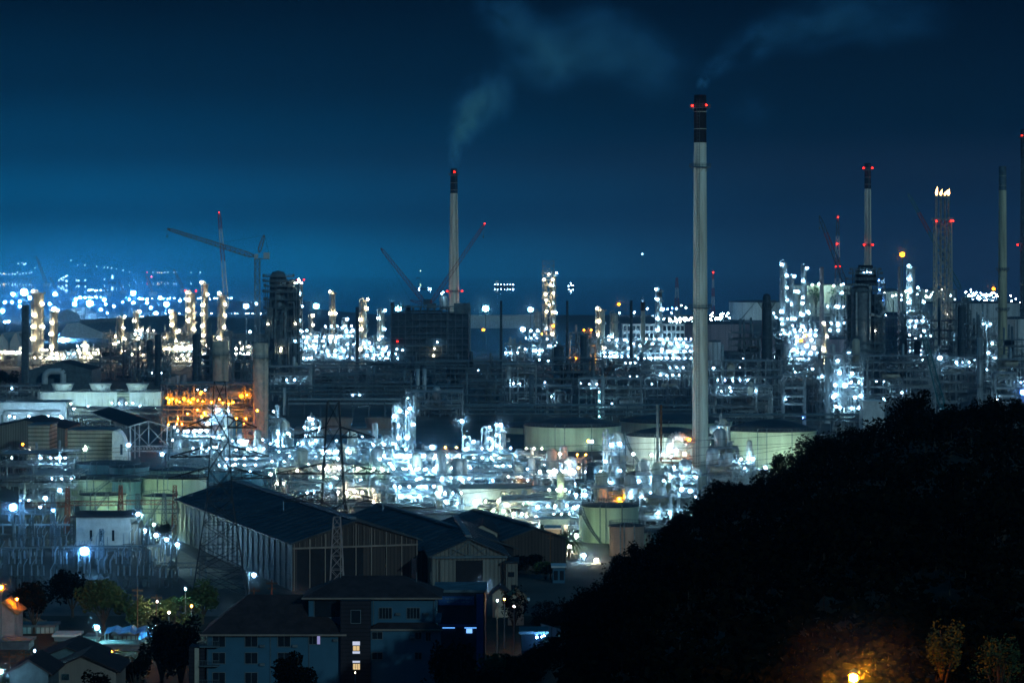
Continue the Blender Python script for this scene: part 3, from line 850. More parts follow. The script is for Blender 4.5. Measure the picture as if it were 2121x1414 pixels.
# storage sheds, far tanks and buildings
base_building('storage_shed', 'small gabled shed touching the left picture edge, hazy', 'shed', -8, 17, 712, 0, 2500, 60, 'white', 'white', 9)
base_building('storage_shed', 'small gabled shed right of the shed at the left edge', 'shed', 20, 42, 710, 0, 2500, 60, 'white', 'white', 9)
base_building('storage_shed', 'wide pale-roofed storage hall in haze behind the left columns', 'shed', 115, 165, 652, 0, 3900, 160, 'white', 'white', 8)
def bigroof():
    d = 2900
    T = thing('storage_hall', 'wide dark-roofed storage hall with pale sloping roof edge behind left columns', 'storage hall', (X(235, d), d, 0))
    x = lambda p: X(p, d) - X(235, d); z = lambda r: Z(r, d)
    MB().poly([(x(165), 0, z(662)), (x(345), 60, z(655)), (x(560), 60, z(664)), (x(560), 0, z(690)), (x(300), -4, z(716)), (x(222), -4, z(690)), (x(165), 0, z(672))]).build('roof', M['msteel'], T)
    MB().poly([(x(140), -5, z(670)), (x(165), -5, z(668)), (x(222), -5, z(692)), (x(222), -5, z(700)), (x(120), -5, z(700))]).build('canopy', M['white'], T)
    MB().box(x(120), 2, 0, x(560), 50, z(690)).build('wall', M['msteel'], T)
bigroof()
tank(1564, 108, 626, 4000, 'large white lit tank on the skyline right of the tallest chimney', 'wtank', 4, zb=0, pipes=False)
tank(1690, 150, 590, 4300, 'wide pale tank with trees behind, behind the lit right-hand columns', 'wtank', 2, pipes=False)
T = tank(1844, 50, 604, 3900, 'white tank with a small red drop emblem, right of dark reactor tower', 'wtank', 7, pipes=False, stair=False)
r = 50 * 3900 / F / 2
dm = MB()
for rr2, zc, off in ((1.9, 8.5, .25), (1.0, 7.6, .32)):
    pts = [(0, -r - off, zc + rr2 * 2.1)] + [(rr2 * 1.15 * cos(a), -r - off + .02, zc + rr2 * 1.15 * sin(a)) for a in [pi * .28 - i * pi * 1.56 / 12 for i in range(13)]]
    dm.poly(pts)
    break
dm.build('drop_emblem', M['red'], T)
tank(1920, 116, 601, 4300, 'low grey tank on the skyline left of the flare stack', 'wtank', 4, pipes=False, stair=False)
tank(1680, 240, 702, 2250, 'huge pinkish-grey tank behind the right-hand lit columns', 'ptank', 6, stair=False)
tank(1480, 160, 671, 2600, 'huge dusky tank directly behind the tallest chimney', 'ptank', 5, stair=False)
tank(2010, 210, 628, 3000, 'wide grey-white tank between flare stack and yellowish chimney', 'wtank', 4, stair=False, pipes=False)
tank(1860, 130, 652, 3100, 'dull buff tank behind the brightly lit white column', 'ptank', 5, stair=False, pipes=False)
tank(1480, 25, 708, 2200, 'small white tank with lamp just right of the tallest chimney', 'wtank', 4, stair=False)
tank(2108, 66, 660, 2100, 'grey-white tank right of the yellowish chimney', 'wtank', 4, stair=False)
T = base_building('office_building', 'long white lit office building with rows of dark windows', 'office building', 1290, 1418, 672, 0, 2500, 25, 'white', 'white', win=(14, 4, 0))
lamps_px(T, [(1300 + i * 13, 708 + (i % 3) * 4) for i in range(9)], 2490, 'white', 2.6, 350)
base_building('warehouse', 'low pale flat-roofed shed in front of the office building', 'warehouse', 1225, 1300, 706, 0, 2350, 25, 'white', 'white', 3)
base_building('warehouse', 'low white canopy building right of the steaming chimney, long and hazy', 'warehouse', 960, 1105, 654, 0, 3500, 60, 'white', 'white')
# telecom masts
def mast(px, row, d, w0, label, tone='red', lights=(), seg=8):
    T = thing('lattice_mast', label, 'lattice mast', (X(px, d), d, 0))
    H = Z(row, d); n = 6
    for i in range(n):
        mb = MB(); a, b = H * i / n, H * (i + 1) / n
        lattice_mast(mb, 0, 0, a, b, w0 * (1 - .75 * i / n), w0 * (1 - .75 * (i + 1) / n), seg, .28)
        mb.build('mast_section', M['white'] if i % 2 == 0 else M[tone], T)
    for lx, lr in lights: lamp(T, (X(lx, d) - X(px, d), -w0 * .3 - 1, Z(lr, d)), d, 1.9, 'red', 300, 'beacon')
mast(1402, 575, 3000, 7, 'red and white banded lattice mast left of the tallest chimney')
mast(1477, 560, 3800, 5, 'faint thin mast with one red light right of the tallest chimney', 'red', [(1477, 564)])
mast(1735, 446, 2900, 8, 'very tall dim lattice mast with stacked red lights', 'dsteel', [(1735, 450), (1733, 505), (1731, 552), (1740, 551)])
# blue-lit lattice tower beside the reactor tower
T = thing('lattice_tower', 'small blue-lit lattice tower at the right side of the dark reactor tower', 'lattice tower', (X(1825, 2200), 2200, 0))
mb = MB(); lattice_mast(mb, 0, 0, 0, Z(577, 2200), 4.4, 4.4, 5, .3); mb.build('lattice_frame', M['steel'], T)
lamps_px(T, [(1820, 580, 'blue', 1.6), (1829, 579, 'white', 1.6), (1822, 600, 'blue', 1.8), (1827, 622, 'blue', 2), (1821, 640, 'white', 1.8)], 2196, 'blue', 1.8, 260)
# trees lit green on the skyline
# ================================================================== TREES
def leafcards(mb, cx, cy, cz, rx, ry, rz, n, s, rng, clumps=9):
    cl = []
    for i in range(clumps):
        a = rng.uniform(0, 2*pi); e = rng.uniform(-.5, 1.0); k = rng.uniform(.35, .8)
        cl.append((cx + rx*k*cos(a)*math.sqrt(max(0, 1-e*e*.6)), cy + ry*k*sin(a)*math.sqrt(max(0, 1-e*e*.6)), cz + rz*k*e, rng.uniform(.28, .5)))
    for i in range(n):
        c = rng.choice(cl)
        while True:
            u = (rng.uniform(-1, 1), rng.uniform(-1, 1), rng.uniform(-1, 1))
            if u[0]**2+u[1]**2+u[2]**2 < 1: break
        x = c[0] + u[0]*rx*c[3]; y = c[1] + u[1]*ry*c[3]; z = c[2] + u[2]*rz*c[3]
        a = Vector((rng.gauss(0, 1), rng.gauss(0, 1), rng.gauss(0, .6))).normalized()
        b = a.cross(Vector((rng.gauss(0, 1), rng.gauss(0, 1), rng.gauss(0, 1)))).normalized()
        k = s * rng.uniform(.6, 1.3)
        p = Vector((x, y, z))
        mb.poly([p - a*k, p - b*k*.55, p + a*k, p + b*k*.55])
def tree(px, row, d, w_px, label, n=900, leaf=.32, zb=None, tone='foliage', cat='tree', group=None, aspect=None, seed=None, name='tree', trunkfrac=.3):
    x = X(px, d); zb = (terr(x, d) if d < 660 else 0) if zb is None else zb
    H = Z(row, d) - zb; r = w_px * d / F / 2
    rng = random.Random(seed or int(px * 5 + row))
    T = thing(name, label, cat, (x, d, zb), group)
    tb = MB(); rt = max(.12, H * .025)
    tb.tube((0, 0, -.3), (0, 0, H * trunkfrac), rt * 1.3, 8, rt)
    for i in range(6):
        a = 2*pi*i/6 + rng.uniform(-.4, .4)
        tb.tube((0, 0, H * trunkfrac * rng.uniform(.7, 1)), (r*.55*cos(a), r*.55*sin(a), H * rng.uniform(.55, .85)), rt * .55, 6, rt * .15)
    tb.tube((0, 0, H * trunkfrac), (rng.uniform(-.2, .2)*r, 0, H * .9), rt, 6, rt * .2)
    tb.build('trunk', M['bark'], T)
    cz = H * (1 + trunkfrac * .8) / 2; rz_ = H - cz
    mb = MB(); leafcards(mb, 0, 0, cz, r, r, rz_, n, leaf, rng, 14)
    mb.build('crown', M[tone], T)
    return T
# ================================================================== CRANES
def tower_crane():
    d = 2050; x = X(533, d)
    T = thing('tower_crane', 'orange luffing tower crane with long jib raised to the left', 'tower crane', (x, d, 0))
    H = Z(535, d); P = lambda px, row, dy=0: (X(px, d) - x, dy, Z(row, d))
    mb = MB(); lattice_mast(mb, 0, 0, 0, H, 3.6, 3.6, 4, .28); mb.build('mast', M['steel'], T)
    mb = MB(); lattice_boom(mb, P(527, 531), P(347, 474), 3.4, 1.8, 3.5, .34); mb.build('jib', M['orange'], T)
    mb = MB(); lattice_boom(mb, P(536, 523), P(547, 487), 2.6, 1.6, 3, .22); mb.build('top_frame', M['orange'], T)
    MB().box(*P(529, 537, -2), *P(558, 535, 2)).build('counter_jib', M['steel'], T)
    MB().box(*P(546, 536, -1.6), *P(558, 523, 1.6)).build('counterweight', M['white'], T)
    MB().box(*P(527, 536, -3), *P(535, 526, -1)).build('cab', M['white'], T)
    mb = MB(); mb.path([P(548, 487), P(449, 505)], .1, 4); mb.path([P(548, 487), P(557, 524)], .12, 4); mb.build('pendant_cable', M['wire'], T)
    mb = MB(); mb.tube(P(346, 474), P(346, 488), .12); mb.box(*P(344.6, 492, -.5), *P(347.4, 488, .5)); mb.build('hook_block', M['msteel'], T)
    lamps_px(T, [(531, 629, 'white', 2.6)], d - 2.5)
tower_crane()
def crawler(label, base, heel, tip, d, tone, mast=None, w=2.6, tipred=True, sections=None, hook=None, name='crawler_crane'):
    x = X(base[0], d); P = lambda px, row, dy=0: (X(px, d) - x, dy, Z(row, d))
    T = thing(name, label, 'crane', (x, d, 0))
    if sections:
        a = Vector(P(*heel)); b = Vector(P(*tip)); n = len(sections)
        for i, s in enumerate(sections):
            mb = MB(); lattice_boom(mb, a + (b - a) * i / n, a + (b - a) * (i + 1) / n, w * (1 - .4 * i / n), w * (1 - .4 * (i + 1) / n), 3.6, .22, i == 0, i == n - 1); mb.build('boom_section', M[s], T)
    else:
        mb = MB(); lattice_boom(mb, P(*heel), P(*tip), w, w * .6, 3.6, .22); mb.build('boom', M[tone], T)
    if mast:
        mb = MB(); lattice_boom(mb, P(*heel), P(*mast), w * .8, w * .5, 3.6, .18); mb.build('back_mast', M[tone], T)
        mb = MB(); mb.tube(P(*mast), P(*tip), .09); mb.tube(P(*mast), P(base[0] + 14, base[1]), .09); mb.build('pendant_cable', M['wire'], T)
    MB().box(*P(base[0] - 8, base[1] + 6, -3), *P(base[0] + 10, base[1] - 5, 3)).build('machine_house', M['dsteel' if tone == 'red' else tone], T)
    z = P(0, base[1] + 6)[2]
    if z > 1.5:
        mb = MB(); lattice_mast(mb, 0, 0, 0, z, 4, 4, 5, .22); mb.build('support_frame', M['dsteel'], T)
    if hook:
        mb = MB(); mb.tube(P(*tip), P(*hook), .1); mb.box(*P(hook[0] - 1.2, hook[1] + 5, -.5), *P(hook[0] + 1.2, hook[1], .5)); mb.build('hook_block', M['msteel'], T)
    if tipred: lamp(T, P(tip[0], tip[1] - 1, -1.5), d, 1.5, 'red', 60, 'beacon')
    return T
crawler('red and white banded crane boom standing almost upright left of the tower crane', (472, 690), (470, 640), (454, 441), 2300, 'red', sections=['steel', 'white', 'white', 'red', 'white', 'red'], w=3.4)
crawler('dim red crane boom leaning left above the scaffolded block', (885, 625), (882, 630), (789, 514), 2200, 'red', mast=(850, 622), w=3.0, tipred=False)
crawler('red crane boom leaning right across the steaming chimney', (893, 633), (892, 628), (1004, 464), 2180, 'red', w=3.0, hook=(1001, 488))
crawler('dark crane boom leaning left beside the dark reactor tower', (1765, 640), (1752, 590), (1697, 447), 2100, 'dsteel', w=3.4, hook=(1698, 470), sections=['dkstack', 'dkstack', 'red', 'dkstack'], tipred=False)
crawler('dim teal and red crane boom leaning left in front of the flare stack', (2000, 620), (1990, 600), (1881, 401), 2100, 'dsteel', w=3.0, sections=['teal', 'dkstack', 'teal', 'red', 'teal'], tipred=False)
crawler('teal lattice crane boom among the steel frames below the flare stack', (1956, 850), (1953, 846), (1912, 688), 1450, 'teal', w=3.2, tipred=False)
crawler('dim orange crane boom lying in front of the scaffolded block', (938, 770), (932, 765), (900, 668), 2080, 'rust', w=3.0, tipred=False)
crawler('small red-brown jib crane reaching right among the dark frames', (1238, 800), (1240, 795), (1272, 748), 1700, 'rust', w=2.0, tipred=False)

# ================================================================== LEFT: STACKS AND LIT COLUMNS
def plain_stack(px, w_px, ytop, d, label, tone='dkstack', collars=(), taper=1.0, n=24, name='steel_stack', cat='stack', lad=True, cap=0):
    x = X(px, d); r = w_px * d / F / 2; H = Z(ytop, d)
    T = thing(name, label, cat, (x, d + r, 0))
    sh_ = MB().lathe(0, 0, [(r * taper, 0), (r * (1+taper)/2, H * .5), (r, H), (r * .85, H), (r * .85, H - 2)], n)
    t = .08 * max(1, d / 1400)
    for row in collars:
        z = Z(row, d); mb = MB(); ring(mb, 0, 0, r * .98, r + 1.6, z, 16, t=t)
        for k in range(8):
            a = 2*pi*k/8; mb.tube((r*cos(a), r*sin(a), z - 2.2), ((r+1.5)*cos(a), (r+1.5)*sin(a), z - .3), t)
        mb.build('gallery', M['dsteel'], T)
    mb = sh_; k = 3.0
    while k < H - 1:
        mb.lathe(0, 0, [(r * (taper + (1-taper)*k/H), k), (r * (taper + (1-taper)*k/H) + .12, k + .05), (r * (taper + (1-taper)*k/H) + .12, k + .3), (r*(taper + (1-taper)*k/H), k + .35)], n); k += 6.5
    mb.build('shell', M[tone], T, True)
    if lad:
        mb = MB(); ladder(mb, r * .5, -r * max(1, taper) - .4, 0, H, t=t, dz=2); mb.build('ladder', M['dsteel'], T)
    if cap: MB().lathe(0, 0, [(r + .06, H - cap), (r + .06, H + .1)], n).build('dark_band', M['black'], T, True)
    return T
T = plain_stack(51, 15, 632, 1900, 'bluish steel stack with bulged gallery collar near the left edge', 'msteel', (694,), 1.0)
plain_stack(326, 12, 693, 1850, 'dark round stack left of the orange-lit furnace', 'dkstack')
plain_stack(405, 15, 692, 1750, 'dark round stack just left of the first pale concrete stack', 'dkstack')
T = plain_stack(455, 33, 707, 1300, 'pale square-topped stack wrapped by lattice, behind the front pylon', 'cream', (735,), 1.0, 28)
T = plain_stack(538.5, 32, 711, 1235, 'pale round concrete stack right of the orange-lit furnace', 'cream', (741,), 1.0, 28)
plain_stack(1038, 4.6, 623, 2000, 'thin dark vent stack right of the scaffolded block', 'dkstack', (), 1.3, 12, lad=False)
plain_stack(1175, 4.8, 623, 2000, 'thin dark vent stack right of the lattice coker tower', 'dkstack', (), 1.3, 12, lad=False)
plain_stack(1307.5, 5.6, 622, 1950, 'thin dark vent stack in front of the office building', 'dkstack', (), 1.3, 12, lad=False)
plain_stack(740, 7, 636, 2100, 'thin dark stack among the white-lit column units', 'dkstack', (), 1.0, 14)
plain_stack(812, 6, 626, 2150, 'stubby dark vent at the left corner of the scaffolded block', 'dkstack', (), 1.0, 12)
plain_stack(1332, 9, 626, 2250, 'yellowish stack beside the office building', 'ivory', (), 1.1, 18, cap=7)
plain_stack(1702.5, 8.5, 553, 2300, 'brownish slender stack left of the dark reactor tower', 'pink', (), 1.25, 18)
plain_stack(1863, 6, 552, 2300, 'short pale stack beside the tall orange lamp', 'pink', (), 1.2, 16)
pole_lamp(1869, 527, 2400, 'tall pole with glaring orange lamp between reactor tower and flare stack', 'orange', 7.2, power=500, t=.45)
pole_lamp(2058, 598, 2800, 'orange lamp left of the yellowish concrete chimney', 'orange', 4.4, power=500)
pole_lamp(1282, 630, 2500, 'orange lamp high above the right-hand lit columns near the office', 'orange', 3.8, power=300)
CL = [
 (78, 22, 606, 2250, 'broad pale column with lit crown right of the bluish stack', 'ivory', 9, 6, 0),
 (112, 13, 644, 2300, 'shorter ivory column beneath a white floodlight near the left edge', 'ivory', 5, 4, 0),
 (250, 12, 659, 2250, 'ivory column with two lamps beside the dark hall roof', 'ivory', 5, 4, 0),
 (283, 9, 648, 2350, 'slim lit column left of the densest lit cluster', 'ivory', 5, 5, 0),
 (360, 12, 645, 2400, 'narrow lit column left of the red-topped column', 'ivory', 6, 6, 0),
 (395, 17, 606, 2350, 'tall lit column crowned by red lamps', 'ivory', 10, 7, 1),
 (425, 11, 588, 2350, 'tallest slim lit column left of the upright banded boom', 'ivory', 7, 7, 0),
 (460, 13, 612, 2300, 'lit column directly behind the upright banded boom', 'ivory', 8, 6, 0),
 (690, 9, 607, 2300, 'plain-topped lit column with big side duct among white-lit units', 'ivory', 5, 3, 0),
 (753, 13, 622, 2300, 'round-headed ivory column left of the scaffolded block', 'ivory', 7, 6, 0),
 (790, 12, 643, 2300, 'second ivory column touching the scaffolded block', 'ivory', 5, 5, 0),
 (623, 8, 583, 2350, 'slim lit tower close to the right flank of the dark coker tower', 'clad', 7, 6, 1),
 (645, 7, 655, 2400, 'short lit column right of the dark coker tower', 'clad', 5, 4, 0),
 (715, 9, 662, 2350, 'short lit column with orange lamp among white-lit units', 'ivory', 5, 4, 0),
 (1245, 16, 640, 2250, 'broad pale column with pipe loop right of the thin dark vents', 'ivory', 4, 4, 0),
 (1273, 13, 648, 2250, 'pale ringed column beside the orange lamps', 'ivory', 3, 6, 0),
 (1366, 11, 600, 2300, 'brilliant white column with dark cap left of tallest chimney', 'white', 8, 7, 0),
 (1625, 12, 543, 2300, 'tallest right-hand column lined with lamps on its left side', 'clad', 10, 8, 0),
 (1642, 8, 572, 2280, 'lit column tucked beside the tallest right-hand column', 'clad', 9, 6, 0),
 (1667, 9, 551, 2320, 'column with pointed top, third of the right-hand lit group', 'clad', 6, 6, 0),
 (1657, 7, 605, 2250, 'low dazzling column at the foot of the pointed-top column', 'ivory', 10, 6, 0),
 (1739, 7, 606, 2350, 'short grey column close left of the dark reactor tower', 'clad', 4, 4, 0),
 (1889, 15, 552, 2250, 'dazzling lit column with lamp crown left of the flare stack', 'white', 14, 8, 0),
 (1907, 9, 600, 2300, 'lower lit column right of the dazzling crown-lamped column', 'ivory', 6, 5, 0),
 (1710, 8, 672, 1980, 'small lit column standing before the pinkish tank', 'ivory', 6, 4, 0),
 (1148, 8, 570, 2500, 'lit side column attached to the right of the lattice coker tower', 'ivory', 8, 8, 0),
]
for px, wp, row, d, lab, tone, nl, pl, rt in CL:
    column(px, wp, row, d, lab, nl, tone, plats=pl, redtop=bool(rt), cap=6 if 'dark cap' in lab else None, kind='warm' if (px * 7) % 3 == 0 or px < 520 else 'white', power=600 if px < 520 else 420, lrpx=2.8)
# big side duct of the plain-topped column
# ================================================================== LIT UNITS BEHIND (bases hidden by the dark belt)
UL = [
 (-6, 60, 735, 2200, 'bright ivory pipe bridge unit at the left edge, row of warm lamps', 16, 'warm'),
 (60, 196, 730, 2200, 'long bright pipe bridge unit below the broad pale columns', 24, 'warm'),
 (160, 212, 722, 2150, 'dazzling small unit left of the dark leafy frame', 20, 'warm'),
 (213, 262, 690, 2350, 'lit pipe cluster with arched top left of the two slim columns', 14, 'warm'),
 (270, 320, 690, 2300, 'lit cluster around the slim column left of a dark round stack', 16, 'warm'),
 (335, 400, 690, 2250, 'densest golden-lit cluster below the red-topped column', 38, 'warm'),
 (400, 470, 700, 2300, 'golden-lit cluster between dark round stack and first pale stack', 24, 'warm'),
 (488, 522, 716, 2300, 'golden-lit cluster seen between the two pale concrete stacks', 22, 'warm'),
 (612, 672, 690, 2250, 'dazzling blue-white unit right of the dark coker tower', 40, 'white'),
 (665, 735, 682, 2220, 'dazzling blue-white unit under the plain-topped column', 42, 'white'),
 (735, 808, 702, 2250, 'dazzling blue-white unit left of the scaffolded block', 34, 'white'),
 (1045, 1085, 712, 2150, 'small lit unit with two short towers right of scaffolded block', 9, 'white'),
 (1085, 1125, 690, 2350, 'slanting lamp-lined unit rising to the lattice coker tower', 16, 'white'),
 (1180, 1235, 690, 2150, 'dim framed unit with orange lamps right of the coker tower', 6, 'orange'),
 (1235, 1320, 702, 2200, 'lit unit around the broad pale columns beside the orange lamps', 20, 'white'),
 (1320, 1436, 708, 2100, 'brightly lit pipe unit in front of the office building', 46, 'white'),
 (1600, 1690, 655, 2250, 'dazzling unit at the foot of the right-hand lit columns', 44, 'white'),
 (1630, 1700, 690, 2100, 'lit unit with orange glow in front of the pinkish tank', 18, 'white'),
 (1690, 1765, 640, 2350, 'lit low unit left of the dark reactor tower', 18, 'white'),
 (1878, 1925, 640, 2200, 'brightly lit frame around the dazzling crown-lamped column', 18, 'white'),
 (2034, 2072, 662, 1950, 'dazzling white-lit frame left of the yellowish chimney', 18, 'white'),
 (1935, 1978, 660, 2150, 'dim lit frame around the base of the flare stack', 7, 'white'),
]
for a, b, row, d, lab, nl, k in UL:
    unit(a, b, row, d, lab, nl, 1, 16, 7, 5, kind=k, pipes=34, vessels=4, lrpx=3.0, tall=3, power=260, lzmin=Z(742, d), kinds=[k, k, k, 'white', 'warm' if k != 'orange' else 'orange'] if k != 'white' else None)
T = column(1210, 17, 694, 2050, 'dark bullet-headed vessel below the thin vent, right of coker tower', 0, 'dkstack', plats=1)
T = column(1158, 22, 716, 1980, 'squat dark domed vessel in front of the coker tower', 0, 'dkstack', plats=1)
T = thing('lamp_cluster', 'group of orange and white globe lamps before the pinkish tank', 'lamp cluster', (X(1665, 1950), 1950, 0))
mb = MB()
PTS = [(1659, 705, 'orange', 5), (1669, 694, 'orange', 4), (1671, 716, 'white', 6), (1681, 704, 'white', 4), (1689, 694, 'white', 3.4), (1644, 724, 'white', 5), (1652, 729, 'white', 3), (1663, 729, 'white', 3.6),
       (1679, 731, 'white', 4.6), (1695, 731, 'white', 4.2), (1678, 693, 'white', 3), (1686, 720, 'warm', 3.6)]
for p in PTS: mb.tube((X(p[0], 1950) - X(1665, 1950), 0, 0), (X(p[0], 1950) - X(1665, 1950), 0, Z(p[1], 1950)), .15)
mb.box(X(1640, 1950) - X(1665, 1950), .2, 3, X(1697, 1950) - X(1665, 1950), .5, 3.6)
mb.build('poles', M['steel'], T); lamps_px(T, PTS, 1949, power=300)

# ------------------------------------------------------------------ dark coker / reactor tower on the left
def dark_tower_left():
    d = 1800; px = 585; x = X(px, d)
    T = thing('reactor_tower', 'huge dark tower ringed with platforms, left of the white-lit units', 'reactor tower', (x, d, 0))
    P = lambda p, row: (X(p, d) - x, Z(row, d))
    w_ = 34 * d / F
    rng = random.Random(5)
    r = 24 * d / F
    for i, (c_, r_, a, b) in enumerate(((-.45, 1.05, 560, 870), (.75, .9, 578, 870))):
        H = Z(a, d)
        MB().lathe(c_ * r, r, [(r * r_ * .85, 0), (r * r_ * .85, H * .3), (r * r_ * .72, H * .36), (r * r_ * .72, H * .93), (r * r_ * .5, H * .985), (.01, H)], 28).build('vessel', M['dkstack'] if i else M['msteel'], T, True)
    zs = [Z(k, d) for k in (858, 820, 790, 762, 733, 700, 683, 660, 640, 622, 606, 594, 584, 574)]
    fm = MB(); fr = MB()
    for i, z in enumerate(zs):
        a = -r * (1.65 if i > 3 else 1.5) + rng.uniform(-.6, .6); b = r * (1.7 - .02 * i) + rng.uniform(-.8, .8)
        if i > 9: b -= (i - 9) * 1.2
        fm.box(a, -2.5, z, b, r * 2, z + .8)
        rail(fr, [(a, r * 2), (a, -2.5), (b, -2.5), (b, r * 2)], z + .8, t=.13, step=2.2)
        if i: 
            for k in range(7):
                xx = a + (b - a) * rng.random()
                fr.tube((xx, rng.uniform(-2.4, 1), zs[i-1]), (xx, rng.uniform(-2.4, 1), z), .16)
    fm.build('floor_grating', M['dsteel'], T); fr.build('handrail', M['msteel'], T)
    mb = MB()
    for xx in (-r * 1.45, -r * .5, r * .5, r * 1.5):
        mb.tube((xx, -2, 0), (xx, -2, Z(590 if xx < r else 625, d)), .28); mb.tube((xx, r * 2, 0), (xx, r * 2, Z(600, d)), .28)
    mb.build('steel_frame', M['dsteel'], T)
    mb = MB()
    for i in range(34):
        xx = rng.uniform(-1.4, 1.55) * r; z = rng.uniform(.3, .97) * Z(590, d)
        mb.path([(xx, -2.8, z * rng.uniform(.3, .8)), (xx, -2.8, z), (xx + rng.uniform(-4, 4), -2.8, z), (xx, 0, z)], rng.choice((.25, .4, .6)), 6)
    mb.build('pipework', M['dpipe'], T, True)
    MB().box(-r * 1.2, 2, Z(860, d), r * .9, r * 1.6, Z(745, d)).build('housing', M['dsteel'], T)
    lamps_px(T, [(616, 585, 'white', 2.6), (619, 578, 'white', 1.6), (611, 586, 'warm', 2), (625, 586, 'white', 3), (581, 727, 'warm', 3), (582, 721, 'warm', 2.4), (612, 670, 'warm', 2.6), (611, 706, 'white', 2.6), (555, 671, 'warm', 2.2)], d - 3.5)
dark_tower_left()
# ------------------------------------------------------------------ scaffolded block
def scaffold_block():
    T = unit(810, 973, 636, 2050, 'huge dark scaffolded block wrapped in steel bays, chimney behind', 0, 0, 30, 5.2, 4.3, vessels=5, pipes=70, tall=0, brace=.15, cat='scaffolded block',
             lpts=[(823, 707, 'red', 2.2), (822, 723, 'white', 2.6), (834, 725, 'white', 2.2), (820, 733, 'white', 1.8), (898, 736, 'warm', 2.4), (900, 722, 'warm', 1.6), (824, 742, 'white', 2.2), (906, 708, 'white', 1.6)])
    d = 2050; x = T.location.x
    P = lambda p: X(p, d) - x
    MB().box(P(812), 3, 0, P(970), 29, Z(650, d)).build('inner_casing', M['dkstack'], T)
    mb = MB()
    rng = random.Random(8)
    for i in range(26):
        p = rng.uniform(812, 972); mb.tube((P(p), 4, Z(640, d)), (P(p), 4, Z(rng.uniform(622, 634), d)), .22)
    mb.build('rooftop_pipe', M['dsteel'], T)
    MB().box(P(940), -1, Z(650, d), P(973), 12, Z(628, d)).build('corner_cabin', M['dsteel'], T)
    MB().lathe(P(919), 6, [(3.1, Z(642, d)), (3.1, Z(617, d)), (1.8, Z(612, d)), (.01, Z(611, d))], 20).build('surge_vessel', M['clad'], T, True)
    lamps_px(T, [(915, 608, 'white', 3), (918, 605, 'white', 2)], d - 1)
scaffold_block()
# ------------------------------------------------------------------ lattice coker tower with open derrick
def coker():
    d = 2450; x = X(1136, d)
    T = thing('coker_tower', 'tall lit lattice coker tower with open derrick on top', 'coker tower', (x, d, 0))
    P = lambda p: X(p, d) - x
    rng = random.Random(2)
    mb = MB(); W = P(1148) - P(1125)
    lattice_mast(mb, 0, 5, 0, Z(562, d), W, W, 7, .26); mb.build('steel_frame', M['ivory'], T)
    mb = MB()
    z1, z2 = Z(562, d), Z(540, d)
    lattice_mast(mb, 0, 5, z1, z2, W, W, 4.8, .22); mb.build('derrick', M['pink'], T)
    for i, (a, wd) in enumerate(((1131, 7), (1142, 7))):
        rr_ = wd * d / F / 2
        MB().lathe(P(a), 5, [(rr_, 0), (rr_, Z(585, d)), (rr_ * .5, Z(578, d)), (.01, Z(577, d))], 16).build('coke_drum', M['ivory'], T, True)
    fm = MB()
    for row in range(568, 745, 13):
        fm.box(-W * .6, -.8, Z(row, d), W * .6, 10, Z(row, d) + .3)
        rail(fm, [(-W*.6, -.8), (W*.6, -.8)], Z(row, d), t=.12, step=2)
    fm.build('floor_grating', M['steel'], T)
    lamps_px(T, [(1127, 579, 'warm', 3), (1145, 579, 'warm', 3.2), (1130, 609, 'warm', 3), (1146, 607, 'warm', 2.6), (1132, 645, 'warm', 3), (1145, 646, 'warm', 3), (1131, 622, 'warm', 2), (1146, 675, 'orange', 3.4), (1132, 680, 'white', 2.4), (1137, 568, 'warm', 2), (1144, 692, 'warm', 3), (1123, 691, 'orange', 2.4), (1140, 590, 'warm', 2.6), (1138, 632, 'warm', 2)], d - 1.5, power=330)
coker()
column(1114, 12, 645, 2400, 'wide grey column on the left side of the lattice coker tower', 4, 'clad', plats=9)
unit(1122, 1160, 708, 2300, 'lit platform unit at the foot of the lattice coker tower', 12, 1, kinds=['warm', 'white'], power=260, lrpx=3)
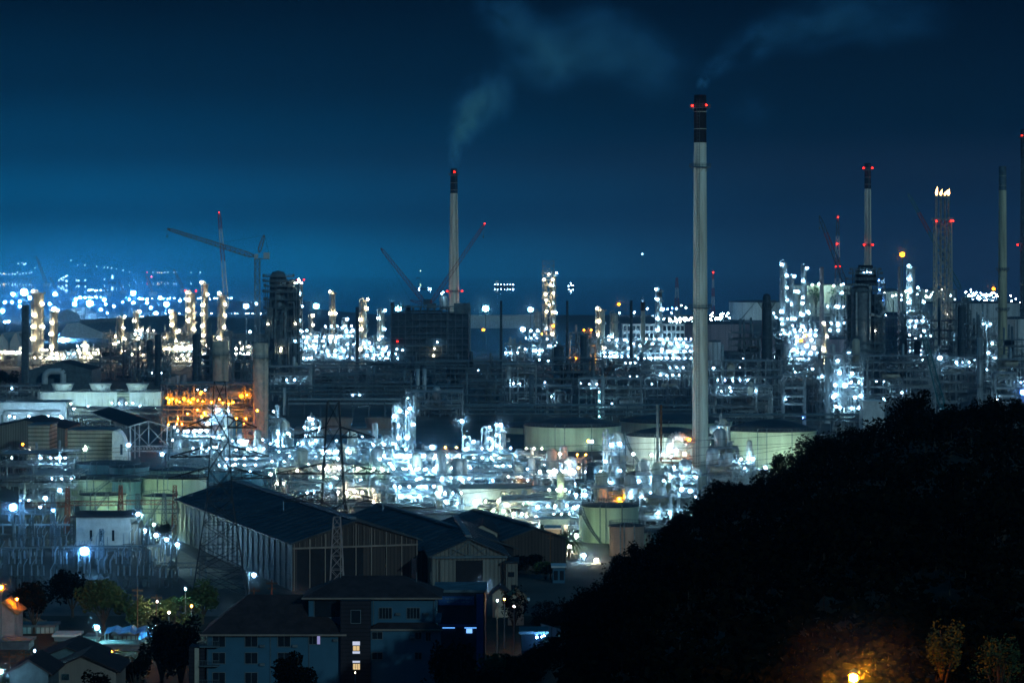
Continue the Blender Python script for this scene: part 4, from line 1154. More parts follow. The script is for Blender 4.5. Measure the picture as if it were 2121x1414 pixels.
# ------------------------------------------------------------------ dark reactor tower on the right
def dark_tower_right():
    d = 1700; px = 1790; x = X(px, d)
    T = thing('reactor_tower', 'massive dark reactor tower with round vessel and railed crown, right side', 'reactor tower', (x, d, 0))
    P = lambda p: X(p, d) - x
    r = 17 * d / F
    MB().lathe(P(1786), r, [(r * 1.5, 0), (r * 1.5, Z(720, d)), (r * 1.25, Z(700, d)), (r * 1.25, Z(618, d)), (r * 1.35, Z(610, d)), (r * 1.2, Z(596, d)), (r * .5, Z(590, d))], 32).build('reactor_vessel', M['msteel'], T, True)
    MB().lathe(P(1818), r * 1.5, [(r * .62, 0), (r * .62, Z(640, d)), (r * .4, Z(632, d)), (.01, Z(630, d))], 24).build('side_vessel', M['dkstack'], T, True)
    MB().lathe(P(1795), r, [(r * 1.35, Z(592, d)), (r * 1.35, Z(572, d)), (r * 1.1, Z(560, d)), (r * .9, Z(553, d)), (r * .9, Z(549, d)), (.01, Z(549, d))], 28).build('crown_vessel', M['black'], T, True)
    rng = random.Random(6)
    MB().box(P(1757), 7, 0, P(1831), r * 2.1, Z(610, d)).build('rear_light_block', M['dkstack'], T)  # dark box added behind the frames to block light from beyond
    for k in range(12):
        a_ = 1768 + k * 4.6; MB().tube((P(a_), (-1) ** k * 1.5 + 2, Z(590, d)), (P(a_), (-1) ** k * 1.5 + 2, Z(rng.uniform(549, 562), d)), .35, 6).build('crown_pipe', M['dsteel'], T)
    fm, fr = MB(), MB()
    for row, a, b in ((560, 1764, 1824), (568, 1762, 1827), (580, 1756, 1829), (592, 1752, 1833), (604, 1752, 1830), (640, 1754, 1768), (665, 1754, 1832), (690, 1752, 1768), (712, 1752, 1832), (728, 1752, 1834)):
        z = Z(row, d); fm.box(P(a), -3.2 if row < 610 or row > 700 else 1.5, z, P(b), r * 2.2, z + .35)
        rail(fr, [(P(a), r * 2), (P(a), -3.2), (P(b), -3.2), (P(b), r * 2)], z + .3, t=.14, step=1.6)
    fm.build('floor_grating', M['dsteel'], T); fr.build('handrail', M['dsteel'], T)
    mb = MB()
    for a in (1754, 1766, 1811, 1832):
        for y in (-3, r * 2.1): mb.tube((P(a), y, 0), (P(a), y, Z(594, d)), .3)
    for a, b in ((1754, 1766), (1811, 1832)):
        k = 5
        while k < Z(600, d): 
            mb.tube((P(a), -3, k), (P(b), -3, k), .2); mb.tube((P(a), -3, k), (P(b), -3, k + 4), .14); mb.tube((P(b), -3, k), (P(a), -3, k + 4), .14); k += 4
    mb.build('steel_frame', M['dsteel'], T)
    mb = MB()
    mb.path([(P(1763), -1, Z(590, d)), (P(1797), -1, Z(590, d)), (P(1801), -1, Z(596, d)), (P(1801), -1, Z(705, d))], .75, 10)
    mb.path([(P(1773), -2, Z(605, d)), (P(1773), -2, Z(695, d))], .7, 10)
    mb.path([(P(1822), -2, Z(622, d)), (P(1830), -2, Z(640, d)), (P(1822), -2, Z(656, d)), (P(1803), -2, Z(650, d))], .9, 10)
    mb.build('transfer_line', M['pipe'], T, True)
    lamps_px(T, [(1796, 563, 'white', 1.2), (1803, 564, 'white', 1.2), (1790, 564, 'white', 1.0), (1813, 685, 'warm', 1.6), (1758, 732, 'white', 5), (1767, 732, 'white', 2.2)], d - 3.6, power=60)
dark_tower_right()
# dark flared stack
def flared():
    d = 1700; x = X(1589, d); T = thing('steel_stack', 'dark stack with flared bracketed gallery and domed top, right of tallest chimney', 'stack', (x, d, 0))
    r = 10 * d / F
    MB().lathe(0, r, [(r * 1.15, 0), (r * 1.1, Z(700, d)), (r, Z(690, d)), (r, Z(630, d)), (r*.8, Z(625, d)), (r * .82, Z(616, d)), (r * .6, Z(610, d)), (.01, Z(608, d))], 24).build('shell', M['dkstack'], T, True)
    mb = MB(); z = Z(626, d); ring(mb, 0, r, r * .8, r * 1.9, z, 16, t=.12)
    for k in range(16):
        a = 2*pi*k/16; mb.tube((r*cos(a), r + r*sin(a), Z(640, d)), (r*1.85*cos(a), r + r*1.85*sin(a), z - .2), .14)
    mb.build('gallery', M['dsteel'], T)
    mb = MB(); ring(mb, 0, r, r, r * 1.5, Z(700, d), 16, t=.12); mb.build('lower_gallery', M['dsteel'], T)
flared()

# ================================================================== DARK BELT OF STEEL (bases rows 740-880)
BL = [  # px0, px1, top, dist, lit, nlamps, label
 (192, 262, 716, 1950, 0, 5, 'dark bushy frame silhouetted below the two slim columns'),
 (270, 345, 728, 1900, 0, 3, 'low dark frame with thin posts around the first dark round stack'),
 (408, 440, 700, 1650, 0, 4, 'narrow dark frame between dark round stack and first pale stack'),
 (478, 520, 730, 1600, 0, 2, 'dark frame standing between the two pale concrete stacks'),
 (556, 640, 760, 1650, .5, 3, 'dim teal frame at the foot of the huge dark tower'),
 (640, 760, 762, 1750, 0, 0, 'dim long frame left half of the dark belt below the bright units'),
 (690, 850, 775, 1600, 0, 2, 'dim frame with two pale round tanks on its deck'),
 (760, 900, 752, 1900, 0, 1, 'dark frame directly below the left half of scaffolded block'),
 (840, 958, 812, 1480, .5, 0, 'teal-lit open frame left of the dark gap, above the lit field'),
 (900, 1050, 748, 1850, 0, 1, 'dark frame below the right half of scaffolded block'),
 (1040, 1110, 755, 1650, .5, 0, 'tall dim tower frame right of the scaffolded block'),
 (1105, 1250, 742, 1750, 0, 3, 'dark frame stretching below the coker tower'),
 (960, 1045, 790, 1500, 0, 0, 'darkest frame above the bright upright vessels'),
 (1110, 1185, 800, 1500, .5, 0, 'dim frame with cross members left of the bluish lit ladder tower'),
 (1200, 1330, 785, 1480, .5, 1, 'dim blue frame with hoisting beam before the tallest chimney'),
 (1330, 1436, 752, 1560, .5, 6, 'frame with rows of tiny yellow lights left of tallest chimney'),
 (1250, 1345, 745, 1800, 0, 6, 'dark frame with many small lights below the yellowish stack'),
 (1515, 1575, 690, 1750, 0, 2, 'dark multi-deck frame left of the flared stack'),
 (1600, 1622, 690, 1750, 0, 1, 'narrow dark frame attached to the right of the flared stack'),
 (1470, 1620, 748, 1500, .5, 3, 'teal-lit open frame just right of the tallest chimney'),
 (1475, 1600, 800, 1320, .5, 2, 'lower teal-lit frame above the right-hand green tank'),
 (1700, 1732, 735, 1450, .5, 0, 'slim frame around the bluish vertical drum, left of lit tower'),
 (1785, 1935, 738, 1480, .6, 2, 'wide open trussed frame right of the lit platform tower'),
 (1930, 2030, 742, 1520, .6, 2, 'trussed frame crossed by the teal crane boom'),
 (1830, 1935, 660, 1750, 0, 6, 'tangled dark unit right of the dark reactor tower'),
 (1935, 2020, 665, 1700, 0, 4, 'tangled dark unit under the flare stack'),
 (1975, 2012, 628, 1680, 0, 2, 'tall dark frame with domed vessel left of the yellowish chimney'),
 (2010, 2040, 672, 1600, 0, 1, 'dark frame beside the tall ribbed drum near the right edge'),
 (2035, 2121, 745, 1500, .5, 1, 'teal-lit frame at the right edge below the yellowish chimney'),
 (2080, 2130, 705, 1700, 0, 1, 'dark unit at the right picture edge beside the grey-white tank'),
 (1620, 1700, 742, 1550, .5, 2, 'open frame behind the white ladder-like frame'),
]
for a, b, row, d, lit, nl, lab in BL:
    unit(a, b, row, d, lab, nl + (0 if lit == 0 else 2), 0 if lit == 0 else .5, 22, 6.5, 4.6, pipes=44, vessels=3, tall=3 if lit == 0 else 1, brace=.3 if lit < .6 else .85, lrpx=1.9 if lit == 0 else 1.15, power=80 if lit == 0 else 200)  # extra tiny lamps added in lit frames to brighten their steel
def big_pipe_rack(px0, px1, row, d, label, levels=3, lit='msteel', n=9, h=4.2, plit='dpipe', lamps_=0, zb=None):
    x0, x1 = X(px0, d), X(px1, d); W = x1 - x0; H = Z(row, d)
    T = thing('pipe_rack', label, 'pipe rack', ((x0 + x1) / 2, d, 0)); t = .15 * max(1, d / 1300)
    rng = random.Random(int(px0 + row))
    mb = MB(); nb = max(2, int(W / 8))
    for i in range(nb + 1):
        x = -W / 2 + W * i / nb
        for y in (0, 7): mb.tube((x, y, 0), (x, y, H), t)
        for k in range(levels): mb.tube((x, 0, H - .3 - k * 2.2), (x, 7, H - .3 - k * 2.2), t)
    for k in range(levels):
        for y in (0, 7): mb.tube((-W/2, y, H - .3 - k*2.2), (W/2, y, H - .3 - k*2.2), t * .7)
    mb.build('steel_frame', M[lit], T)
    pb = MB()
    for k in range(levels):
        for j in range(n):
            r = rng.choice((.12, .2, .3, .4)); y = .5 + 6 * j / n
            a = -W/2 if rng.random() < .7 else rng.uniform(-.5, .2) * W
            pb.tube((a, y, H - .1 - k * 2.2 + r), (W/2 if rng.random() < .7 else rng.uniform(0, .5) * W, y, H - .1 - k * 2.2 + r), r, 6)
    pb.build('pipework', M[plit], T, True)
    for i in range(lamps_):
        lamp(T, (-W/2 + W * (i + rng.random()) / lamps_, -.6, H - rng.choice((.2, 2.4, 4.4)) - .8), d, 2.5 * rng.choice((.7, 1, 1.2)), 'white')
    return T
big_pipe_rack(596, 830, 828, 1480, 'glinting parallel pipes on a long rack above the brown cooling tower', 2, 'msteel', 10, plit='pipe')
big_pipe_rack(556, 960, 800, 1600, 'long dark rack of thin pipes across the dark belt', 3, 'dsteel', 9)
big_pipe_rack(960, 1436, 840, 1440, 'long dark pipe rack behind the large green tanks', 3, 'dsteel', 9)
big_pipe_rack(1470, 1930, 860, 1300, 'long teal pipe rack running behind the right-hand green tank to the trees', 2, 'msteel', 8)
big_pipe_rack(600, 1100, 750, 2000, 'dark roof-like rack silhouetted under the blue-white units', 2, 'dsteel', 9)
# white ladder-like portal frames
def portal(p0, p1, r0, r1, d, label, rows):
    x0, x1 = X(p0, d), X(p1, d); T = thing('portal_frame', label, 'portal frame', ((x0 + x1) / 2, d, 0)); W = x1 - x0; H = Z(r0, d)
    mb = MB()
    for s in (-1, 1):
        mb.box(s*W/2 - .45, 0, 0, s*W/2 + .45, 1, H); mb.box(s*W/2 - .45, 8, 0, s*W/2 + .45, 9, H)
        mb.tube((s * W/2, .5, H - 3), (s * W/2 * .6, .5, H - .3), .3)
    mb.box(-W/2, 0, H, W/2, 9, H + .9); mb.build('portal', M['steel'], T)
    for row in rows:
        z = Z(row, d); MB().box(-W/2 + .5, .3, z, W/2 - .5, 8.6, z + .9).build('deck', M['clad'], T)
    lamps_px(T, [(p0 + 4, rows[1] + 4, 'white', 1.6), (p1 - 5, rows[-1] + 4, 'blue', 2)], d - .5, power=90)
portal(1624, 1668, 778, 0, 1400, 'white ladder-like portal frame with four decks, between chimney and lit tower', (805, 823, 839, 862))
portal(2062, 2104, 775, 0, 1350, 'white ladder-like portal frame partly hidden by trees at right edge', (806, 822, 836, 850))
plain_stack(1714, 11, 742, 1420, 'bluish vertical drum between portal frame and lit platform tower', 'clad', (), 1.0, 18, 'vertical_drum', 'drum', False)
plain_stack(2031, 13, 700, 1400, 'tall ribbed metallic drum left of the trees at right edge', 'clad', (742, 800), 1.0, 20, 'vertical_drum', 'drum')
column(1994, 18, 632, 1660, 'dark domed vessel inside tall frame left of the yellowish chimney', 1, 'dkstack', plats=3)
plain_stack(1101, 10, 775, 1560, 'dim grey upright drum in dark belt left of centre', 'msteel', (), 1, 16, 'vertical_drum', 'drum')
T = plain_stack(1241, 7, 806, 1470, 'bluish lit ladder tower in the dark belt', 'clad', (), 1, 12, 'vertical_drum', 'drum')
lamps_px(T, [(1241, 812, 'cyan', 1.4), (1241, 830, 'cyan', 1.4), (1241, 848, 'cyan', 1.4), (1241, 862, 'cyan', 1.4)], 1466, power=60)
plain_stack(589, 7, 803, 1500, 'slim pale-blue drum between second pale stack and the brown tower', 'clad', (), 1, 14, 'vertical_drum', 'drum', False)
plain_stack(865, 9, 764, 1700, 'left one of two small pale drums in the dark belt', 'clad', (), 1, 14, 'vertical_drum', 'drum', False)
plain_stack(879, 9, 764, 1700, 'right one of two small pale drums in the dark belt', 'clad', (), 1, 14, 'vertical_drum', 'drum', False)
pole_lamp(1947, 741, 1500, 'glaring blue-white lamp above the trussed frames at right', 'white', 5.5, power=500)
pole_lamp(1683, 764, 1420, 'glaring lamp small and blue right of tallest chimney frames', 'white', 3, power=160)
pole_lamp(1478, 762, 1500, 'paired bluish lamps just right of tallest chimney', 'white', 3.4, power=200)
pole_lamp(2119, 812, 1250, 'blue-violet lamp at the right picture edge above the trees', 'blue', 7, power=900)
# lit platform tower at right
T = unit(1728, 1788, 735, 1330, 'lit platform tower wrapped with ducts, left of the ridge trees', 6, 1, 16, 6, 5, cat='platform tower', kind='white', pipes=60, vessels=6, tall=1,
     lpts=[(1735, 747, 'white', 3.6), (1739, 772, 'white', 4.2), (1765, 773, 'white', 3.2), (1730, 797, 'white', 3.6), (1750, 798, 'white', 6), (1726, 822, 'white', 4.6), (1731, 817, 'white', 3.4), (1771, 823, 'white', 3.2), (1783, 820, 'white', 4), (1732, 842, 'white', 2.6), (1740, 844, 'white', 2.6)], power=260, lrpx=2.2)
base_building('warehouse', 'pale flat box building between lit platform tower and ridge trees', 'warehouse', 1788, 1832, 832, 0, 1280, 14, 'white', 'white')
# ================================================================== LEFT MIDDLE: COOLING TOWER, SHEDS, FURNACE
def cooling_tower():
    d = 1500; x = X(215, d)
    T = thing('cooling_tower', 'long pale cooling tower block with three white fan stacks', 'cooling tower', (x, d, 0))
    P = lambda p: X(p, d) - x
    H = Z(812, d)
    MB().box(P(78), 0, 4, P(242), 14, H).box(P(268), 0, 4, P(334), 14, H).build('side_panel', M['wtank'], T)
    MB().box(P(242), .6, 3, P(268), 13.5, H - .3).build('louvre_panel', M['louvre'], T)
    MB().box(P(78), .5, 0, P(334), 13.5, 3.997).build('basin', M['conc'], T)
    for px in (125.5, 204, 281):
        w_ = 24.5 * d / F
        mb = MB().lathe(P(px), 7, [(w_ * .72, H + .01), (w_ * .74, H + .6), (w_ * .86, Z(801, d)), (w_ * 1.0, Z(795, d)), (w_ * .96, Z(795, d)), (w_ * .8, Z(803, d))], 32)
        mb.build('fan_stack', M['white'], T, True)
    mb = MB(); k = P(80)
    while k < P(334): mb.tube((k, 0.1, H), (k, .1, H + 1.3), .1); k += 1.9
    mb.tube((P(80), .1, H + 1.3), (P(334), .1, H + 1.3), .1); mb.build('handrail', M['steel'], T)
    mb = MB()
    for px in (177, 205, 212, 224, 235, 290, 300, 308, 318, 328): mb.tube((P(px), -.4, 2), (P(px), -.4, Z(826, d)), .12)
    mb.build('drain_pipe', M['dpipe'], T)
cooling_tower()
for i, px in enumerate((92, 122, 152, 182, 212, 255, 290, 322)):
    pole_lamp(px, 842 + (i % 3) * 2, 1478, 'added hidden lamp standing low along the pale cooling tower wall', 'green' if i % 3 == 1 else 'white', 2.2, power=900, group='added wall lamps of the pale cooling tower')  # hidden lamps added to brighten the cooling tower wall
for i, px in enumerate((20, 62, 100, 128)):
    pole_lamp(px, 862 + (i % 2) * 3, 1385, 'added hidden lamp along the white hazy building at left', 'white', 2.2, power=600, group='added wall lamps of the white building at left')  # added out of sight to lift the white building's front
unit(-8, 80, 800, 1420, 'white piped frame with truss left of the cooling tower block', 3, 1, 10, 6, 4, pipes=40, vessels=0, tall=0, brace=.9)
base_building('process_building', 'white hazy building with roofline left of the leafy mast', 'building', -10, 137, 834, 0, 1400, 22, 'white', 'steel')
MB_ = thing('pipe_rack', 'white lagged duct on legs in front of the white building at left', 'pipe rack', (X(60, 1370), 1370, 0))
mb = MB(); P_ = lambda p: X(p, 1370) - X(60, 1370)
mb.path([(P_(8), 0, 0), (P_(8), 0, Z(858, 1370)), (P_(12), 0, Z(854, 1370)), (P_(125), 0, Z(854, 1370))], 1.3, 10); mb.build('duct', M['white'], MB_, True)
mb = MB()
for p in (30, 55, 80, 105): mb.tube((P_(p), 0, 0), (P_(p), 0, Z(857, 1370)), .25)
mb.build('leg', M['steel'], MB_)
lamps_px(MB_, [(125, 862, 'white', 3), (112, 866, 'white', 2.4), (30, 864, 'white', 2.4), (60, 862, 'white', 2)], 1366)
unit(140, 335, 845, 1380, 'low greenish pipe deck in front of the cooling tower block', 7, .5, 16, 6, 4, pipes=60, vessels=2, tall=0, kinds=['white', 'green'], lrpx=2)
# big arch-ducted dark hall on the left
T = base_building('compressor_hall', 'dark hall with curved white duct behind the cooling tower block', 'hall', 60, 190, 766, 0, 1800, 40, 'dsteel', 'roof', 5)
mb = MB(); d = 1790; x0 = T.location.x
arc = [(X(92, d) - x0, -9, Z(795, d))] + [(X(106 - 14 * cos(a), d) - x0, -9, Z(781 - 12 * sin(a), d)) for a in [i * pi / 12 for i in range(0, 7)]] + [(X(126, d) - x0, -9, Z(769, d)), (X(130, d) - x0, -9, Z(774, d)), (X(130, d) - x0, -9, Z(795, d))]
mb.path(arc, 2.0, 12); mb.build('curved_duct', M['white'], T, True)
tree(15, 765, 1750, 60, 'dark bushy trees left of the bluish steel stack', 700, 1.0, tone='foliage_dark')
# sheds with dark roofs
def shed(label, px0, px1, row, d, depth, gable, wall, zrot=0, open_=False):
    T = base_building('shed', label, 'shed', px0, px1, row, 0, d, depth, wall, 'roof', gable)
    return T
shed('wide shed with low dark roof at the left edge below the white building', -30, 135, 888, 1180, 40, 3.5, 'siding')
T = thing('storage_shed', 'open-ended white trussed shed with dark roof beside the louvred hall', 'shed', (X(308, 1150), 1150, 0))
d = 1150; P_ = lambda p: X(p, d) - X(308, d); h = Z(884, d)
mb = MB()
mb.tube((P_(270), 0, 0), (P_(270), 0, h), .35); mb.tube((P_(346), 0, 0), (P_(346), 0, h), .35); mb.tube((P_(308), 0, h - 8), (P_(308), 0, h + 2.2), .22)
mb.tube((P_(266), 0, h), (P_(308), 0, h + 2.4), .3); mb.tube((P_(308), 0, h + 2.4), (P_(352), 0, h), .3)
for a, b in ((270, 308), (308, 346)):
    mb.tube((P_(a), 0, h), (P_(b), 0, h - 7.5), .16); mb.tube((P_(b), 0, h), (P_(a), 0, h - 7.5), .16)
mb.tube((P_(270), 0, h - 7.6), (P_(346), 0, h - 7.6), .22); mb.tube((P_(270), 0, h - 9.8), (P_(346), 0, h - 9.8), .22)
for i in range(12):
    a = 270 + 76 * i / 12; mb.tube((P_(a), 0, h - 9.8), (P_(a + 6.3), 0, h - 7.6), .1); mb.tube((P_(a), 0, h - 7.6), (P_(a + 6.3), 0, h - 9.8), .1)
for k in (1, 2): 
    for a in (270, 346): mb.tube((P_(a), 14 * k, 0), (P_(a), 14 * k, h), .3)
mb.build('truss_frame', M['white'], T)
mb = MB()
for s, (a, b) in enumerate(((266, 308), (308, 352))):
    z0, z1 = (h + .4, h + 2.8) if s == 0 else (h + 2.8, h + .4)
    mb.poly([(P_(a), -1, z0), (P_(b), -1, z1), (P_(b) - 28, 85, z1 + 1), (P_(a) - 28, 85, z0 + 1)])
mb.build('roof', M['roof'], T)
# louvred halls
for a, b, row, dd, lab in ((140, 236, 892, 1120, 'louvred pale hall with horizontal slats beside the rounded white box'), (58, 102, 882, 1130, 'yellow-green louvred hall between two dark roofed sheds')):
    T = base_building('louvred_hall', lab, 'hall', a, b, row, 0, dd, 20, 'louvre', 'msteel', 0)
T = thing('silencer_box', 'rounded white housing right of the louvred hall', 'housing', (X(246, 1105), 1105, 0))
P_ = lambda p: X(p, 1105) - X(246, 1105)
mb = MB(); zt = Z(893, 1105); pts = [(P_(232), 0), (P_(232), zt), (P_(246), zt), (P_(254), zt - 2), (P_(260), zt - 5), (P_(263), zt - 9), (P_(263), 0)]
mb.poly([(p[0], 0, p[1]) for p in pts][::-1]); mb.poly([(p[0], 9, p[1]) for p in pts])
for p, q_ in zip(pts, pts[1:] + pts[:1]): mb.poly([(p[0], 0, p[1]), (q_[0], 0, q_[1]), (q_[0], 9, q_[1]), (p[0], 9, p[1])])
mb.build('shell', M['white'], T); MB().box(P_(249), -.1, zt - 9, P_(254), -.005, zt - 5).build('hatch', M['glass'], T)
pole_lamp(176, 930, 1085, 'greenish double lamp in front of the louvred hall', 'green', 4.6, power=260)
pole_lamp(177, 925 - 0, 1095, 'upper greenish lamp beside the louvred hall', 'green', 3.2)
pole_lamp(266, 922, 1090, 'white lamp on a pole beside the trussed shed', 'white', 4.6, power=260)
pole_lamp(336, 940, 1060, 'white lamp below the trussed shed doorway', 'white', 4.0, power=260)
pole_lamp(61, 934, 1080, 'warm white lamp in front of the left dark-roofed shed', 'warm', 4.2, power=260)
pole_lamp(26, 948, 1060, 'white lamp at far left above the switchyard', 'green', 3.6, power=260)
pole_lamp(47, 920, 1100, 'small orange lamp on the left shed wall', 'orange', 2.8)
T = pole_lamp(136, 975, 1000, 'white lamp over the small lit building by the dark tanks', 'white', 4.4, power=260)
base_building('pump_house', 'small brightly lit white building left of the dark blue tanks', 'pump house', 105, 156, 982, 0, 1010, 10, 'white', 'white')
# orange-lit furnace unit
ORL = [(346, 824), (357, 826), (381, 826, 'orange', 4), (400, 826, 'orange', 3.6), (390, 830), (417, 812, 'orange', 3.2), (420, 831), (438, 833), (483, 833), (500, 820, 'orange', 5), (418, 862), (424, 858), (532, 850, 'orange', 3), (366, 829), (462, 834), (474, 836), (350, 833), (410, 829), (372, 832), (395, 833)]
T = unit(334, 538, 796, 1250, 'wide furnace unit glowing orange under two dark decks', 0, 1, 22, 7, 7, pipes=110, vessels=4, tall=0, kind='orange', lpts=ORL, lrpx=2.3, power=110, cat='furnace unit', seed=11)
x0 = T.location.x; P_ = lambda p: X(p, 1250) - x0
mb = MB(); mb.box(P_(335), -1.2, Z(842, 1250), P_(520), 20, Z(839, 1250)); mb.box(P_(335), -1.2, Z(797, 1250), P_(480), 20, Z(794, 1250)); mb.build('main_deck', M['dsteel'], T)
mb = MB()
rng = random.Random(4)
for i in range(34):
    p = 346 + rng.random() * 180; mb.tube((P_(p), rng.uniform(0, 5), Z(838, 1250)), (P_(p), rng.uniform(0, 5), Z(rng.uniform(800, 815), 1250)), rng.uniform(.25, .6), 6)
mb.build('furnace_tube', M['conc'], T)
for i in range(16): lamp(T, (P_(350 + i * 11.5), rng.uniform(1, 12), Z(rng.choice((818, 828, 856, 880, 900)), 1250)), 1250, 1.4, 'orange', 210)  # unseen inner lamps added to deepen the orange glow
for i in range(9): lamp(T, (P_(350 + i * 20), -2.2, Z(rng.choice((848, 856, 866, 878)), 1250)), 1250, 1.3, 'orange', 200)  # more lamps added in front to light the lower furnace orange
for p, h in ((349, 784), (356, 781), (365, 778), (379, 776)):
    MB().lathe(P_(p), 5, [(.95, Z(797, 1250)), (.95, Z(h, 1250))], 14).build('stub_stack', M['pink'], T, True)
T = thing('lattice_tower', 'orange-lit lattice stair tower beside the second pale concrete stack', 'lattice tower', (X(518, 1225), 1225, 0))
mb = MB(); lattice_mast(mb, 0, 0, 0, Z(850, 1225), 4.6, 4.6, 4.2, .2); mb.build('lattice_frame', M['pink'], T)
lamps_px(T, [(534, 905, 'orange', 4.2), (507, 921, 'orange', 4.2), (533, 850, 'orange', 2.6), (478, 931, 'orange', 3)], 1218, 'orange', power=200)
for p, lab in ((481, 'left'), (494, 'right')):
    column(p + 2, 11, 872, 1210, 'blue-grey squat silo, %s of the two beside the orange stair tower' % lab, 0, 'btank', plats=0, riser=False, name='silo', cat='silo', dome=False)
# brown cooling tower with two fan stacks
def brown_ct():
    d = 1330; x = X(705, d); T = thing('cooling_tower', 'dull brown cooling tower with two wide fan stacks above lit field', 'cooling tower', (x, d, 0))
    P = lambda p: X(p, d) - x; H = Z(889, d)
    MB().box(P(606), 0, 2, P(812), 26, H).build('casing', M['brtank'], T)
    MB().box(P(606), .4, 0, P(812), 25.6, 1.997).build('basin', M['conc'], T)
    for a, b in ((655, 729), (752, 815)):
        w_ = (P(b) - P(a)) / 2; MB().lathe((P(a) + P(b)) / 2, 12, [(w_ * .86, H + .01), (w_ * .88, H + 1), (w_, Z(868, d)), (w_ * .96, Z(868, d)), (w_ * .85, Z(880, d))], 36).build('fan_stack', M['brtank'], T, True)
brown_ct()
# ================================================================== GREEN AND WHITE TANKS ON THE RIGHT OF THE MIDDLE
tank(1186, 200, 885, 1210, 'largest pale green tank in the centre with dark domed roof', 'gtank', 15, a_st=-1.2, stair_flip=.01, stair=False)
tank(1120, 190, 887, 1330, 'pale green tank peeping out left behind the largest one', 'gtank', 10, stair=False)
tank(1400, 232, 877, 1260, 'pale green tank with dark roof directly behind the tallest chimney', 'gtank', 14, stair=False)
tank(1385, 176, 905, 1120, 'whitish tank with diagonal stair in front of tallest chimney\'s tank', 'wtank', 16, a_st=-2.25, stair_flip=-.8)
tank(1597, 188, 894, 1110, 'pale green tank right of the tallest chimney with dark domed roof', 'gtank', 20, a_st=-2.4, stair_flip=-.9)
tank(1495, 56, 893, 1160, 'dark shadowed tank half hidden by the tallest chimney', 'btank', 6, stair=False)
tank(1330, 66, 986, 985, 'small white conical-roofed tank with ribbed roof', 'wtank', 9, stair=False)
tank(1111, 25, 984, 985, 'narrow white upright tank in the lit process field', 'wtank', 2, stair=False, n=28)
tank(984, 36, 999, 985, 'left one of two low dazzling white tanks', 'white', 2, stair=False, n=32, group='two low white tanks')
tank(1041, 38, 998, 985, 'right one of two low dazzling white tanks', 'white', 2, stair=False, n=32, group='two low white tanks')
tank(1264, 118, 1050, 812, 'grey-green tank with spiral stair lit brightly from below', 'gtank', 3, a_st=-1.9, stair_flip=-1, roofm='dkstack')
tank(1298, 72, 1090, 775, 'small brownish tank in front of the spiral-stair tank', 'brtank', 4, stair=False)
tank(1222, 46, 1066, 828, 'shaded tank flank left behind the spiral-stair tank', 'gtank', 3, stair=False)
tank(1352, 56, 1103, 790, 'dark low tank at the foot of the wooded hill', 'btank', 3, stair=False)
tank(1552, 27, 978, 985, 'small domed vessel in front of the right green tank', 'brtank', 8, stair=False, n=28)
for pts, dd, lab in ((((1108, 940), (1140, 950), (1172, 953), (1204, 950), (1240, 945), (1270, 940)), 1192, 'added low lamp at the foot of the largest green tank'),
                     (((1525, 975), (1560, 985), (1600, 985), (1640, 975), (1668, 950)), 1092, 'added low lamp at the foot of the right green tank'),
                     (((1312, 940), (1350, 942), (1390, 945)), 1104, 'added low lamp at the foot of the whitish tank with diagonal stair')):
    for px, row in pts: pole_lamp(px, row, dd, lab, 'pale', 1.9, power=1300, group='added lamps at the foot of the big tanks')  # low lamps added to brighten the tank shells
# ================================================================== LEFT NEAR TANKS
for a in [
 (222, 134, 962, 1010, 'dark blue tank farthest back in the left tank group', 'btank', 4),
 (268, 82, 968, 990, 'dark blue tank in the middle of the left tank group', 'btank', 4),
 (365, 116, 975, 1000, 'pale tank with grey roof right behind the left tank group', 'gtank', 4),
 (218, 144, 993, 935, 'large green-lit tank at the left of the tank group', 'gtank', 4),
 (262, 60, 997, 925, 'shaded tank between the two large left tanks', 'btank', 3),
 (360, 134, 991, 925, 'large half-shaded tank at the right of the left tank group', 'gtank', 4),
 (213, 95, 1026, 868, 'low floodlit yellow-green tank in front, left one of the pair', 'gtank', 2),
 (332, 72, 1028, 868, 'low floodlit green tank in front, partly behind the long hall', 'gtank', 3),
 (510, 78, 980, 1010, 'shaded blue tank right of the front pylon below lit racks', 'btank', 4),
 (445, 60, 978, 1040, 'dim blue tank behind the front pylon', 'btank', 3)]:
    tank(*a[:4], a[4], a[5], a[6], stair=a[0] in (213, 218, 332), n=48)
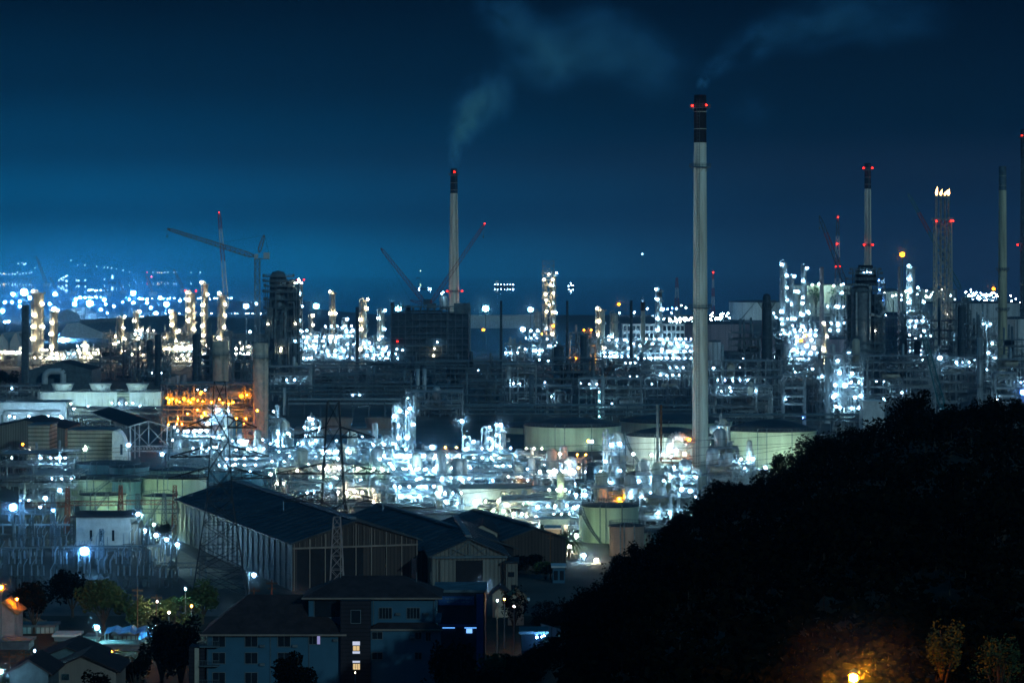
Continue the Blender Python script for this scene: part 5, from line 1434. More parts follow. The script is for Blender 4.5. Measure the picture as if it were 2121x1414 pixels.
# ================================================================== BRIGHT PROCESS FIELD
FL = [ # px0, px1, top, dist, label, nlamps, kind list
 (345, 372, 895, 1180, 'slim blue-white lit unit just right of trussed shed', 12, 0),
 (362, 432, 905, 1120, 'blue-white lit pipe unit in front of the furnace legs', 26, 0),
 (436, 474, 862, 1130, 'tall lit unit seen through the front pylon', 22, 0),
 (470, 545, 925, 1120, 'white open frame with columns below the orange stair tower', 16, 0),
 (350, 440, 940, 1060, 'low lit rack unit left of the front pylon', 16, 0),
 (440, 560, 945, 1040, 'low dazzling rack unit right behind the front pylon', 26, 0),
 (556, 578, 866, 1150, 'narrow lit tower right of the second pale stack', 14, 0),
 (572, 602, 893, 1150, 'stepped lit unit beside the narrow lit tower', 12, 0),
 (560, 655, 930, 1080, 'blue-white lit low unit left of the rear pylon', 24, 0),
 (634, 662, 872, 1180, 'lamp-topped mast unit in front of brown cooling tower', 8, 0),
 (650, 740, 925, 1090, 'dazzling low unit directly behind the rear pylon', 24, 0),
 (735, 820, 915, 1100, 'dazzling low unit between rear pylon and twin lit towers', 24, 0),
 (545, 640, 968, 985, 'greenish lit frame above the long dark hall roof', 14, 2),
 (640, 735, 962, 980, 'greenish lit frame behind the lower rear pylon', 20, 2),
 (735, 800, 965, 980, 'lit pipe frame left of twin towers, lower row', 16, 2),
 (814, 858, 856, 1120, 'twin lit towers with four lamp-studded decks, tallest in the bright field', 26, 0),
 (790, 880, 940, 1030, 'dense lit unit around the foot of the twin towers', 26, 0),
 (795, 900, 985, 965, 'lower lit equipment rows below the twin towers', 24, 0),
 (870, 965, 938, 1060, 'long lit pipe decks between twin towers and upright vessels', 20, 1),
 (880, 980, 985, 960, 'dense exchanger bank with round ends in the bright field', 20, 0),
 (955, 1062, 940, 1020, 'dense lit base unit around the upright vessels', 24, 0),
 (1060, 1130, 942, 1030, 'darker decked unit with white drum right of the upright vessels', 12, 1),
 (1120, 1215, 955, 1010, 'warm-lit pipe rows in front of the largest green tank', 20, 1),
 (1040, 1110, 985, 965, 'yellowish lit rack right of the two low white tanks', 10, 1),
 (1110, 1215, 990, 950, 'warm-lit dense rack below the warm pipe rows', 16, 1),
 (700, 800, 1010, 925, 'greenish lit units just above the rear hall roofs', 14, 2),
 (800, 905, 1022, 915, 'white-lit units above the warehouse roofs, centre', 18, 0),
 (898, 958, 1035, 880, 'white-lit stair-step unit left of the beige block', 14, 0),
 (990, 1080, 1052, 860, 'green-lit pipe manifold in front of the beige block', 14, 2),
 (1075, 1175, 1030, 880, 'dark horizontal drums on a frame right of the beige block', 8, 2),
 (1080, 1200, 1062, 850, 'lit pump rows below the dark horizontal drums', 12, 2),
 (1190, 1215, 1000, 900, 'thin railed frame left of the dark ribbed vessel', 4, 1),
 (1255, 1295, 930, 960, 'railed frame around the tall dark vessel with two bright lamps', 6, 1),
 (1320, 1375, 985, 930, 'tangled valve frame before the small white conical tank', 8, 0),
 (1225, 1330, 1010, 885, 'shaded pipe deck above the spiral-stair tank', 7, 1),
 (1375, 1445, 985, 930, 'brightly lit open frame at the foot of the tallest chimney', 14, 0),
 (1330, 1440, 1030, 870, 'low lit frame by the wooded slope below the tallest chimney', 8, 0),
 (1474, 1530, 930, 1030, 'warm-lit unit between tallest chimney and right green tank', 14, 1),
 (1486, 1512, 882, 1090, 'lamp-topped slim unit right beside the tallest chimney', 9, 0),
 (1470, 1530, 965, 960, 'brilliant low unit right at the foot of the tallest chimney', 8, 0),
 (1536, 1565, 962, 975, 'railed platform with two lamps before right green tank', 3, 0),
]
for a, b, row, d, lab, nl, kk in FL:
    unit(a, b, row, d, lab, int(nl * .78), 1, 15, 5.5, 4.2, pipes=64, vessels=6, tall=2, kinds=[['white'], ['white', 'warm', 'white', 'orange'], ['white', 'green', 'green', 'warm']][kk], lrpx=2.6 if d > 950 else 2.9, power=190, brace=.3)
# open low racks crossing the field
for i, (a, b, row, d, lab) in enumerate([(346, 700, 958, 1010, 'long lit rack crossing behind both pylons'), (560, 1060, 944, 1070, 'long lit rack crossing the field behind the twin towers'),
      (700, 1200, 975, 990, 'long pale rack crossing the middle of the bright field'), (860, 1210, 1012, 930, 'pale rack above the beige block'), (600, 900, 1000, 950, 'greenish rack above the warehouse roofs'),
      (1000, 1210, 1040, 872, 'dark rack along the pipe manifolds right of the beige block'), (1010, 1240, 1078, 835, 'lowest pipe rack before the road lamps at centre right')]):
    big_pipe_rack(a, b, row, d, lab, 2, 'steel', 9, plit='pipe', lamps_=max(4, int((b - a) / 34)))
# vessels of the bright field
V = [(975, 22, 914, 1045, 'fat upright silvery vessel, leftmost of the upright group', 'clad', 5, 3), (992, 14, 924, 1045, 'upright vessel with arched overhead pipes', 'clad', 3, 3),
     (1008, 10, 893, 1050, 'slender upright vessel with bright top lamp in the group', 'clad', 4, 4), (1020, 8, 900, 1050, 'thin upright column right of the slender vessel', 'ivory', 2, 3),
     (1040, 16, 890, 1040, 'right-hand upright column with curved pipe at its head', 'clad', 6, 5), (822, 9, 868, 1118, 'left column of the twin lit towers', 'clad', 4, 4), (850, 9, 862, 1118, 'right column of the twin lit towers', 'clad', 4, 4),
     (1228, 29, 958, 935, 'dark ribbed bulky vessel with lamp-topped pipe head', 'dkstack', 2, 3), (1275, 20, 936, 955, 'tall dark vessel with pale middle band', 'msteel', 2, 4),
     (1259, 7, 900, 960, 'thin pale pipe column between the two dark vessels', 'clad', 1, 2), (870, 8, 960, 1010, 'short blue-grey drum right of the twin towers', 'btank', 0, 2),
     (800, 10, 925, 1050, 'small lit vessel left of the twin towers', 'clad', 2, 3), (905, 9, 958, 1000, 'short lit vessel in the middle of the bright field', 'clad', 2, 2), (640, 8, 878, 1170, 'slim lit vessel with four-arm lamps left of the rear pylon', 'clad', 4, 4)]
for px, wp, row, d, lab, tone, nl, pl in V:
    column(px, wp, row, d, lab, nl, tone, plats=pl, power=170, name='process_vessel', cat='vessel')
for px, row, d, lab, rp in ((957, 872, 1045, 'topmost bright lamp left of the fat upright vessel', 4), (1037, 880, 1040, 'topmost lamp on the right-hand upright column', 4), (828, 851, 1115, 'left crown lamp of the twin towers', 3.6), (849, 846, 1115, 'right crown lamp of the twin towers', 4.2),
                        (451, 850, 1125, 'highest bright lamp seen through the front pylon', 4.6), (430, 877, 1125, 'bright lamp just left of the front pylon', 4.4), (640, 866, 1175, 'top lamp of the slim mast before brown cooling tower', 3), (895, 926, 1180, 'glaring starry lamp by a small blue hut in the dark gap', 6),
                        (1267, 921, 950, 'left of two bright lamps over the tall dark vessel', 5), (1283, 919, 950, 'right of two bright lamps over the tall dark vessel', 4.6), (1226, 914, 1000, 'white lamp on the pipe head above dark ribbed vessel', 3.4), (1219, 913, 1000, 'orange lamp on the pipe head above dark ribbed vessel', 3.4),
                        (1559, 950, 975, 'bright lamp before the right green tank', 4.6), (1535, 951, 975, 'smaller lamp before the right green tank', 2.4), (1585, 968, 960, 'bright lamp at the forest edge before right green tank', 4), (963, 1078, 850, 'white lamp on a pole in front of the beige block', 5),
                        (1114, 1050, 845, 'white lamp right of the green manifold', 5), (1190, 1051, 850, 'white lamp left of the spiral-stair tank top', 4.6), (1137, 1114, 800, 'white lamp over the small lit gate hut', 5), (1194, 1109, 800, 'greenish lamp by the palm at the spiral-stair tank', 5.5), (1209, 1150, 760, 'bluish lamp at the hill foot by the spiral-stair tank', 4.8),
                        (1047, 1082, 838, 'first warm street lamp right of the gabled hall', 5), (1089, 1094, 825, 'second warm street lamp right of the gabled hall', 6), (1179, 1131, 785, 'warm street lamp beside the palm trees', 5), (1235, 1160, 760, 'last warm lamp at the hill foot', 4.8),
                        (1358, 1030, 880, 'bright lamp low by the slope under tallest chimney', 4), (1430, 1017, 900, 'bright lamp where the slope meets the tallest chimney', 5), (1283, 1033, 890, 'orange lamp above the spiral-stair tank roof', 4.2)):
    kd = 'orange' if 'orange' in lab else 'warm' if 'warm' in lab else 'green' if 'greenish' in lab else 'white'
    pole_lamp(px, row, d, lab, kd, rp, arm=1.5 if 'street' in lab else 0, power=520 if rp > 5 else 330)
# horseshoe duct
def horseshoe():
    d = 945; x = X(1380, d); T = thing('flue_duct', 'big horseshoe-shaped flue duct lit orange beside the tallest chimney', 'flue duct', (x, d, 0))
    P = lambda px, row, y=0: (X(px, d) - x, y, Z(row, d))
    pts = [P(1380, 1060), P(1380, 975)] + [P(1392 - 12 * cos(a), 975 - 12 * sin(a) * 1.0) for a in (.5, 1.0, 1.5)] + [P(1412, 963), P(1430, 950, 3)]
    mb = MB(); mb.path(pts, 1.15, 16); mb.build('lower_duct', M['clad'], T, True)
    c = [P(1386, 938), P(1386, 925)] + [P(1404 - 18 * cos(a), 925 - 24 * sin(a)) for a in [i * pi / 10 for i in range(0, 9)]] + [P(1422, 915, 1), P(1436, 914, 3)]
    mb = MB(); mb.path(c, 1.35, 16); mb.build('horseshoe_duct', M['clad'], T, True)
    mb = MB()
    for p in (1368, 1392, 1410, 1428):
        mb.tube(P(p, 1060, 2), P(p, 935, 2), .16); mb.tube(P(p, 1060, -2), P(p, 955, -2), .16)
    for row in (950, 958, 990, 1015): mb.box(*P(1366, row, -2.4), *P(1434, row - 1, 3))
    rail(mb, [P(1366, 0, -2.4)[:2], P(1434, 0, -2.4)[:2]], Z(949, d), t=.06, step=.9)
    mb.tube(P(1395, 925, -1.5), P(1433, 945, -1.5), .12); mb.tube(P(1395, 945, -1.5), P(1433, 925, -1.5), .12)
    mb.build('support_frame', M['rust'], T)
    lamps_px(T, [(1427, 910, 'orange', 4.5), (1385, 934, 'warm', 5), (1418, 940, 'warm', 4.4), (1400, 933, 'white', 3.6), (1373, 941, 'white', 3.4), (1401, 932, 'white', 3)], d - 3, power=170)
horseshoe()
plain_stack(1362, 5.5, 838, 965, 'thin pale vent pole left of the tallest chimney', 'conc', (), 1, 10, 'vent_pole', 'vent pole', False)
plain_stack(1369.5, 4.5, 838, 966, 'thin rusty vent pole left of the tallest chimney', 'rust', (), 1, 10, 'vent_pole', 'vent pole', False)
# beige block
T = base_building('process_building', 'beige block building with shaded blue end wall, behind the pipe manifolds', 'building', 953, 1100, 1015, 0, 890, 20, 'cream', 'cream')
lamps_px(T, [(986, 1040, 'white', 8), (1003, 1058, 'green', 3)], 886, power=300)
base_building('pump_house', 'low pale cabin below the dark horizontal drums', 'pump house', 1118, 1178, 1077, 0, 815, 8, 'white', 'white', win=(5, 1, 0))
base_building('gate_house', 'small cream gate hut under the white lamp', 'gate house', 1130, 1160, 1096, 0, 795, 8, 'cream', 'white')
T = base_building('canopy', 'long orange-brown canopy over a violet-lit parking row', 'canopy', 1055, 1110, 1119, 0, 745, 22, 'white', 'orroof')
lamps_px(T, [(1062, 1128, 'blue', 1.6), (1072, 1130, 'white', 1.6), (1084, 1133, 'white', 1.6), (1095, 1136, 'white', 1.6), (1106, 1138, 'blue', 1.8)], 743, power=50)
base_building('hut', 'small hut with lit yellow window at the hill foot', 'hut', 1145, 1170, 1175, 0, 712, 6, 'bluewall', 'white', win=(2, 1, 0))
base_building('hut', 'tiny lit blue hut in the dark gap beside starry lamp', 'hut', 877, 903, 927, 0, 1190, 8, 'white', 'white')
# pipe rack with big arched pipes in front of the beige block
T = thing('pipe_manifold', 'row of arched green-lit pipes before the beige block', 'pipe manifold', (X(1030, 845), 845, 0))
mb = MB()
for i in range(13):
    a = X(992 + i * 7, 845) - X(1030, 845); z = Z(1064, 845)
    mb.path([(a, 0, 0), (a, 0, z), (a + .3, .3, z + .4), (a + .6, 3, z + .4), (a + .6, 3, 0)], .22, 8)
for i in range(4): mb.path([(X(1036 + i * 2, 845) - X(1030, 845), 4 + i, 0), (X(1036 + i*2, 845) - X(1030, 845), 4 + i, Z(1040 - i * 3, 845)), (X(1130, 845) - X(1030, 845), 4 + i, Z(1040 - i * 3, 845))], .4, 8)
mb.build('pipework', M['pipe'], T, True)
lamps_px(T, [(1043, 1058, 'green', 4), (1022, 1057, 'green', 3.4), (1064, 1063, 'warm', 3), (1081, 1064, 'white', 3), (1110, 1070, 'white', 3), (1013, 1067, 'white', 2.4)], 842, power=110)
# ================================================================== SUBSTATION
def gantry(px0, px1, row, d, label, tone, cols=2, group=None):
    x0, x1 = X(px0, d), X(px1, d); W = x1 - x0; H = Z(row, d)
    T = thing('switchyard_gantry', label, 'gantry', ((x0 + x1) / 2, d, 0))
    for i in range(cols):
        x = -W/2 + W * i / (cols - 1)
        mb = MB(); lattice_mast(mb, x, 0, 0, H + 5, 1.8, .9, 1.5, .10); mb.build('post', M[tone], T)
    mb = MB(); lattice_boom(mb, (-W/2, 0, H), (W/2, 0, H), 1.2, 1.2, 1.4, .09); mb.build('beam', M[tone], T)
    mb = MB()
    k = -W/2 + 2
    while k < W/2:
        mb.tube((k, 0, H - .5), (k, 0, H - 2.6), .12, 6); k += 3.2
    mb.build('insulator', M['insul'], T)
gantry(-30, 140, 1045, 850, 'far red lattice gantry at the left edge of the switchyard', 'beam', 2)
gantry(140, 250, 1042, 840, 'red lattice gantry crossing in front of the left floodlit tank', 'beam', 2)
gantry(250, 362, 1040, 835, 'red lattice gantry crossing in front of the right floodlit tank', 'beam', 2)
gantry(-20, 110, 1060, 800, 'blue-grey lattice gantry beside the left starburst floodlight', 'msteel', 3)
gantry(285, 395, 1058, 820, 'dark lattice gantry beside the long hall corner', 'dsteel', 3)
gantry(-20, 150, 1110, 790, 'low blue lattice gantry with hanging insulators at left', 'dsteel', 3)
gantry(120, 300, 1135, 740, 'near lattice gantry left behind the starburst floodlight', 'dsteel', 3)
gantry(300, 420, 1170, 715, 'nearest dim lattice gantry by the front pylon foot', 'dsteel', 3)
rng = random.Random(21)
bay0 = None
NB = 0
for j, d in enumerate((835, 805, 775, 748, 724, 702)):
    for i in range(9):
        px = -10 + 45 * i + rng.uniform(-8, 8)
        if px > 385 - j * 4: continue
        x = X(px, d)
        T = thing('switchgear_bay', 'slender insulator posts and breaker in the blue-lit switchyard rows', 'switchgear', (x, d, 0), 'switchgear bays in the switchyard')
        mb = MB(); mi = MB(); h = rng.choice((4.5, 5.5, 6.5))
        for k in range(3):
            xx = (k - 1) * 1.5
            mb.tube((xx, 0, 0), (xx, 0, h * .55), .14, 4)
            mi.tube((xx, 0, h * .55), (xx, 0, h), .2, 8, .12)
            if rng.random() < .5: mi.tube((xx, 0, h), (xx + .9, 0, h + 1.6), .12, 6)
        mb.tube((-1.8, 0, h * .55), (1.8, 0, h * .55), .12)
        mb.box(-.5, .8, .2, .6, 1.6, 1.9)
        mb.build('steel_stand', M['dsteel'], T); mi.build('insulator', M['insul'], T, True)
        NB += 1
T = thing('busbar', 'three parallel bright busbars spanning the switchyard at left', 'busbar', (X(70, 800), 800, 0))
mb = MB()
for k in range(3): mb.tube((X(-20, 800) - X(70, 800), k, Z(1085 + k * 2, 800)), (X(150, 800) - X(70, 800), k, Z(1085 + k * 2, 800)), .12, 6)
for p in (-10, 30, 70, 110, 148): mb.tube((X(p, 800) - X(70, 800), 1, 0), (X(p, 800) - X(70, 800), 1, Z(1087, 800)), .15)
mb.build('tubes', M['pipe'], T)
T = thing('busbar', 'long parallel busbars behind the starburst floodlight', 'busbar', (X(150, 755), 755, 0))
mb = MB()
for k in range(3): mb.tube((X(-20, 755) - X(150, 755), k, Z(1134 + k * 2, 755)), (X(330, 755) - X(150, 755), k, Z(1134 + k * 2 - 6, 755)), .11, 6)
for p in (-10, 60, 130, 200, 270, 325): mb.tube((X(p, 755) - X(150, 755), 1, 0), (X(p, 755) - X(150, 755), 1, Z(1135, 755)), .15)
mb.build('tubes', M['pipe'], T)
T = base_building('control_building', 'white flat-roofed control building behind the red gantry', 'building', 158, 270, 1070, 0, 800, 14, 'white', 'roof', over=1.5)
MB().box(X(270, 800) - T.location.x, 1, 0, X(284, 800) - T.location.x, 12, Z(1085, 800)).build('annex', M['siding'], T)
for i, px in enumerate((186, 207, 232)): MB().box(X(px, 800) - T.location.x, -.1, 2, X(px + 5, 800) - T.location.x, -.004, 5).build('door', M['glass'], T)
unit(-10, 140, 940, 1000, 'dark greenish steel yard with scattered lamps at the left edge', 12, .5, 30, 7, 5, pipes=60, vessels=2, tall=2, kinds=['green', 'white', 'white'], lrpx=2.6, power=120, brace=.4)
unit(40, 155, 985, 930, 'dim switch racks left of the green-lit tank', 8, .5, 30, 7, 4, pipes=40, vessels=1, tall=2, kinds=['white', 'green'], lrpx=2.4, power=120)
pole_lamp(27, 1050, 790, 'brightest starburst floodlight on lattice mast near left edge', 'ice', 10, name='floodlight_mast', cat='floodlight mast', power=1100, t=.3)
pole_lamp(175, 1141, 725, 'starburst floodlight above the dark trees in the switchyard', 'ice', 12, name='floodlight_mast', cat='floodlight mast', power=1100, t=.3)
pole_lamp(94, 1031, 820, 'tilted white floodlight between left starburst and green tank', 'white', 4.6, power=300)
pole_lamp(124, 1015, 850, 'wide white floodlight glare left of the green-lit tank', 'white', 4.6, power=300)
pole_lamp(83, 1050, 815, 'small tilted lamp right of the left starburst floodlight', 'white', 2.6, power=120)
pole_lamp(110, 1057, 800, 'white lamp with streak under it in the switchyard', 'ice', 3, power=200)
pole_lamp(286, 1064, 790, 'white lamp in front of the pair of floodlit tanks', 'white', 4.6, power=330)
pole_lamp(232, 1062, 850, 'hidden floodlight washing the left yellow-green tank', 'green', 2.4, power=1500)
pole_lamp(318, 1086, 840, 'floodlight washing the right green tank behind bushes', 'green', 2.4, power=1500)
pole_lamp(168, 1050, 905, 'small lamp between dark tank and large green-lit tank', 'green', 2.4, power=1200)
pole_lamp(300, 1062, 905, 'small lamp between the two large left tanks', 'green', 2.4, power=1200)
for i, (px, row) in enumerate(((301, 1098), (323, 1108), (345, 1117), (367, 1127))):
    pole_lamp(px, row, 800 - i * 18, ['farthest', 'second farthest', 'second nearest', 'nearest'][i] + ' of four white road lamps beside the long hall', 'white', 4.4, arm=1.6, group='four road lamps beside the long hall', power=260)
pole_lamp(526, 1190, 665, 'lone white road lamp in front of the long hall wall', 'white', 4.8, arm=1.2, power=260)
pole_lamp(614, 1238, 560, 'orange sodium lamp above the apartment roof', 'orange', 5.2, power=160)
# ================================================================== WAREHOUSES
def hall(name, label, front, axis, W, L, wall_h, ridge_h, wall, front_wall, parts=None):
    """gabled hall: FRONT = ground centre of the near gable, AXIS = direction angle of its length from +Y (radians, + to the left)"""
    T = thing(name, label, 'warehouse', (front[0], front[1], 0), None, axis)
    mb = MB()
    for s in (-1, 1): mb.poly([(s*W/2, 0, 0), (s*W/2, L, 0), (s*W/2, L, wall_h), (s*W/2, 0, wall_h)])
    mb.poly([(-W/2, L, 0), (W/2, L, 0), (W/2, L, wall_h), (0, L, ridge_h), (-W/2, L, wall_h)])
    T2 = MB(); T2.poly([(0, 0, 0), (L, 0, 0), (L, 0, wall_h), (0, 0, wall_h)])
    side = T2.build('side_wall', M[wall], T); side.location = (-W/2, 0, 0); side.rotation_euler = (0, 0, pi / 2)
    mb = MB(); mb.poly([(W/2, 0, 0), (W/2, L, 0), (W/2, L, wall_h), (W/2, 0, wall_h)]); mb.poly([(-W/2, L, 0), (W/2, L, 0), (W/2, L, wall_h), (0, L, ridge_h), (-W/2, L, wall_h)])
    mb.build('rear_wall', M['msteel'], T)
    f = MB(); f.poly([(-W/2, 0, 0), (W/2, 0, 0), (W/2, 0, wall_h), (0, 0, ridge_h), (-W/2, 0, wall_h)]); f.build('front_wall', M[front_wall], T)
    rb = MB(); o = 1.0
    for s in (-1, 1):
        q = [(s*(W/2+o), -o, wall_h - .3), (0, -o, ridge_h + .1), (0, L+o, ridge_h + .1), (s*(W/2+o), L+o, wall_h - .3)]
        q2 = [(p[0], p[1], p[2] + .35) for p in q]
        rb.poly(q); rb.poly(q2[::-1])
        for i in range(4): rb.poly([q[i], q[(i+1)%4], q2[(i+1)%4], q2[i]])
    for s in (-1, 1):
        k = 3.0
        while k < L:
            a = (s*(W/2+o), k, wall_h + .08); b = (0, k, ridge_h + .48)
            rb.tube(a, b, .09); k += 6
    rb.build('roof', M['hallroof'], T)
    rv = MB(); rv.box(-.7, 2, ridge_h + .4, .7, L - 2, ridge_h + .95); rv.build('ridge_vent', M['msteel'], T)
    return T
AX = math.atan2(43, 129)
T = hall('warehouse', 'very long dark-roofed hall with pale corrugated side wall, front pylon before it', (-38.5, 700), AX, 32, 136, 11.6, 16.5, 'hallwall', 'rusthall')
L = 136
mb = MB()
for i in range(24):
    y = L * i / 23; mb.box(-16.35, y - .15, 0, -16.02, y + .15, 11.2)
for z in (2.6, 3.9, 6.2): mb.box(-16.2, .2, z, -16.03, L - .2, z + .14)
mb.build('wall_stanchion', M['msteel'], T)
mb = MB()
for i in range(9):
    x = -15.6 + 31.2 * i / 8; mb.box(x - .12, -.5, 0, x + .12, -.05, 11.4 + 4.6 * (1 - abs(x) / 16))
mb.box(-15.9, -.6, 10.2, 15.9, -.1, 10.6)
for i in range(24):
    x = -15.6 + 31.2 * i / 23; mb.tube((x, -.4, 10.6), (x, -.4, 11.2 + 4.6 * (1 - abs(x) / 16)), .07)
mb.build('gable_truss', M['brtank'], T)
MB().box(-14.8, -.03, 0, 2, -.004, 10).build('doorway_shade_sheet', M['black'], T)  # black sheet on the closed wall, painted shade of the hall interior
MB().box(14.3, -.9, 0, 15.3, -.1, 7).build('downpipe_box', M['pink'], T)
for k in range(9):
    MB().box(5 + (k % 3) * 3.4, 10 + k * 13, 15.2 - (5 + (k % 3) * 3.4) * .3, 6 + (k % 3) * 3.4, 12 + k * 13, 16.4 - (5 + (k % 3) * 3.4) * .3).build('roof_ventilator', M['msteel'], T)
T = hall('warehouse', 'lower dark-roofed hall parallel to the very long hall, right behind it', (-11, 714), .31, 24, 86, 8.2, 12.2, 'hallwall', 'black')
T = hall('warehouse', 'small dark-roofed hall behind the small gabled hall', (6, 742), .31, 17, 56, 8, 10.8, 'hallwall', 'rusthall')
base_building('shed', 'flat dark canopy roof in front of the bright field above the halls', 'shed', 735, 900, 1052, 0, 880, 14, 'msteel', 'roof')
base_building('shed', 'second flat dark roof strip below the dark canopy roof', 'shed', 820, 985, 1066, 0, 860, 12, 'msteel', 'roof')
base_building('shed', 'beige-fronted shed with dark roof right of the small gabled hall', 'shed', 968, 1030, 1103, 0, 745, 22, 'cream', 'roof', 2.0)
T = hall('gabled_hall', 'small gabled hall with sliding doors and trussed gable, right of the open hall', (X(972, 690), 690), .08, 18.2, 60, 9.0, 13.0, 'siding', 'siding')
MB().box(-3.3, -.5, 0, 1.6 + 1.6, -.02, 8.0).build('door_shade_box', M['black'], T)  # black box before the wall stands for the unlit inside
MB().box(-7.2, -.7, 0, -3.35, -.52, 8.2).build('sliding_door', M['siding'], T); MB().box(3.25, -.7, 0, 6.8, -.52, 8.2).build('sliding_door', M['siding'], T)
mb = MB()
mb.box(-9.2, -.9, 8.6, 9.2, -.3, 9.1)
for x in (-8.9, -4.6, 0, 4.6, 8.9): mb.tube((x, -.8, 8.6), (x, -.8, 9.0 + 3.9 * (1 - abs(x) / 9.1)), .12)
for a, b in ((-4.6, 0), (4.6, 0)): mb.tube((a, -.8, 11.2), (b, -.8, 9), .1); mb.tube((b, -.8, 12.8), (a, -.8, 9), .1)
for i in range(24): mb.tube((-8.9 + i * .77, -.1, 0), (-8.9 + i * .77, -.1, 9 + 3.9 * (1 - abs(-8.9 + i*.77) / 9.1)), .05)
mb.build('gable_truss', M['dsteel'], T)
T = base_building('annex_building', 'narrow two-storey annex with dark door right of the gabled hall', 'annex', 1048, 1072, 1166, 0, 688, 10, 'siding', 'roof')
MB().box(-.1, -.12, 0, 1.1, -.004, 2.3).build('door', M['glass'], T); MB().box(-.9, -.12, 4.2, .6, -.004, 5.4).build('window', M['glass'], T)
# lit lattice mast behind open hall front (base of rear pylon's twin)
# ================================================================== PYLONS AND LINES
ARMTIPS = {}
def pylon(px, rowtop, d, label, bw, waist_row, waist_w, top_w, arms, rz=0, tone='dsteel', key=None, t=.205):
    x = X(px, d); zb = 0 if d > 650 else terr(x, d)
    T = thing('power_pylon', label, 'pylon', (x, d, zb), None, rz)
    H = Z(rowtop, d) - zb; zw = Z(waist_row, d) - zb
    def panel(mb, z0, z1, w0, w1, t):
        a = [(sx*w0/2, sy*w0/2, z0) for sx, sy in ((-1,-1),(1,-1),(1,1),(-1,1))]
        b = [(sx*w1/2, sy*w1/2, z1) for sx, sy in ((-1,-1),(1,-1),(1,1),(-1,1))]
        for j in range(4):
            k = (j + 1) % 4
            mb.tube(a[j], b[j], t); mb.tube(a[j], b[k], t*.55); mb.tube(a[k], b[j], t*.55); mb.tube(b[j], b[k], t*.5)
            m0 = [(p + q_) / 2 for p, q_ in zip(a[j], b[j])]; m1 = [(p + q_) / 2 for p, q_ in zip(a[k], b[k])]
            if w0 > 4: 
                c = [(p + q_) / 2 for p, q_ in zip(m0, m1)]
                mb.tube(m0, m1, t*.35)
                mb.tube(m0, [(p + q_) / 2 for p, q_ in zip(a[j], a[k])], t*.3); mb.tube(m1, [(p + q_) / 2 for p, q_ in zip(a[j], a[k])], t*.3)
    mb = MB(); z = 0; w_ = bw
    segs = 4
    for i in range(segs):
        z2 = zw * (i + 1) / segs; w2 = bw + (waist_w - bw) * (i + 1) / segs
        panel(mb, zw * i / segs, z2, bw + (waist_w - bw) * i / segs, w2, t)
    n = max(4, int((H - zw) / (waist_w * .95)))
    for i in range(n):
        panel(mb, zw + (H-zw)*i/n, zw + (H-zw)*(i+1)/n, waist_w + (top_w-waist_w)*i/n, waist_w + (top_w-waist_w)*(i+1)/n, t*.85)
    mb.build('lattice_body', M[tone], T)
    tips = []
    for row, half in arms:
        z = Z(row, d) - zb; k = (z - zw) / (H - zw); bwid = waist_w + (top_w - waist_w) * k
        for s in (-1, 1):
            mb = MB()
            for y in (-1, 1):
                mb.tube((s*bwid/2, y*bwid/2, z), (s*half, 0, z - .1), t*.8); mb.tube((s*bwid/2, y*bwid/2, z + 2.6), (s*half, 0, z), t*.7)
                for q_ in (.25, .5, .75):
                    xx = s * (bwid/2 + (half - bwid/2) * q_)
                    mb.tube((xx, y*bwid/2*(1-q_), z), (xx, y*bwid/2*(1-q_), z + 2.6 * (1-q_)), t*.4)
                    mb.tube((xx, y*bwid/2*(1-q_), z + 2.6*(1-q_)), (s*(bwid/2 + (half-bwid/2)*(q_-.25)), y*bwid/2*(1.25-q_), z), t*.4)
            mb.build('cross_arm', M[tone], T)
        mi = MB()
        for s in (-1, 1):
            mi.tube((s*half, 0, z), (s*half, 0, z - 2.6), .14, 6)
            tips.append((x + s*half*cos(rz), d + s*half*sin(rz), zb + z - 2.6))
        mi.build('insulator', M['insul'], T)
    ARMTIPS[key] = tips
    return T
pylon(690, 830, 745, 'rear tall lattice pylon with wide cross arms rising over the warehouse roofs', 12.5, 1040, 6.0, 3.0, ((905, 11), (980, 15), (1037, 13)), 0, 'pylon', key='rear')
pylon(455, 790, 690, 'front tall lattice pylon standing before the long hall wall', 13, 1035, 6.2, 2.6, ((885, 9), (945, 12), (990, 12.5)), .1, 'pylon', key='front')
pylon(698, 1070, 655, 'short pale-lit lattice tower directly before the open hall doorway', 3.6, 1150, 2.6, 1.6, (), 0, 'pink', t=.13)
def cable(label, p, q, sag, r=.05):
    T = None
    mb = MB(); pts = []
    for i in range(25):
        k = i / 24; pts.append((p[0]+(q[0]-p[0])*k - p[0], p[1]+(q[1]-p[1])*k - p[1], p[2]+(q[2]-p[2])*k - sag*4*k*(1-k) - p[2]))
    mb.path(pts, r, 4)
    o = mb.build('power_line', M['wire'], None); o.location = p
    return props(o, label, 'power line', 'power lines strung from the pylons')
rt = ARMTIPS['rear']; fr_ = ARMTIPS['front']
for i in range(6):
    cable('thin dark power line strung between the front and rear pylons', fr_[i], rt[i], 2.5)
EXTR = [(X(2250, 640), 640, Z(r_, 640)) for r_ in (846, 868, 838, 858, 812, 832)]
for i in range(6):
    cable('thin dark power line running right from the rear pylon past the tallest chimney', rt[i], EXTR[i], 3.2, .055)
for i in range(6):
    cable('thin dark power line running left from the front pylon over the switchyard', fr_[i], (X(-200, 740), 740, fr_[i][2] - 6), 2.5)
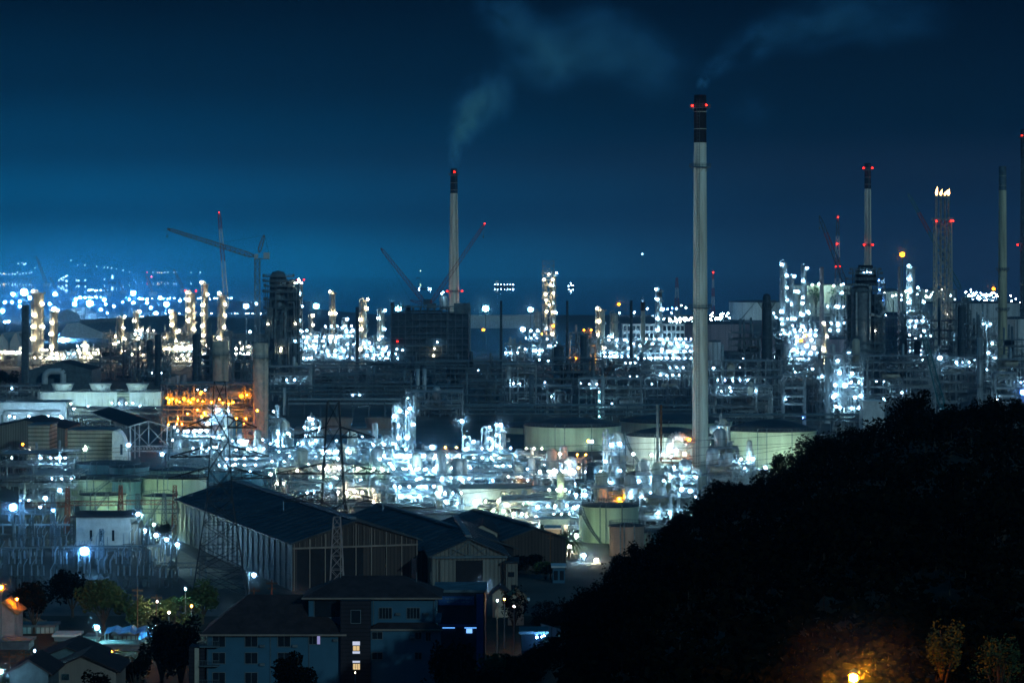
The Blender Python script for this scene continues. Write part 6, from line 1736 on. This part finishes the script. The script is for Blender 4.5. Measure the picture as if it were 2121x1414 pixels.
# utility poles, town wiring
for px, row, d, lab in ((563, 1200, 560, 'rust-lit wooden pole left of the orange sodium lamp'), (526, 1215, 555, 'pole with crossbar near the lone road lamp'), (285, 1215, 575, 'orange-lit pole beside the dark round tree'),
                        (324, 1230, 570, 'pole in the middle of the bright shrub'), (50, 1345, 470, 'wooden pole at the lower left houses'), (19, 1350, 460, 'thin pole at the bottom left corner'), (1140, 1100, 720, 'pale pole beside the palms by the small hut')):
    x = X(px, d); zb = terr(x, d); H = Z(row, d) - zb
    T = thing('utility_pole', lab, 'utility pole', (x, d, zb))
    MB().tube((0, 0, 0), (0, 0, H), .15, 8, .1).build('pole', M['rust'], T, True)
    mb = MB(); mb.box(-1.1, -.08, H - .8, 1.1, .08, H - .65); mb.box(-.8, -.08, H - 1.8, .8, .08, H - 1.65)
    for k in (-1, -.5, .5, 1): mb.tube((k, 0, H - .65), (k, 0, H - .35), .06)
    mb.build('crossbar', M['rust'], T)
# ================================================================== TOWN
def apartment():
    d = 450.0; x0 = X(660, d); zb = terr(x0, d) - 1
    T = thing('apartment_building', 'large dim blue-walled apartment building with dark roofs and stair tower', 'apartment building', (x0, d, zb))
    P = lambda p, dd=d: X(p, dd) - x0
    Q = lambda row, dd=d: Z(row, dd) - zb
    def block(p0, p1, top, y0, y1, roofbase, rooftop, name='wall', over=.9, hip=True):
        MB().box(P(p0), y0, 0, P(p1), y1, Q(top)).build(name, M['bluewall'], T)
        a, b = P(p0) - over, P(p1) + over; c, e = y0 - over, y1 + over
        z0 = Q(top) + .01; zr = Q(rooftop); ym = (c + e) / 2; ins = min((b - a) * .3, (e - c) * .5)
        mb = MB()
        v = [(a, c, z0), (b, c, z0), (b, e, z0), (a, e, z0), (a + ins, ym, zr), (b - ins, ym, zr)]
        mb.v += v; mb.f += [(0, 3, 2, 1), (0, 1, 5, 4), (1, 2, 5), (2, 3, 4, 5), (3, 0, 4)]
        mb.build('roof', M['rooftile'], T)
        MB().box(a - .05, c - .12, z0 - .22, b + .05, c - .003, z0 + .05).build('fascia', M['brtank'], T)
    block(428, 706, 1312, 0, 13, 0, 1240)
    block(637, 902, 1240, 2.4, 13, 0, 1202, over=1.0)
    block(768, 912, 1302, -.1, 2.2, 0, 1290, over=.3)
    MB().box(P(706), -.8, 0, P(768), 4, Q(1242)).build('stair_tower', M['tower_bands'], T)
    rowz = lambda r0, r1: (Q(r1), Q(r0))
    def window(p0, p1, r0, r1, y=-.0, lit=None, bars=1):
        z0, z1 = rowz(r0, r1); a, b = P(p0), P(p1)
        f = MB(); t = .09
        f.box(a - t, y - .12, z0 - t, b + t, y - .01, z0); f.box(a - t, y - .12, z1, b + t, y - .01, z1 + t)
        f.box(a - t, y - .12, z0 + .002, a, y - .01, z1 - .002); f.box(b, y - .12, z0 + .002, b + t, y - .01, z1 - .002)
        for k in range(1, bars + 1): xx = a + (b - a) * k / (bars + 1); f.box(xx - .03, y - .1, z0 + .002, xx + .03, y - .02, z1 - .002)
        fo = f.build('window', M['wframe'], T)
        m = M['glass'] if lit is None else emis('lit_pane_' + lit, {'warm': (1, .72, .35), 'cool': (.7, .78, 1), 'violet': (.5, .5, 1)}[lit], {'warm': .75, 'cool': .8, 'violet': .5}[lit])
        MB().box(a, y - .06, z0, b, y - .015, z1).build('pane', m, fo)
    for r0 in (1316, 1351, 1392):
        for p in (441, 508, 576): window(p, p + 25, r0, r0 + 22)
    window(657, 663, 1314, 1333, 0, 'violet', 0); window(640, 655, 1314, 1333)
    for r0 in (1308, 1350):
        for p in (771, 860): window(p, p + 13 + (p < 800) * 8, r0, r0 + 14, -.1)
    for r0 in (1308,): window(882, 892, r0, r0 + 18, -.1)
    window(784, 810, 1262, 1284, 2.4, None, 3); window(842, 868, 1262, 1284, 2.4, None, 3)
    window(649, 702, 1246, 1281, 2.4, None, 0)
    window(728, 747, 1262, 1288, -.8, None, 0)
    window(731, 746, 1326, 1334, -.8, 'cool', 0); window(732, 745, 1335, 1345, -.8, 'warm', 1); window(731, 746, 1346, 1351, -.8, 'cool', 0)
    window(731, 746, 1366, 1370, -.8, 'cool', 0); window(732, 746, 1372, 1384, -.8, 'warm', 2)
    for (p, r0) in ((538, 1334), (606, 1334), (538, 1372), (606, 1372), (690, 1322), (850, 1316), (818, 1272), (876, 1272)):
        y = 2.4 if r0 == 1272 else (-.1 if p in (850,) else 0)
        MB().box(P(p), y - .45, Q(r0 + 5), P(p) + .8, y - .02, Q(r0)).build('air_conditioner', M['msteel'], T)
    mb = MB()
    for p in (430, 560, 640, 704): mb.tube((P(p), -.08, 0), (P(p), -.08, Q(1313)), .06, 6)
    for p in (772, 898): mb.tube((P(p), 2.3, Q(1300)), (P(p), 2.3, Q(1241)), .06, 6)
    mb.build('downpipe', M['msteel'], T)
    # balconies at the left end
    for r0 in (1338, 1378, 1418):
        z = Q(r0)
        b = MB(); b.box(P(415), -1.3, z, P(455), -.02, z + .15); 
        for k in range(14): xx = P(415) + (P(455) - P(415)) * k / 13; b.tube((xx, -1.25, z + .15), (xx, -1.25, z + 1.0), .03)
        b.tube((P(415), -1.25, z + 1.0), (P(455), -1.25, z + 1.0), .05); b.build('balcony', M['dsteel'], T)
    MB().box(P(392), -.5, 0, P(424), 3, Q(1338)).build('side_stair', M['tower_bands'], T)
    MB().box(P(404), -.7, 0, P(413), -.51, Q(1340)).build('stair_panel', M['cream'], T)
    MB().box(P(902), .5, Q(1290), P(912), 9, Q(1283)).build('balcony_wall', M['bluewall'], T)
    b = MB()
    for p in (700, 860, 890): b.tube((P(p), 7, Q(1215)), (P(p), 7, Q(1194)), .05)
    b.tube((P(697), 7, Q(1196)), (P(704), 7, Q(1196)), .04); b.build('antenna', M['steel'], T)
apartment()
T = thing('parked_car', 'white car parked on the dark road right of the annex', 'car', (X(1079, 672), 672, .06))
mb = MB(); mb.box(-2.1, -.85, .35, 2.1, .85, .95); mb.poly([(-1.4, -.75, .95), (1.2, -.75, .95), (.8, -.68, 1.45), (-1.0, -.68, 1.45)]); mb.poly([(-1.4, .75, .95), (-1.0, .68, 1.45), (.8, .68, 1.45), (1.2, .75, .95)]); mb.poly([(-1.0, -.68, 1.45), (.8, -.68, 1.45), (.8, .68, 1.45), (-1.0, .68, 1.45)]); mb.poly([(1.2, -.75, .95), (1.2, .75, .95), (.8, .68, 1.45), (.8, -.68, 1.45)]); mb.poly([(-1.4, -.75, .95), (-1.0, -.68, 1.45), (-1.0, .68, 1.45), (-1.4, .75, .95)]); mb.build('body', M['white'], T)
for sx in (-1.35, 1.35):
    for sy in (-.86, .86): MB().tube((sx, sy - .1, .33), (sx, sy + .1, .33), .33, 12, cap=True).build('wheel', M['black'], T)
T = pole_lamp(736, 1392, 442, 'dim lamp lighting the stair tower base of the apartment building', 'warm', 1.0, zb=8, power=6, head=False)
# shop block with unreadable blue sign
d = 500; zb = terr(X(950, d), d)
T = base_building('shop_building', 'dark blue shop block with glowing blue strip lights below', 'shop', 902, 1004, 1226, 0, d, 12, 'navy', 'dsteel', zb=zb)
x0 = T.location.x
MB().box(X(987, d) - x0, -.3, 0, X(1001, d) - x0, -.003, Z(1229, d) - zb).build('blue_panel', M['bluesign'], T)
MB().box(X(908, d) - x0, -.35, Z(1252, d) - zb, X(982, d) - x0, -.005, Z(1234, d) - zb).build('sign_board', M['bluesign'], T)
mb = MB()
rng = random.Random(77)
for line, (a, b, h) in enumerate(((922, 978, 3.4), (926, 974, 2.6))):
    p = a
    row = 1237 + line * 7
    while p < b:
        w_ = rng.uniform(1.6, 2.6)
        zt = Z(row, d) - zb; zl = Z(row + h, d) - zb; xa = X(p, d) - x0; xb = X(p + w_, d) - x0; k = rng.random(); yy0, yy1 = -.42, -.352
        mb.box(xa, yy0, zl, xa + .05, yy1, zt)
        if k < .7: mb.box(xa + .051, yy0, zt - .05, xb, yy1, zt)
        if k > .3: mb.box(xb - .05, yy0, zl, xb, yy1, zt - .051)
        p += w_ + 1.2
mb.build('faded_lettering', M['fenceblue'], T)
MB().box(X(908, d) - x0, -1.6, Z(1296, d) - zb, X(990, d) - x0, -.01, Z(1292, d) - zb).build('awning', M['bluesign'], T)
for a, b in ((912, 942), (962, 988)):
    MB().box(X(a, d) - x0, -.2, Z(1300, d) - zb, X(b, d) - x0, -.012, Z(1296.5, d) - zb).build('strip_light', emis('blue_strip', (.12, .4, 1), 1.6), T)
MB().box(X(966, d) - x0, -.2, Z(1310, d) - zb, X(978, d) - x0, -.012, Z(1301, d) - zb).build('lit_window', emis('blue_window', (.2, .45, 1), 1.6), T)
pole_lamp(1005, 1216, 560, 'bright violet-white lamp above the crowded orange-lit stalls', 'white', 5, power=160, zb=4)
def small_house(px0, px1, row_eave, d, label, wall, roof, gable, depth=9, rz=0, lampk=None, win=()):
    x = X((px0 + px1) / 2, d); zb = terr(x, d) - .5
    T = base_building('house', label, 'house', px0, px1, row_eave, 0, d, depth, wall, roof, gable, zb=zb, over=.7)
    x0 = T.location.x
    for a, b, r0, r1 in win:
        f = MB().box(X(a, d) - x0 - .06, -.14, Z(r1, d) - zb - .06, X(b, d) - x0 + .06, -.07, Z(r0, d) - zb + .06).build('window', M['wframe'], T)
        MB().box(X(a, d) - x0, -.16, Z(r1, d) - zb, X(b, d) - x0, -.141, Z(r0, d) - zb).build('pane', M['glass'], f)
    return T
small_house(105, 240, 1388, 400, 'small beige house with gable and square window, lower left corner', 'brtank', 'rooftile', 2.0, 10, win=((128, 143, 1395, 1407), (106, 113, 1392, 1413)))
small_house(20, 100, 1392, 385, 'dark-roofed house at the bottom left beside white tilted lamp', 'dsteel', 'rooftile', 1.6)
small_house(75, 200, 1366, 430, 'house with dark red roof directly behind the beige house', 'dsteel', 'rooftile', 1.8, 12)
small_house(1020, 1052, 1230, 640, 'small gabled house lit orange right of the violet-white lamp', 'cream', 'rooftile', 1.4, 8)
small_house(1052, 1085, 1240, 620, 'orange-lit shack roof right of the small gabled house', 'cream', 'orroof', 1.2, 8)
small_house(-20, 30, 1268, 585, 'orange-lit house cut by the left edge with pale wall', 'pink', 'orroof', 2, 10)
small_house(1330, 1385, 1335, 430, 'grey roof glimpsed among bushes at the foot of the dark hill', 'msteel', 'msteel', 1.0, 6)
small_house(1255, 1300, 1318, 450, 'pale wall glimpsed among bushes right of the blue fence', 'white', 'msteel', 1.0, 6)
T = base_building('carport', 'dark flat canopy with intense blue light underneath', 'carport', 1080, 1132, 1312, 0, 480, 6, 'glass', 'dsteel', zb=terr(X(1100, 480), 480))
lamps_px(T, [(1112, 1319, 'blue', 3.0), (1122, 1318, 'blue', 2.2), (1127, 1316, 'cyan', 1.8)], 478, 'blue', power=60)
T = thing('sheet_fence', 'blue-lit corrugated fence running right from the blue-lit canopy', 'fence', (X(1120, 500), 500, terr(X(1120, 500), 500)))
a = (0, 0); b = (X(1205, 470) - X(1120, 500), -30)
z0 = Z(1292, 500) - T.location.z; z1 = Z(1316, 470) - T.location.z
mb = MB(); n = 26
for i in range(n):
    k0, k1 = i / n, (i + 1) / n
    p = (a[0] + (b[0]-a[0])*k0, a[1] + (b[1]-a[1])*k0 + (i % 2) * .12); q_ = (a[0] + (b[0]-a[0])*k1, a[1] + (b[1]-a[1])*k1 + ((i+1) % 2) * .12)
    zt0 = z0 + (z1-z0)*k0; zt1 = z0 + (z1-z0)*k1
    mb.poly([(p[0], p[1], zt0 - 3.4), (q_[0], q_[1], zt1 - 3.4), (q_[0], q_[1], zt1), (p[0], p[1], zt0)])
mb.build('sheet_panel', M['fenceblue'], T)
mb = MB(); mb.tube((0, .2, z0 + .05), (b[0], b[1] + .2, z1 + .05), .08); mb.build('top_rail', M['steel'], T)
# teal-lit yard, lower left
d = 590
for i, (a, b, row, dd, lab, wl) in enumerate([(0, 112, 1298, 600, 'row of pale cyan shutters under a flat roof at lower left', 'cyanbox'), (0, 60, 1330, 560, 'dark green-lit stall at the left edge of the yard', 'msteel'), (112, 160, 1318, 585, 'dark shed at the end of the cyan shutters', 'dsteel'),
     (235, 290, 1316, 585, 'long white crate-like stall right in the teal yard', 'cyanbox'), (176, 204, 1322, 575, 'teal-lit cabin under the cyan lamp', 'cyanbox'), (205, 300, 1338, 560, 'low teal-roofed stall beside the orange lamp', 'msteel')]):
    zb = terr(X((a+b)/2, dd), dd)
    T = base_building('stall', lab, 'stall', a, b, row, 0, dd, 6, wl, 'dsteel' if wl != 'dsteel' else 'white', zb=zb)
    if wl == 'cyanbox':
        x0 = T.location.x; mb = MB(); n = int((b - a) / 9)
        for k in range(n + 1): xx = X(a + (b-a)*k/max(1, n), dd) - x0; mb.box(xx - .1, -.15, 0, xx + .1, -.004, Z(row, dd) - zb)
        mb.build('shutter_post', M['dsteel'], T)
for px, row, dd, k, rp, pw, lab in ((201, 1299, 565, 'cyan', 4.4, 130, 'cyan lamp on a pole in the teal yard below the round tree'), (314, 1299, 560, 'cyan', 4, 120, 'cyan lamp at the edge of the big dark tree'), (229, 1349, 520, 'orange', 4.6, 110, 'orange lamp beside the low teal-roofed stall'),
     (72, 1347, 500, 'white', 2.4, 40, 'small white lamp behind the lower left roofs'), (77, 1381, 400, 'cyan', 5, 60, 'tilted blue-white lamp at the beige house gable'), (397, 1254, 560, 'orange', 2.6, 60, 'tiny orange lamp at the bright shrub'),
     (384, 1219, 600, 'cyan', 2.6, 50, 'small bluish lamp above the bright shrub'), (2, 1216, 560, 'orange', 5, 90, 'orange lamp cut by the left edge'), (1, 1390, 380, 'white', 5, 30, 'whitish lamp cut by the lower left edge'), (325, 1245, 590, 'warm', 2.0, 60, 'warm lamp inside the bright yellow-lit shrub'),
     (350, 1268, 585, 'warm', 1.8, 50, 'lower warm lamp in the bright yellow-lit shrub'), (35, 1240, 590, 'orange', 2.5, 60, 'orange lamp low by the rust-lit wall at left'), (1065, 1255, 540, 'warm', 2.0, 30, 'small warm lamp on the shack roof edge'), (1045, 1240, 560, 'orange', 2.2, 45, 'small orange lamp before the gabled house'),
     (1030, 1243, 545, 'white', 2.2, 30, 'small white lamp among the crowded stalls')):
    pole_lamp(px, row, dd, lab, k, rp, zb=terr(X(px, dd), dd), power=pw * 3.5, name='yard_lamp', cat='lamp')
# market roofs in the yard
for i, (a, b, row, dd, m, lab) in enumerate([(35, 90, 1294, 610, 'orroof', 'low orange-lit roof sheets above the cyan shutters'), (215, 300, 1310, 570, 'tarp', 'blue tarpaulin roof in the teal yard'), (285, 312, 1320, 560, 'tarp', 'small crumpled blue tarpaulin by the big dark tree')]):
    x0, x1 = X(a, dd), X(b, dd); zb = terr((x0+x1)/2, dd); zt = Z(row, dd) - zb
    T = thing('canopy', lab, 'canopy', ((x0+x1)/2, dd, zb)); W = x1 - x0
    mb = MB(); n = 8
    for k in range(n):
        xa, xb = -W/2 + W*k/n, -W/2 + W*(k+1)/n; h = lambda q_: .35 * sin(q_ * 2.1)
        mb.poly([(xa, 0, zt + h(xa)), (xb, 0, zt + h(xb)), (xb, 5, zt + .7 + h(xb)), (xa, 5, zt + .7 + h(xa))])
    mb.build('roof_sheet', M[m], T)
    mb = MB()
    for s in (-1, 1):
        for y in (0.2, 4.8): mb.tube((s*W/2*.95, y, 0), (s*W/2*.95, y, zt + .3), .08)
    mb.build('post', M['steel'], T)
# orange lamp below the frame bottom, near the hillside
T = pole_lamp(1768, 1403, 172, 'strong orange lamp at the bottom edge lighting the near slope', 'orange', 12, zb=terr(X(1768, 172), 172), power=620)
halo_ball(T, (0, 0, Z(1403, 172) - T.location.z), 6.0, 'near', .005)  # added ball of thin air that spreads an orange halo
# ================================================================== TREES OF THE TOWN
TR = [(70, 1200, 600, 105, 'dark broad tree left of the two round trees', 'foliage_dark', 2200, .42), (215, 1195, 600, 125, 'big round green tree lit cyan from below', 'foliage', 3400, .40), (150, 1178, 640, 110, 'dark round tree crowns under the starburst floodlight', 'foliage_dark', 2200, .42),
      (300, 1240, 590, 80, 'dim olive tree between round tree and bright shrub', 'foliage', 1500, .36), (365, 1232, 600, 100, 'bright yellow-lit shrub tree beside small orange lamp', 'foliage', 2400, .34), (420, 1195, 620, 90, 'brownish dim tree at the foot of the front pylon', 'foliage', 1800, .36),
      (335, 1262, 470, 92, 'very large black tree left of the apartment building', 'foliage_dark', 3200, .36), (375, 1275, 460, 90, 'black tree touching the apartment building left end', 'foliage_dark', 2600, .34), (610, 1345, 400, 108, 'black tree in front of the apartment building wall', 'foliage_dark', 2800, .3),
      (282, 1340, 430, 70, 'dark bush right of the orange lamp in the yard', 'foliage_dark', 1500, .28), (200, 1385, 380, 70, 'bush in front of the beige house', 'foliage_dark', 1200, .25), (20, 1375, 395, 60, 'reddish dark bush at the bottom left corner', 'foliage', 900, .25),
      (335, 1075, 800, 46, 'dark bush in front of the right green-lit tank', 'foliage_dark', 700, .4), (1090, 1150, 735, 80, 'dark tree between annex and palms', 'foliage_dark', 1500, .4), (1130, 1160, 720, 60, 'dark bush left of the small hut at the hill foot', 'foliage', 900, .35),
      (1120, 1105, 770, 26, 'small green-lit tree by the violet parking row', 'foliage', 700, .3), (915, 1330, 430, 55, 'dark bush right of the apartment building', 'foliage_dark', 1200, .28), (960, 1310, 445, 80, 'wide dark bush below the blue shop lights', 'foliage_dark', 1500, .3),
      (1015, 1345, 430, 70, 'small dim bush with pale leaves right of the shop', 'foliage', 1000, .28), (1065, 1350, 440, 70, 'dark bush before the blue-lit canopy', 'foliage_dark', 1200, .28), (1180, 1335, 430, 110, 'dark bush below the blue fence', 'foliage_dark', 1500, .28),
      (1290, 1325, 420, 110, 'dark bush among the grey roofs at the hill foot', 'foliage_dark', 1500, .28), (1065, 1210, 600, 70, 'dark bush along the road right of the annex', 'foliage_dark', 900, .3)]
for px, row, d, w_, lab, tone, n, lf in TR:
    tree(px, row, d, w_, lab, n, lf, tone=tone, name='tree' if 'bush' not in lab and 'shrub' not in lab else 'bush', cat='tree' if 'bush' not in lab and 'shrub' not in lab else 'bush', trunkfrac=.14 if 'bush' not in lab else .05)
def palm(px, row, d, label):
    x = X(px, d); H = Z(row, d); T = thing('palm_tree', label, 'palm', (x, d, 0)); rng = random.Random(px)
    MB().tube((0, 0, 0), (.3, 0, H * .8), .25, 8, .16).build('trunk', M['bark'], T, True)
    mb = MB()
    for i in range(16):
        a = rng.uniform(0, 2*pi); e = rng.uniform(.1, .9); pr = Vector((.3, 0, H * .8)); 
        for k in range(5):
            q_ = pr + Vector((cos(a), sin(a), e - k * .42)) * .85
            w_ = .45 * (1 - k / 6); s = Vector((-sin(a), cos(a), 0)) * w_
            mb.poly([pr - s, pr + s, q_ + s * .85 - Vector((0, 0, .1)), q_ - s * .85 - Vector((0, 0, .1))]); pr = q_
    mb.build('fronds', M['foliage'], T)
palm(1165, 1100, 780, 'palm tree between gate hut and greenish lamp')
palm(1178, 1118, 770, 'lower palm tree beside the warm street lamp')
palm(1148, 1118, 760, 'small palm right of the pale pole')
# bottom-right trees lit by the orange lamp
for px, row, d, w_, lab in ((1955, 1285, 178, 95, 'orange-tinted leafy tree at bottom right, left of two'), (2068, 1308, 172, 100, 'orange-tinted leafy tree in the bottom right corner')):
    tree(px, row, d, w_, lab, 1500, .10, tone='foliage', zb=terr(X(px, d), d) - .4)
# ================================================================== WOODED HILL
def wooded_hill():
    rng = random.Random(99); mb = MB(); tb = MB(); n = 0
    for i in range(2300):
        y = rng.uniform(255, 585) if i < 1500 else rng.uniform(150, 300); px = rng.uniform(1180, 2180); x = X(px, y)
        g = terr(x, y); b = lerp_tab(BASE, y)
        if g - b < 1.2 + rng.random() and px < (1500 if y > 255 else 1250): continue
        if y < 255 and abs(px - 1768) < 60 and y < 178: continue
        h = 2.2 + 3.4 * max(0, .5 + mnoise.noise(Vector((x * .09, y * .05, 3)))) + rng.uniform(0, .8)
        if y < 255: h = rng.uniform(1.4, 2.8)
        row = HOR + (CAMZ - (g + h)) / y * F
        if row > 1440: continue
        front = y > 395 and y < 500
        k = 120 if front else 46
        r = rng.uniform(1.3, 2.4)
        leafcards(mb, x, y, g + h * .55, r, r, h * .5, k, .26 if front else .42, rng, 6)
        tb.tube((x, y, g - .2), (x, y, g + h * .6), .08, 4, .03)
        n += 1
    for i in range(560):
        y = rng.uniform(330, 475); px = rng.uniform(800, 1230)
        if i > 420: y = rng.uniform(585, 655); px = rng.uniform(1110, 1270)
        x = X(px, y)
        if px < 930 and y > 400: continue
        if 440 < y < 500 and 1050 < px < 1215: continue
        g = terr(x, y); h = rng.uniform(1.6, 4.2); row = HOR + (CAMZ - (g + h)) / y * F
        if row > 1425 or (row < 1318 and y < 500): continue
        r = rng.uniform(1.2, 2.4)
        leafcards(mb, x, y, g + h * .5, r, r, h * .5, 90, .22, rng, 6)
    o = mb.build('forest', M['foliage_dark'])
    props(o, 'dense dark scrub covering the black hillside at right', 'forest', None, 'stuff')
    t_ = tb.build('trunks', M['bark'], o)
    return n
wooded_hill()
for px, row, d, w_, lab, n in ((1882, 803, 440, 112, 'tall broad tree standing out on the ridge against the lit frames', 2600), (1615, 930, 455, 40, 'thin two-headed tree rising from the slope before the green tank', 500), (2040, 846, 445, 60, 'rounded treetop on the ridge right of the broad tree', 1200),
                           (2118, 822, 440, 60, 'dark treetop cut by the right picture edge', 1200), (1960, 845, 445, 60, 'low tree right beside the broad ridge tree', 1000), (1700, 893, 450, 50, 'small tree where the slope meets the lit platform tower', 900),
                           (1500, 992, 450, 60, 'bushy tree on the slope below the tallest chimney', 1200), (1440, 1040, 445, 60, 'bush at the slope edge below the horseshoe duct', 900), (1330, 1115, 440, 60, 'bush at the slope edge in front of the brownish tank', 900), (1285, 1135, 440, 50, 'lowest bush at the slope edge by the spiral-stair tank', 900)):
    tree(px, row, d, w_, lab, n, .24, tone='foliage_dark', zb=terr(X(px, d), d) - .6, trunkfrac=.35 if 'two-headed' in lab else .2, name='tree' if 'bush at' not in lab else 'bush', cat='tree' if 'bush at' not in lab else 'bush')
for px, row, d, w_, lab in ((1690, 586, 4400, 30, 'green-lit skyline trees right of the pointed-top column'), (1735, 588, 4400, 36, 'green-lit skyline trees left of the dark reactor tower')):
    T = tree(px, row, 4290, w_, lab, 300, 1.6, tone='foliage')
    lamps_px(T, [(px - 8, row + 4, 'green', 1.8), (px + 6, row + 2, 'green', 2.0), (px + 12, row, 'white', 1.6)], 4270, 'green', power=3000)
# ================================================================== STEAM
def puff_material(name, dens, seed):
    m = bpy.data.materials.new(name); m.use_nodes = True; t = m.node_tree
    for n_ in list(t.nodes): t.nodes.remove(n_)
    o = t.nodes.new('ShaderNodeOutputMaterial'); v = t.nodes.new('ShaderNodeVolumePrincipled')
    v.inputs['Color'].default_value = (.10, .42, .90, 1); v.inputs['Absorption Color'].default_value = (1, 1, 1, 1); v.inputs['Anisotropy'].default_value = -.55
    c = t.nodes.new('ShaderNodeTexCoord')
    ln = t.nodes.new('ShaderNodeVectorMath'); ln.operation = 'LENGTH'; t.links.new(c.outputs['Object'], ln.inputs[0])
    fr = t.nodes.new('ShaderNodeMapRange'); fr.interpolation_type = 'SMOOTHSTEP'; fr.inputs['From Min'].default_value = 1.0; fr.inputs['From Max'].default_value = .15; t.links.new(ln.outputs['Value'], fr.inputs['Value'])
    n = t.nodes.new('ShaderNodeTexNoise'); n.noise_dimensions = '4D'; n.inputs['W'].default_value = seed; n.inputs['Scale'].default_value = 1.5; n.inputs['Detail'].default_value = 3; n.inputs['Distortion'].default_value = .6
    t.links.new(c.outputs['Object'], n.inputs['Vector'])
    nr = t.nodes.new('ShaderNodeMapRange'); nr.inputs['From Min'].default_value = .36; nr.inputs['From Max'].default_value = .68; t.links.new(n.outputs['Fac'], nr.inputs['Value'])
    mu = t.nodes.new('ShaderNodeMath'); mu.operation = 'MULTIPLY'; t.links.new(fr.outputs[0], mu.inputs[0]); t.links.new(nr.outputs[0], mu.inputs[1])
    m2 = t.nodes.new('ShaderNodeMath'); m2.operation = 'MULTIPLY'; m2.inputs[1].default_value = dens * 3.6; t.links.new(mu.outputs[0], m2.inputs[0])
    t.links.new(m2.outputs[0], v.inputs['Density']); t.links.new(v.outputs[0], o.inputs['Volume'])
    return m
def plume(label, d, puffs):
    T = thing('steam_plume', label, 'steam', (X(puffs[0][0], d), d + 4, Z(puffs[0][1], d)))
    T['kind'] = 'stuff'
    for i, (px, row, rx, rz_, tilt, dens) in enumerate(puffs):
        ico = MB()
        ico.lathe(0, 0, [(.02, -1)] + [(sin(a), -cos(a)) for a in [pi * k / 10 for k in range(1, 10)]] + [(.02, 1)], 20)
        o = ico.build('puff', puff_material('steam', dens, i * 3.7 + d * .01), T)
        s = d / F
        o.location = (X(px, d) - T.location.x, 0, Z(row, d) - T.location.z)
        o.scale = (rx * s, min(rx, rz_) * s, rz_ * s); o.rotation_euler = (0, radians(tilt), 0)
plume('blue steam plume rising from the slim white chimney and drifting right', 2460,
      [(943, 318, 19, 40, 6, .05), (957, 268, 42, 58, 14, .03), (985, 218, 62, 80, 18, .022), (1030, 190, 55, 85, 8, .014), (1120, 110, 120, 95, 35, .011), (1230, 90, 160, 105, -10, .009), (1050, 30, 90, 70, 10, .009), (1340, 130, 130, 100, 20, .005)])
plume('faint blue smoke trail drifting right above the tallest chimney', 2300,
      [(1457, 172, 18, 22, 30, .05), (1484, 138, 55, 34, -28, .012), (1570, 85, 115, 60, -28, .009), (1700, 40, 170, 85, -14, .008), (1850, 40, 170, 80, 0, .006), (1560, 225, 70, 50, 0, .004)])
# ================================================================== MIST volumes added to spread a glow round the plant lamps
def glow_mist(label, px0, px1, d0, d1, h, dens):
    dc = (d0 + d1) / 2; xa, xb = X(px0, dc), X(px1, dc)
    o = MB().lathe(0, 0, [(.01, -.2)] + [(cos(a), sin(a)) for a in [(-.2 + 1.77 * k / 10) for k in range(0, 10)]] + [(.01, 1)], 40).build('glow_mist', bpy.data.materials.new('mist_air'))
    m = o.data.materials[0]; m.use_nodes = True; t = m.node_tree
    for n_ in list(t.nodes): t.nodes.remove(n_)
    oo = t.nodes.new('ShaderNodeOutputMaterial'); v = t.nodes.new('ShaderNodeVolumePrincipled')
    v.inputs['Color'].default_value = (.18, .60, 1.0, 1)
    tc_ = t.nodes.new('ShaderNodeTexCoord'); vl = t.nodes.new('ShaderNodeVectorMath'); vl.operation = 'LENGTH'; t.links.new(tc_.outputs['Object'], vl.inputs[0])
    mr_ = t.nodes.new('ShaderNodeMapRange'); mr_.inputs['From Min'].default_value = 1; mr_.inputs['From Max'].default_value = 0; mr_.inputs['To Max'].default_value = dens * 1.9; t.links.new(vl.outputs['Value'], mr_.inputs['Value'])
    t.links.new(mr_.outputs[0], v.inputs['Density'])
    t.links.new(v.outputs[0], oo.inputs['Volume'])
    o.location = ((xa + xb) / 2, dc, 0); o.scale = ((xb - xa) / 2, (d1 - d0) / 2, h)
    props(o, label, None, None, 'stuff')
glow_mist('thin added mist hanging over the bright process field', -60, 1330, 760, 1200, 24, 1.1e-3)
glow_mist('bluish haze added for glow over the far left lamp masts', -700, 860, 2100, 5400, 150, 3.4e-4)
glow_mist('added mist around the lit columns behind the dark belt', 560, 1460, 2050, 2900, 36, 1.3e-3)
# ================================================================== HAZE
mb = MB(); mb.box(-9300, -260, -30, 9300, 16300, 392)
hz = mb.build('haze', bpy.data.materials.new('haze_air'))
hm = hz.data.materials[0]; hm.use_nodes = True; t = hm.node_tree
for n_ in list(t.nodes): t.nodes.remove(n_)
o = t.nodes.new('ShaderNodeOutputMaterial'); v = t.nodes.new('ShaderNodeVolumePrincipled')
v.inputs['Color'].default_value = (.10, .38, .67, 1)
v.inputs['Density'].default_value = HAZE_DENSITY
t.links.new(v.outputs[0], o.inputs['Volume'])
hz['kind'] = 'stuff'
hz['label'] = 'thin blue night haze filling the air over the refinery'
print('LAMPS', NL, 'OBJECTS', len(sc.objects), 'POLYS', sum(len(m.polygons) for m in bpy.data.meshes), 'BAYS', NB)
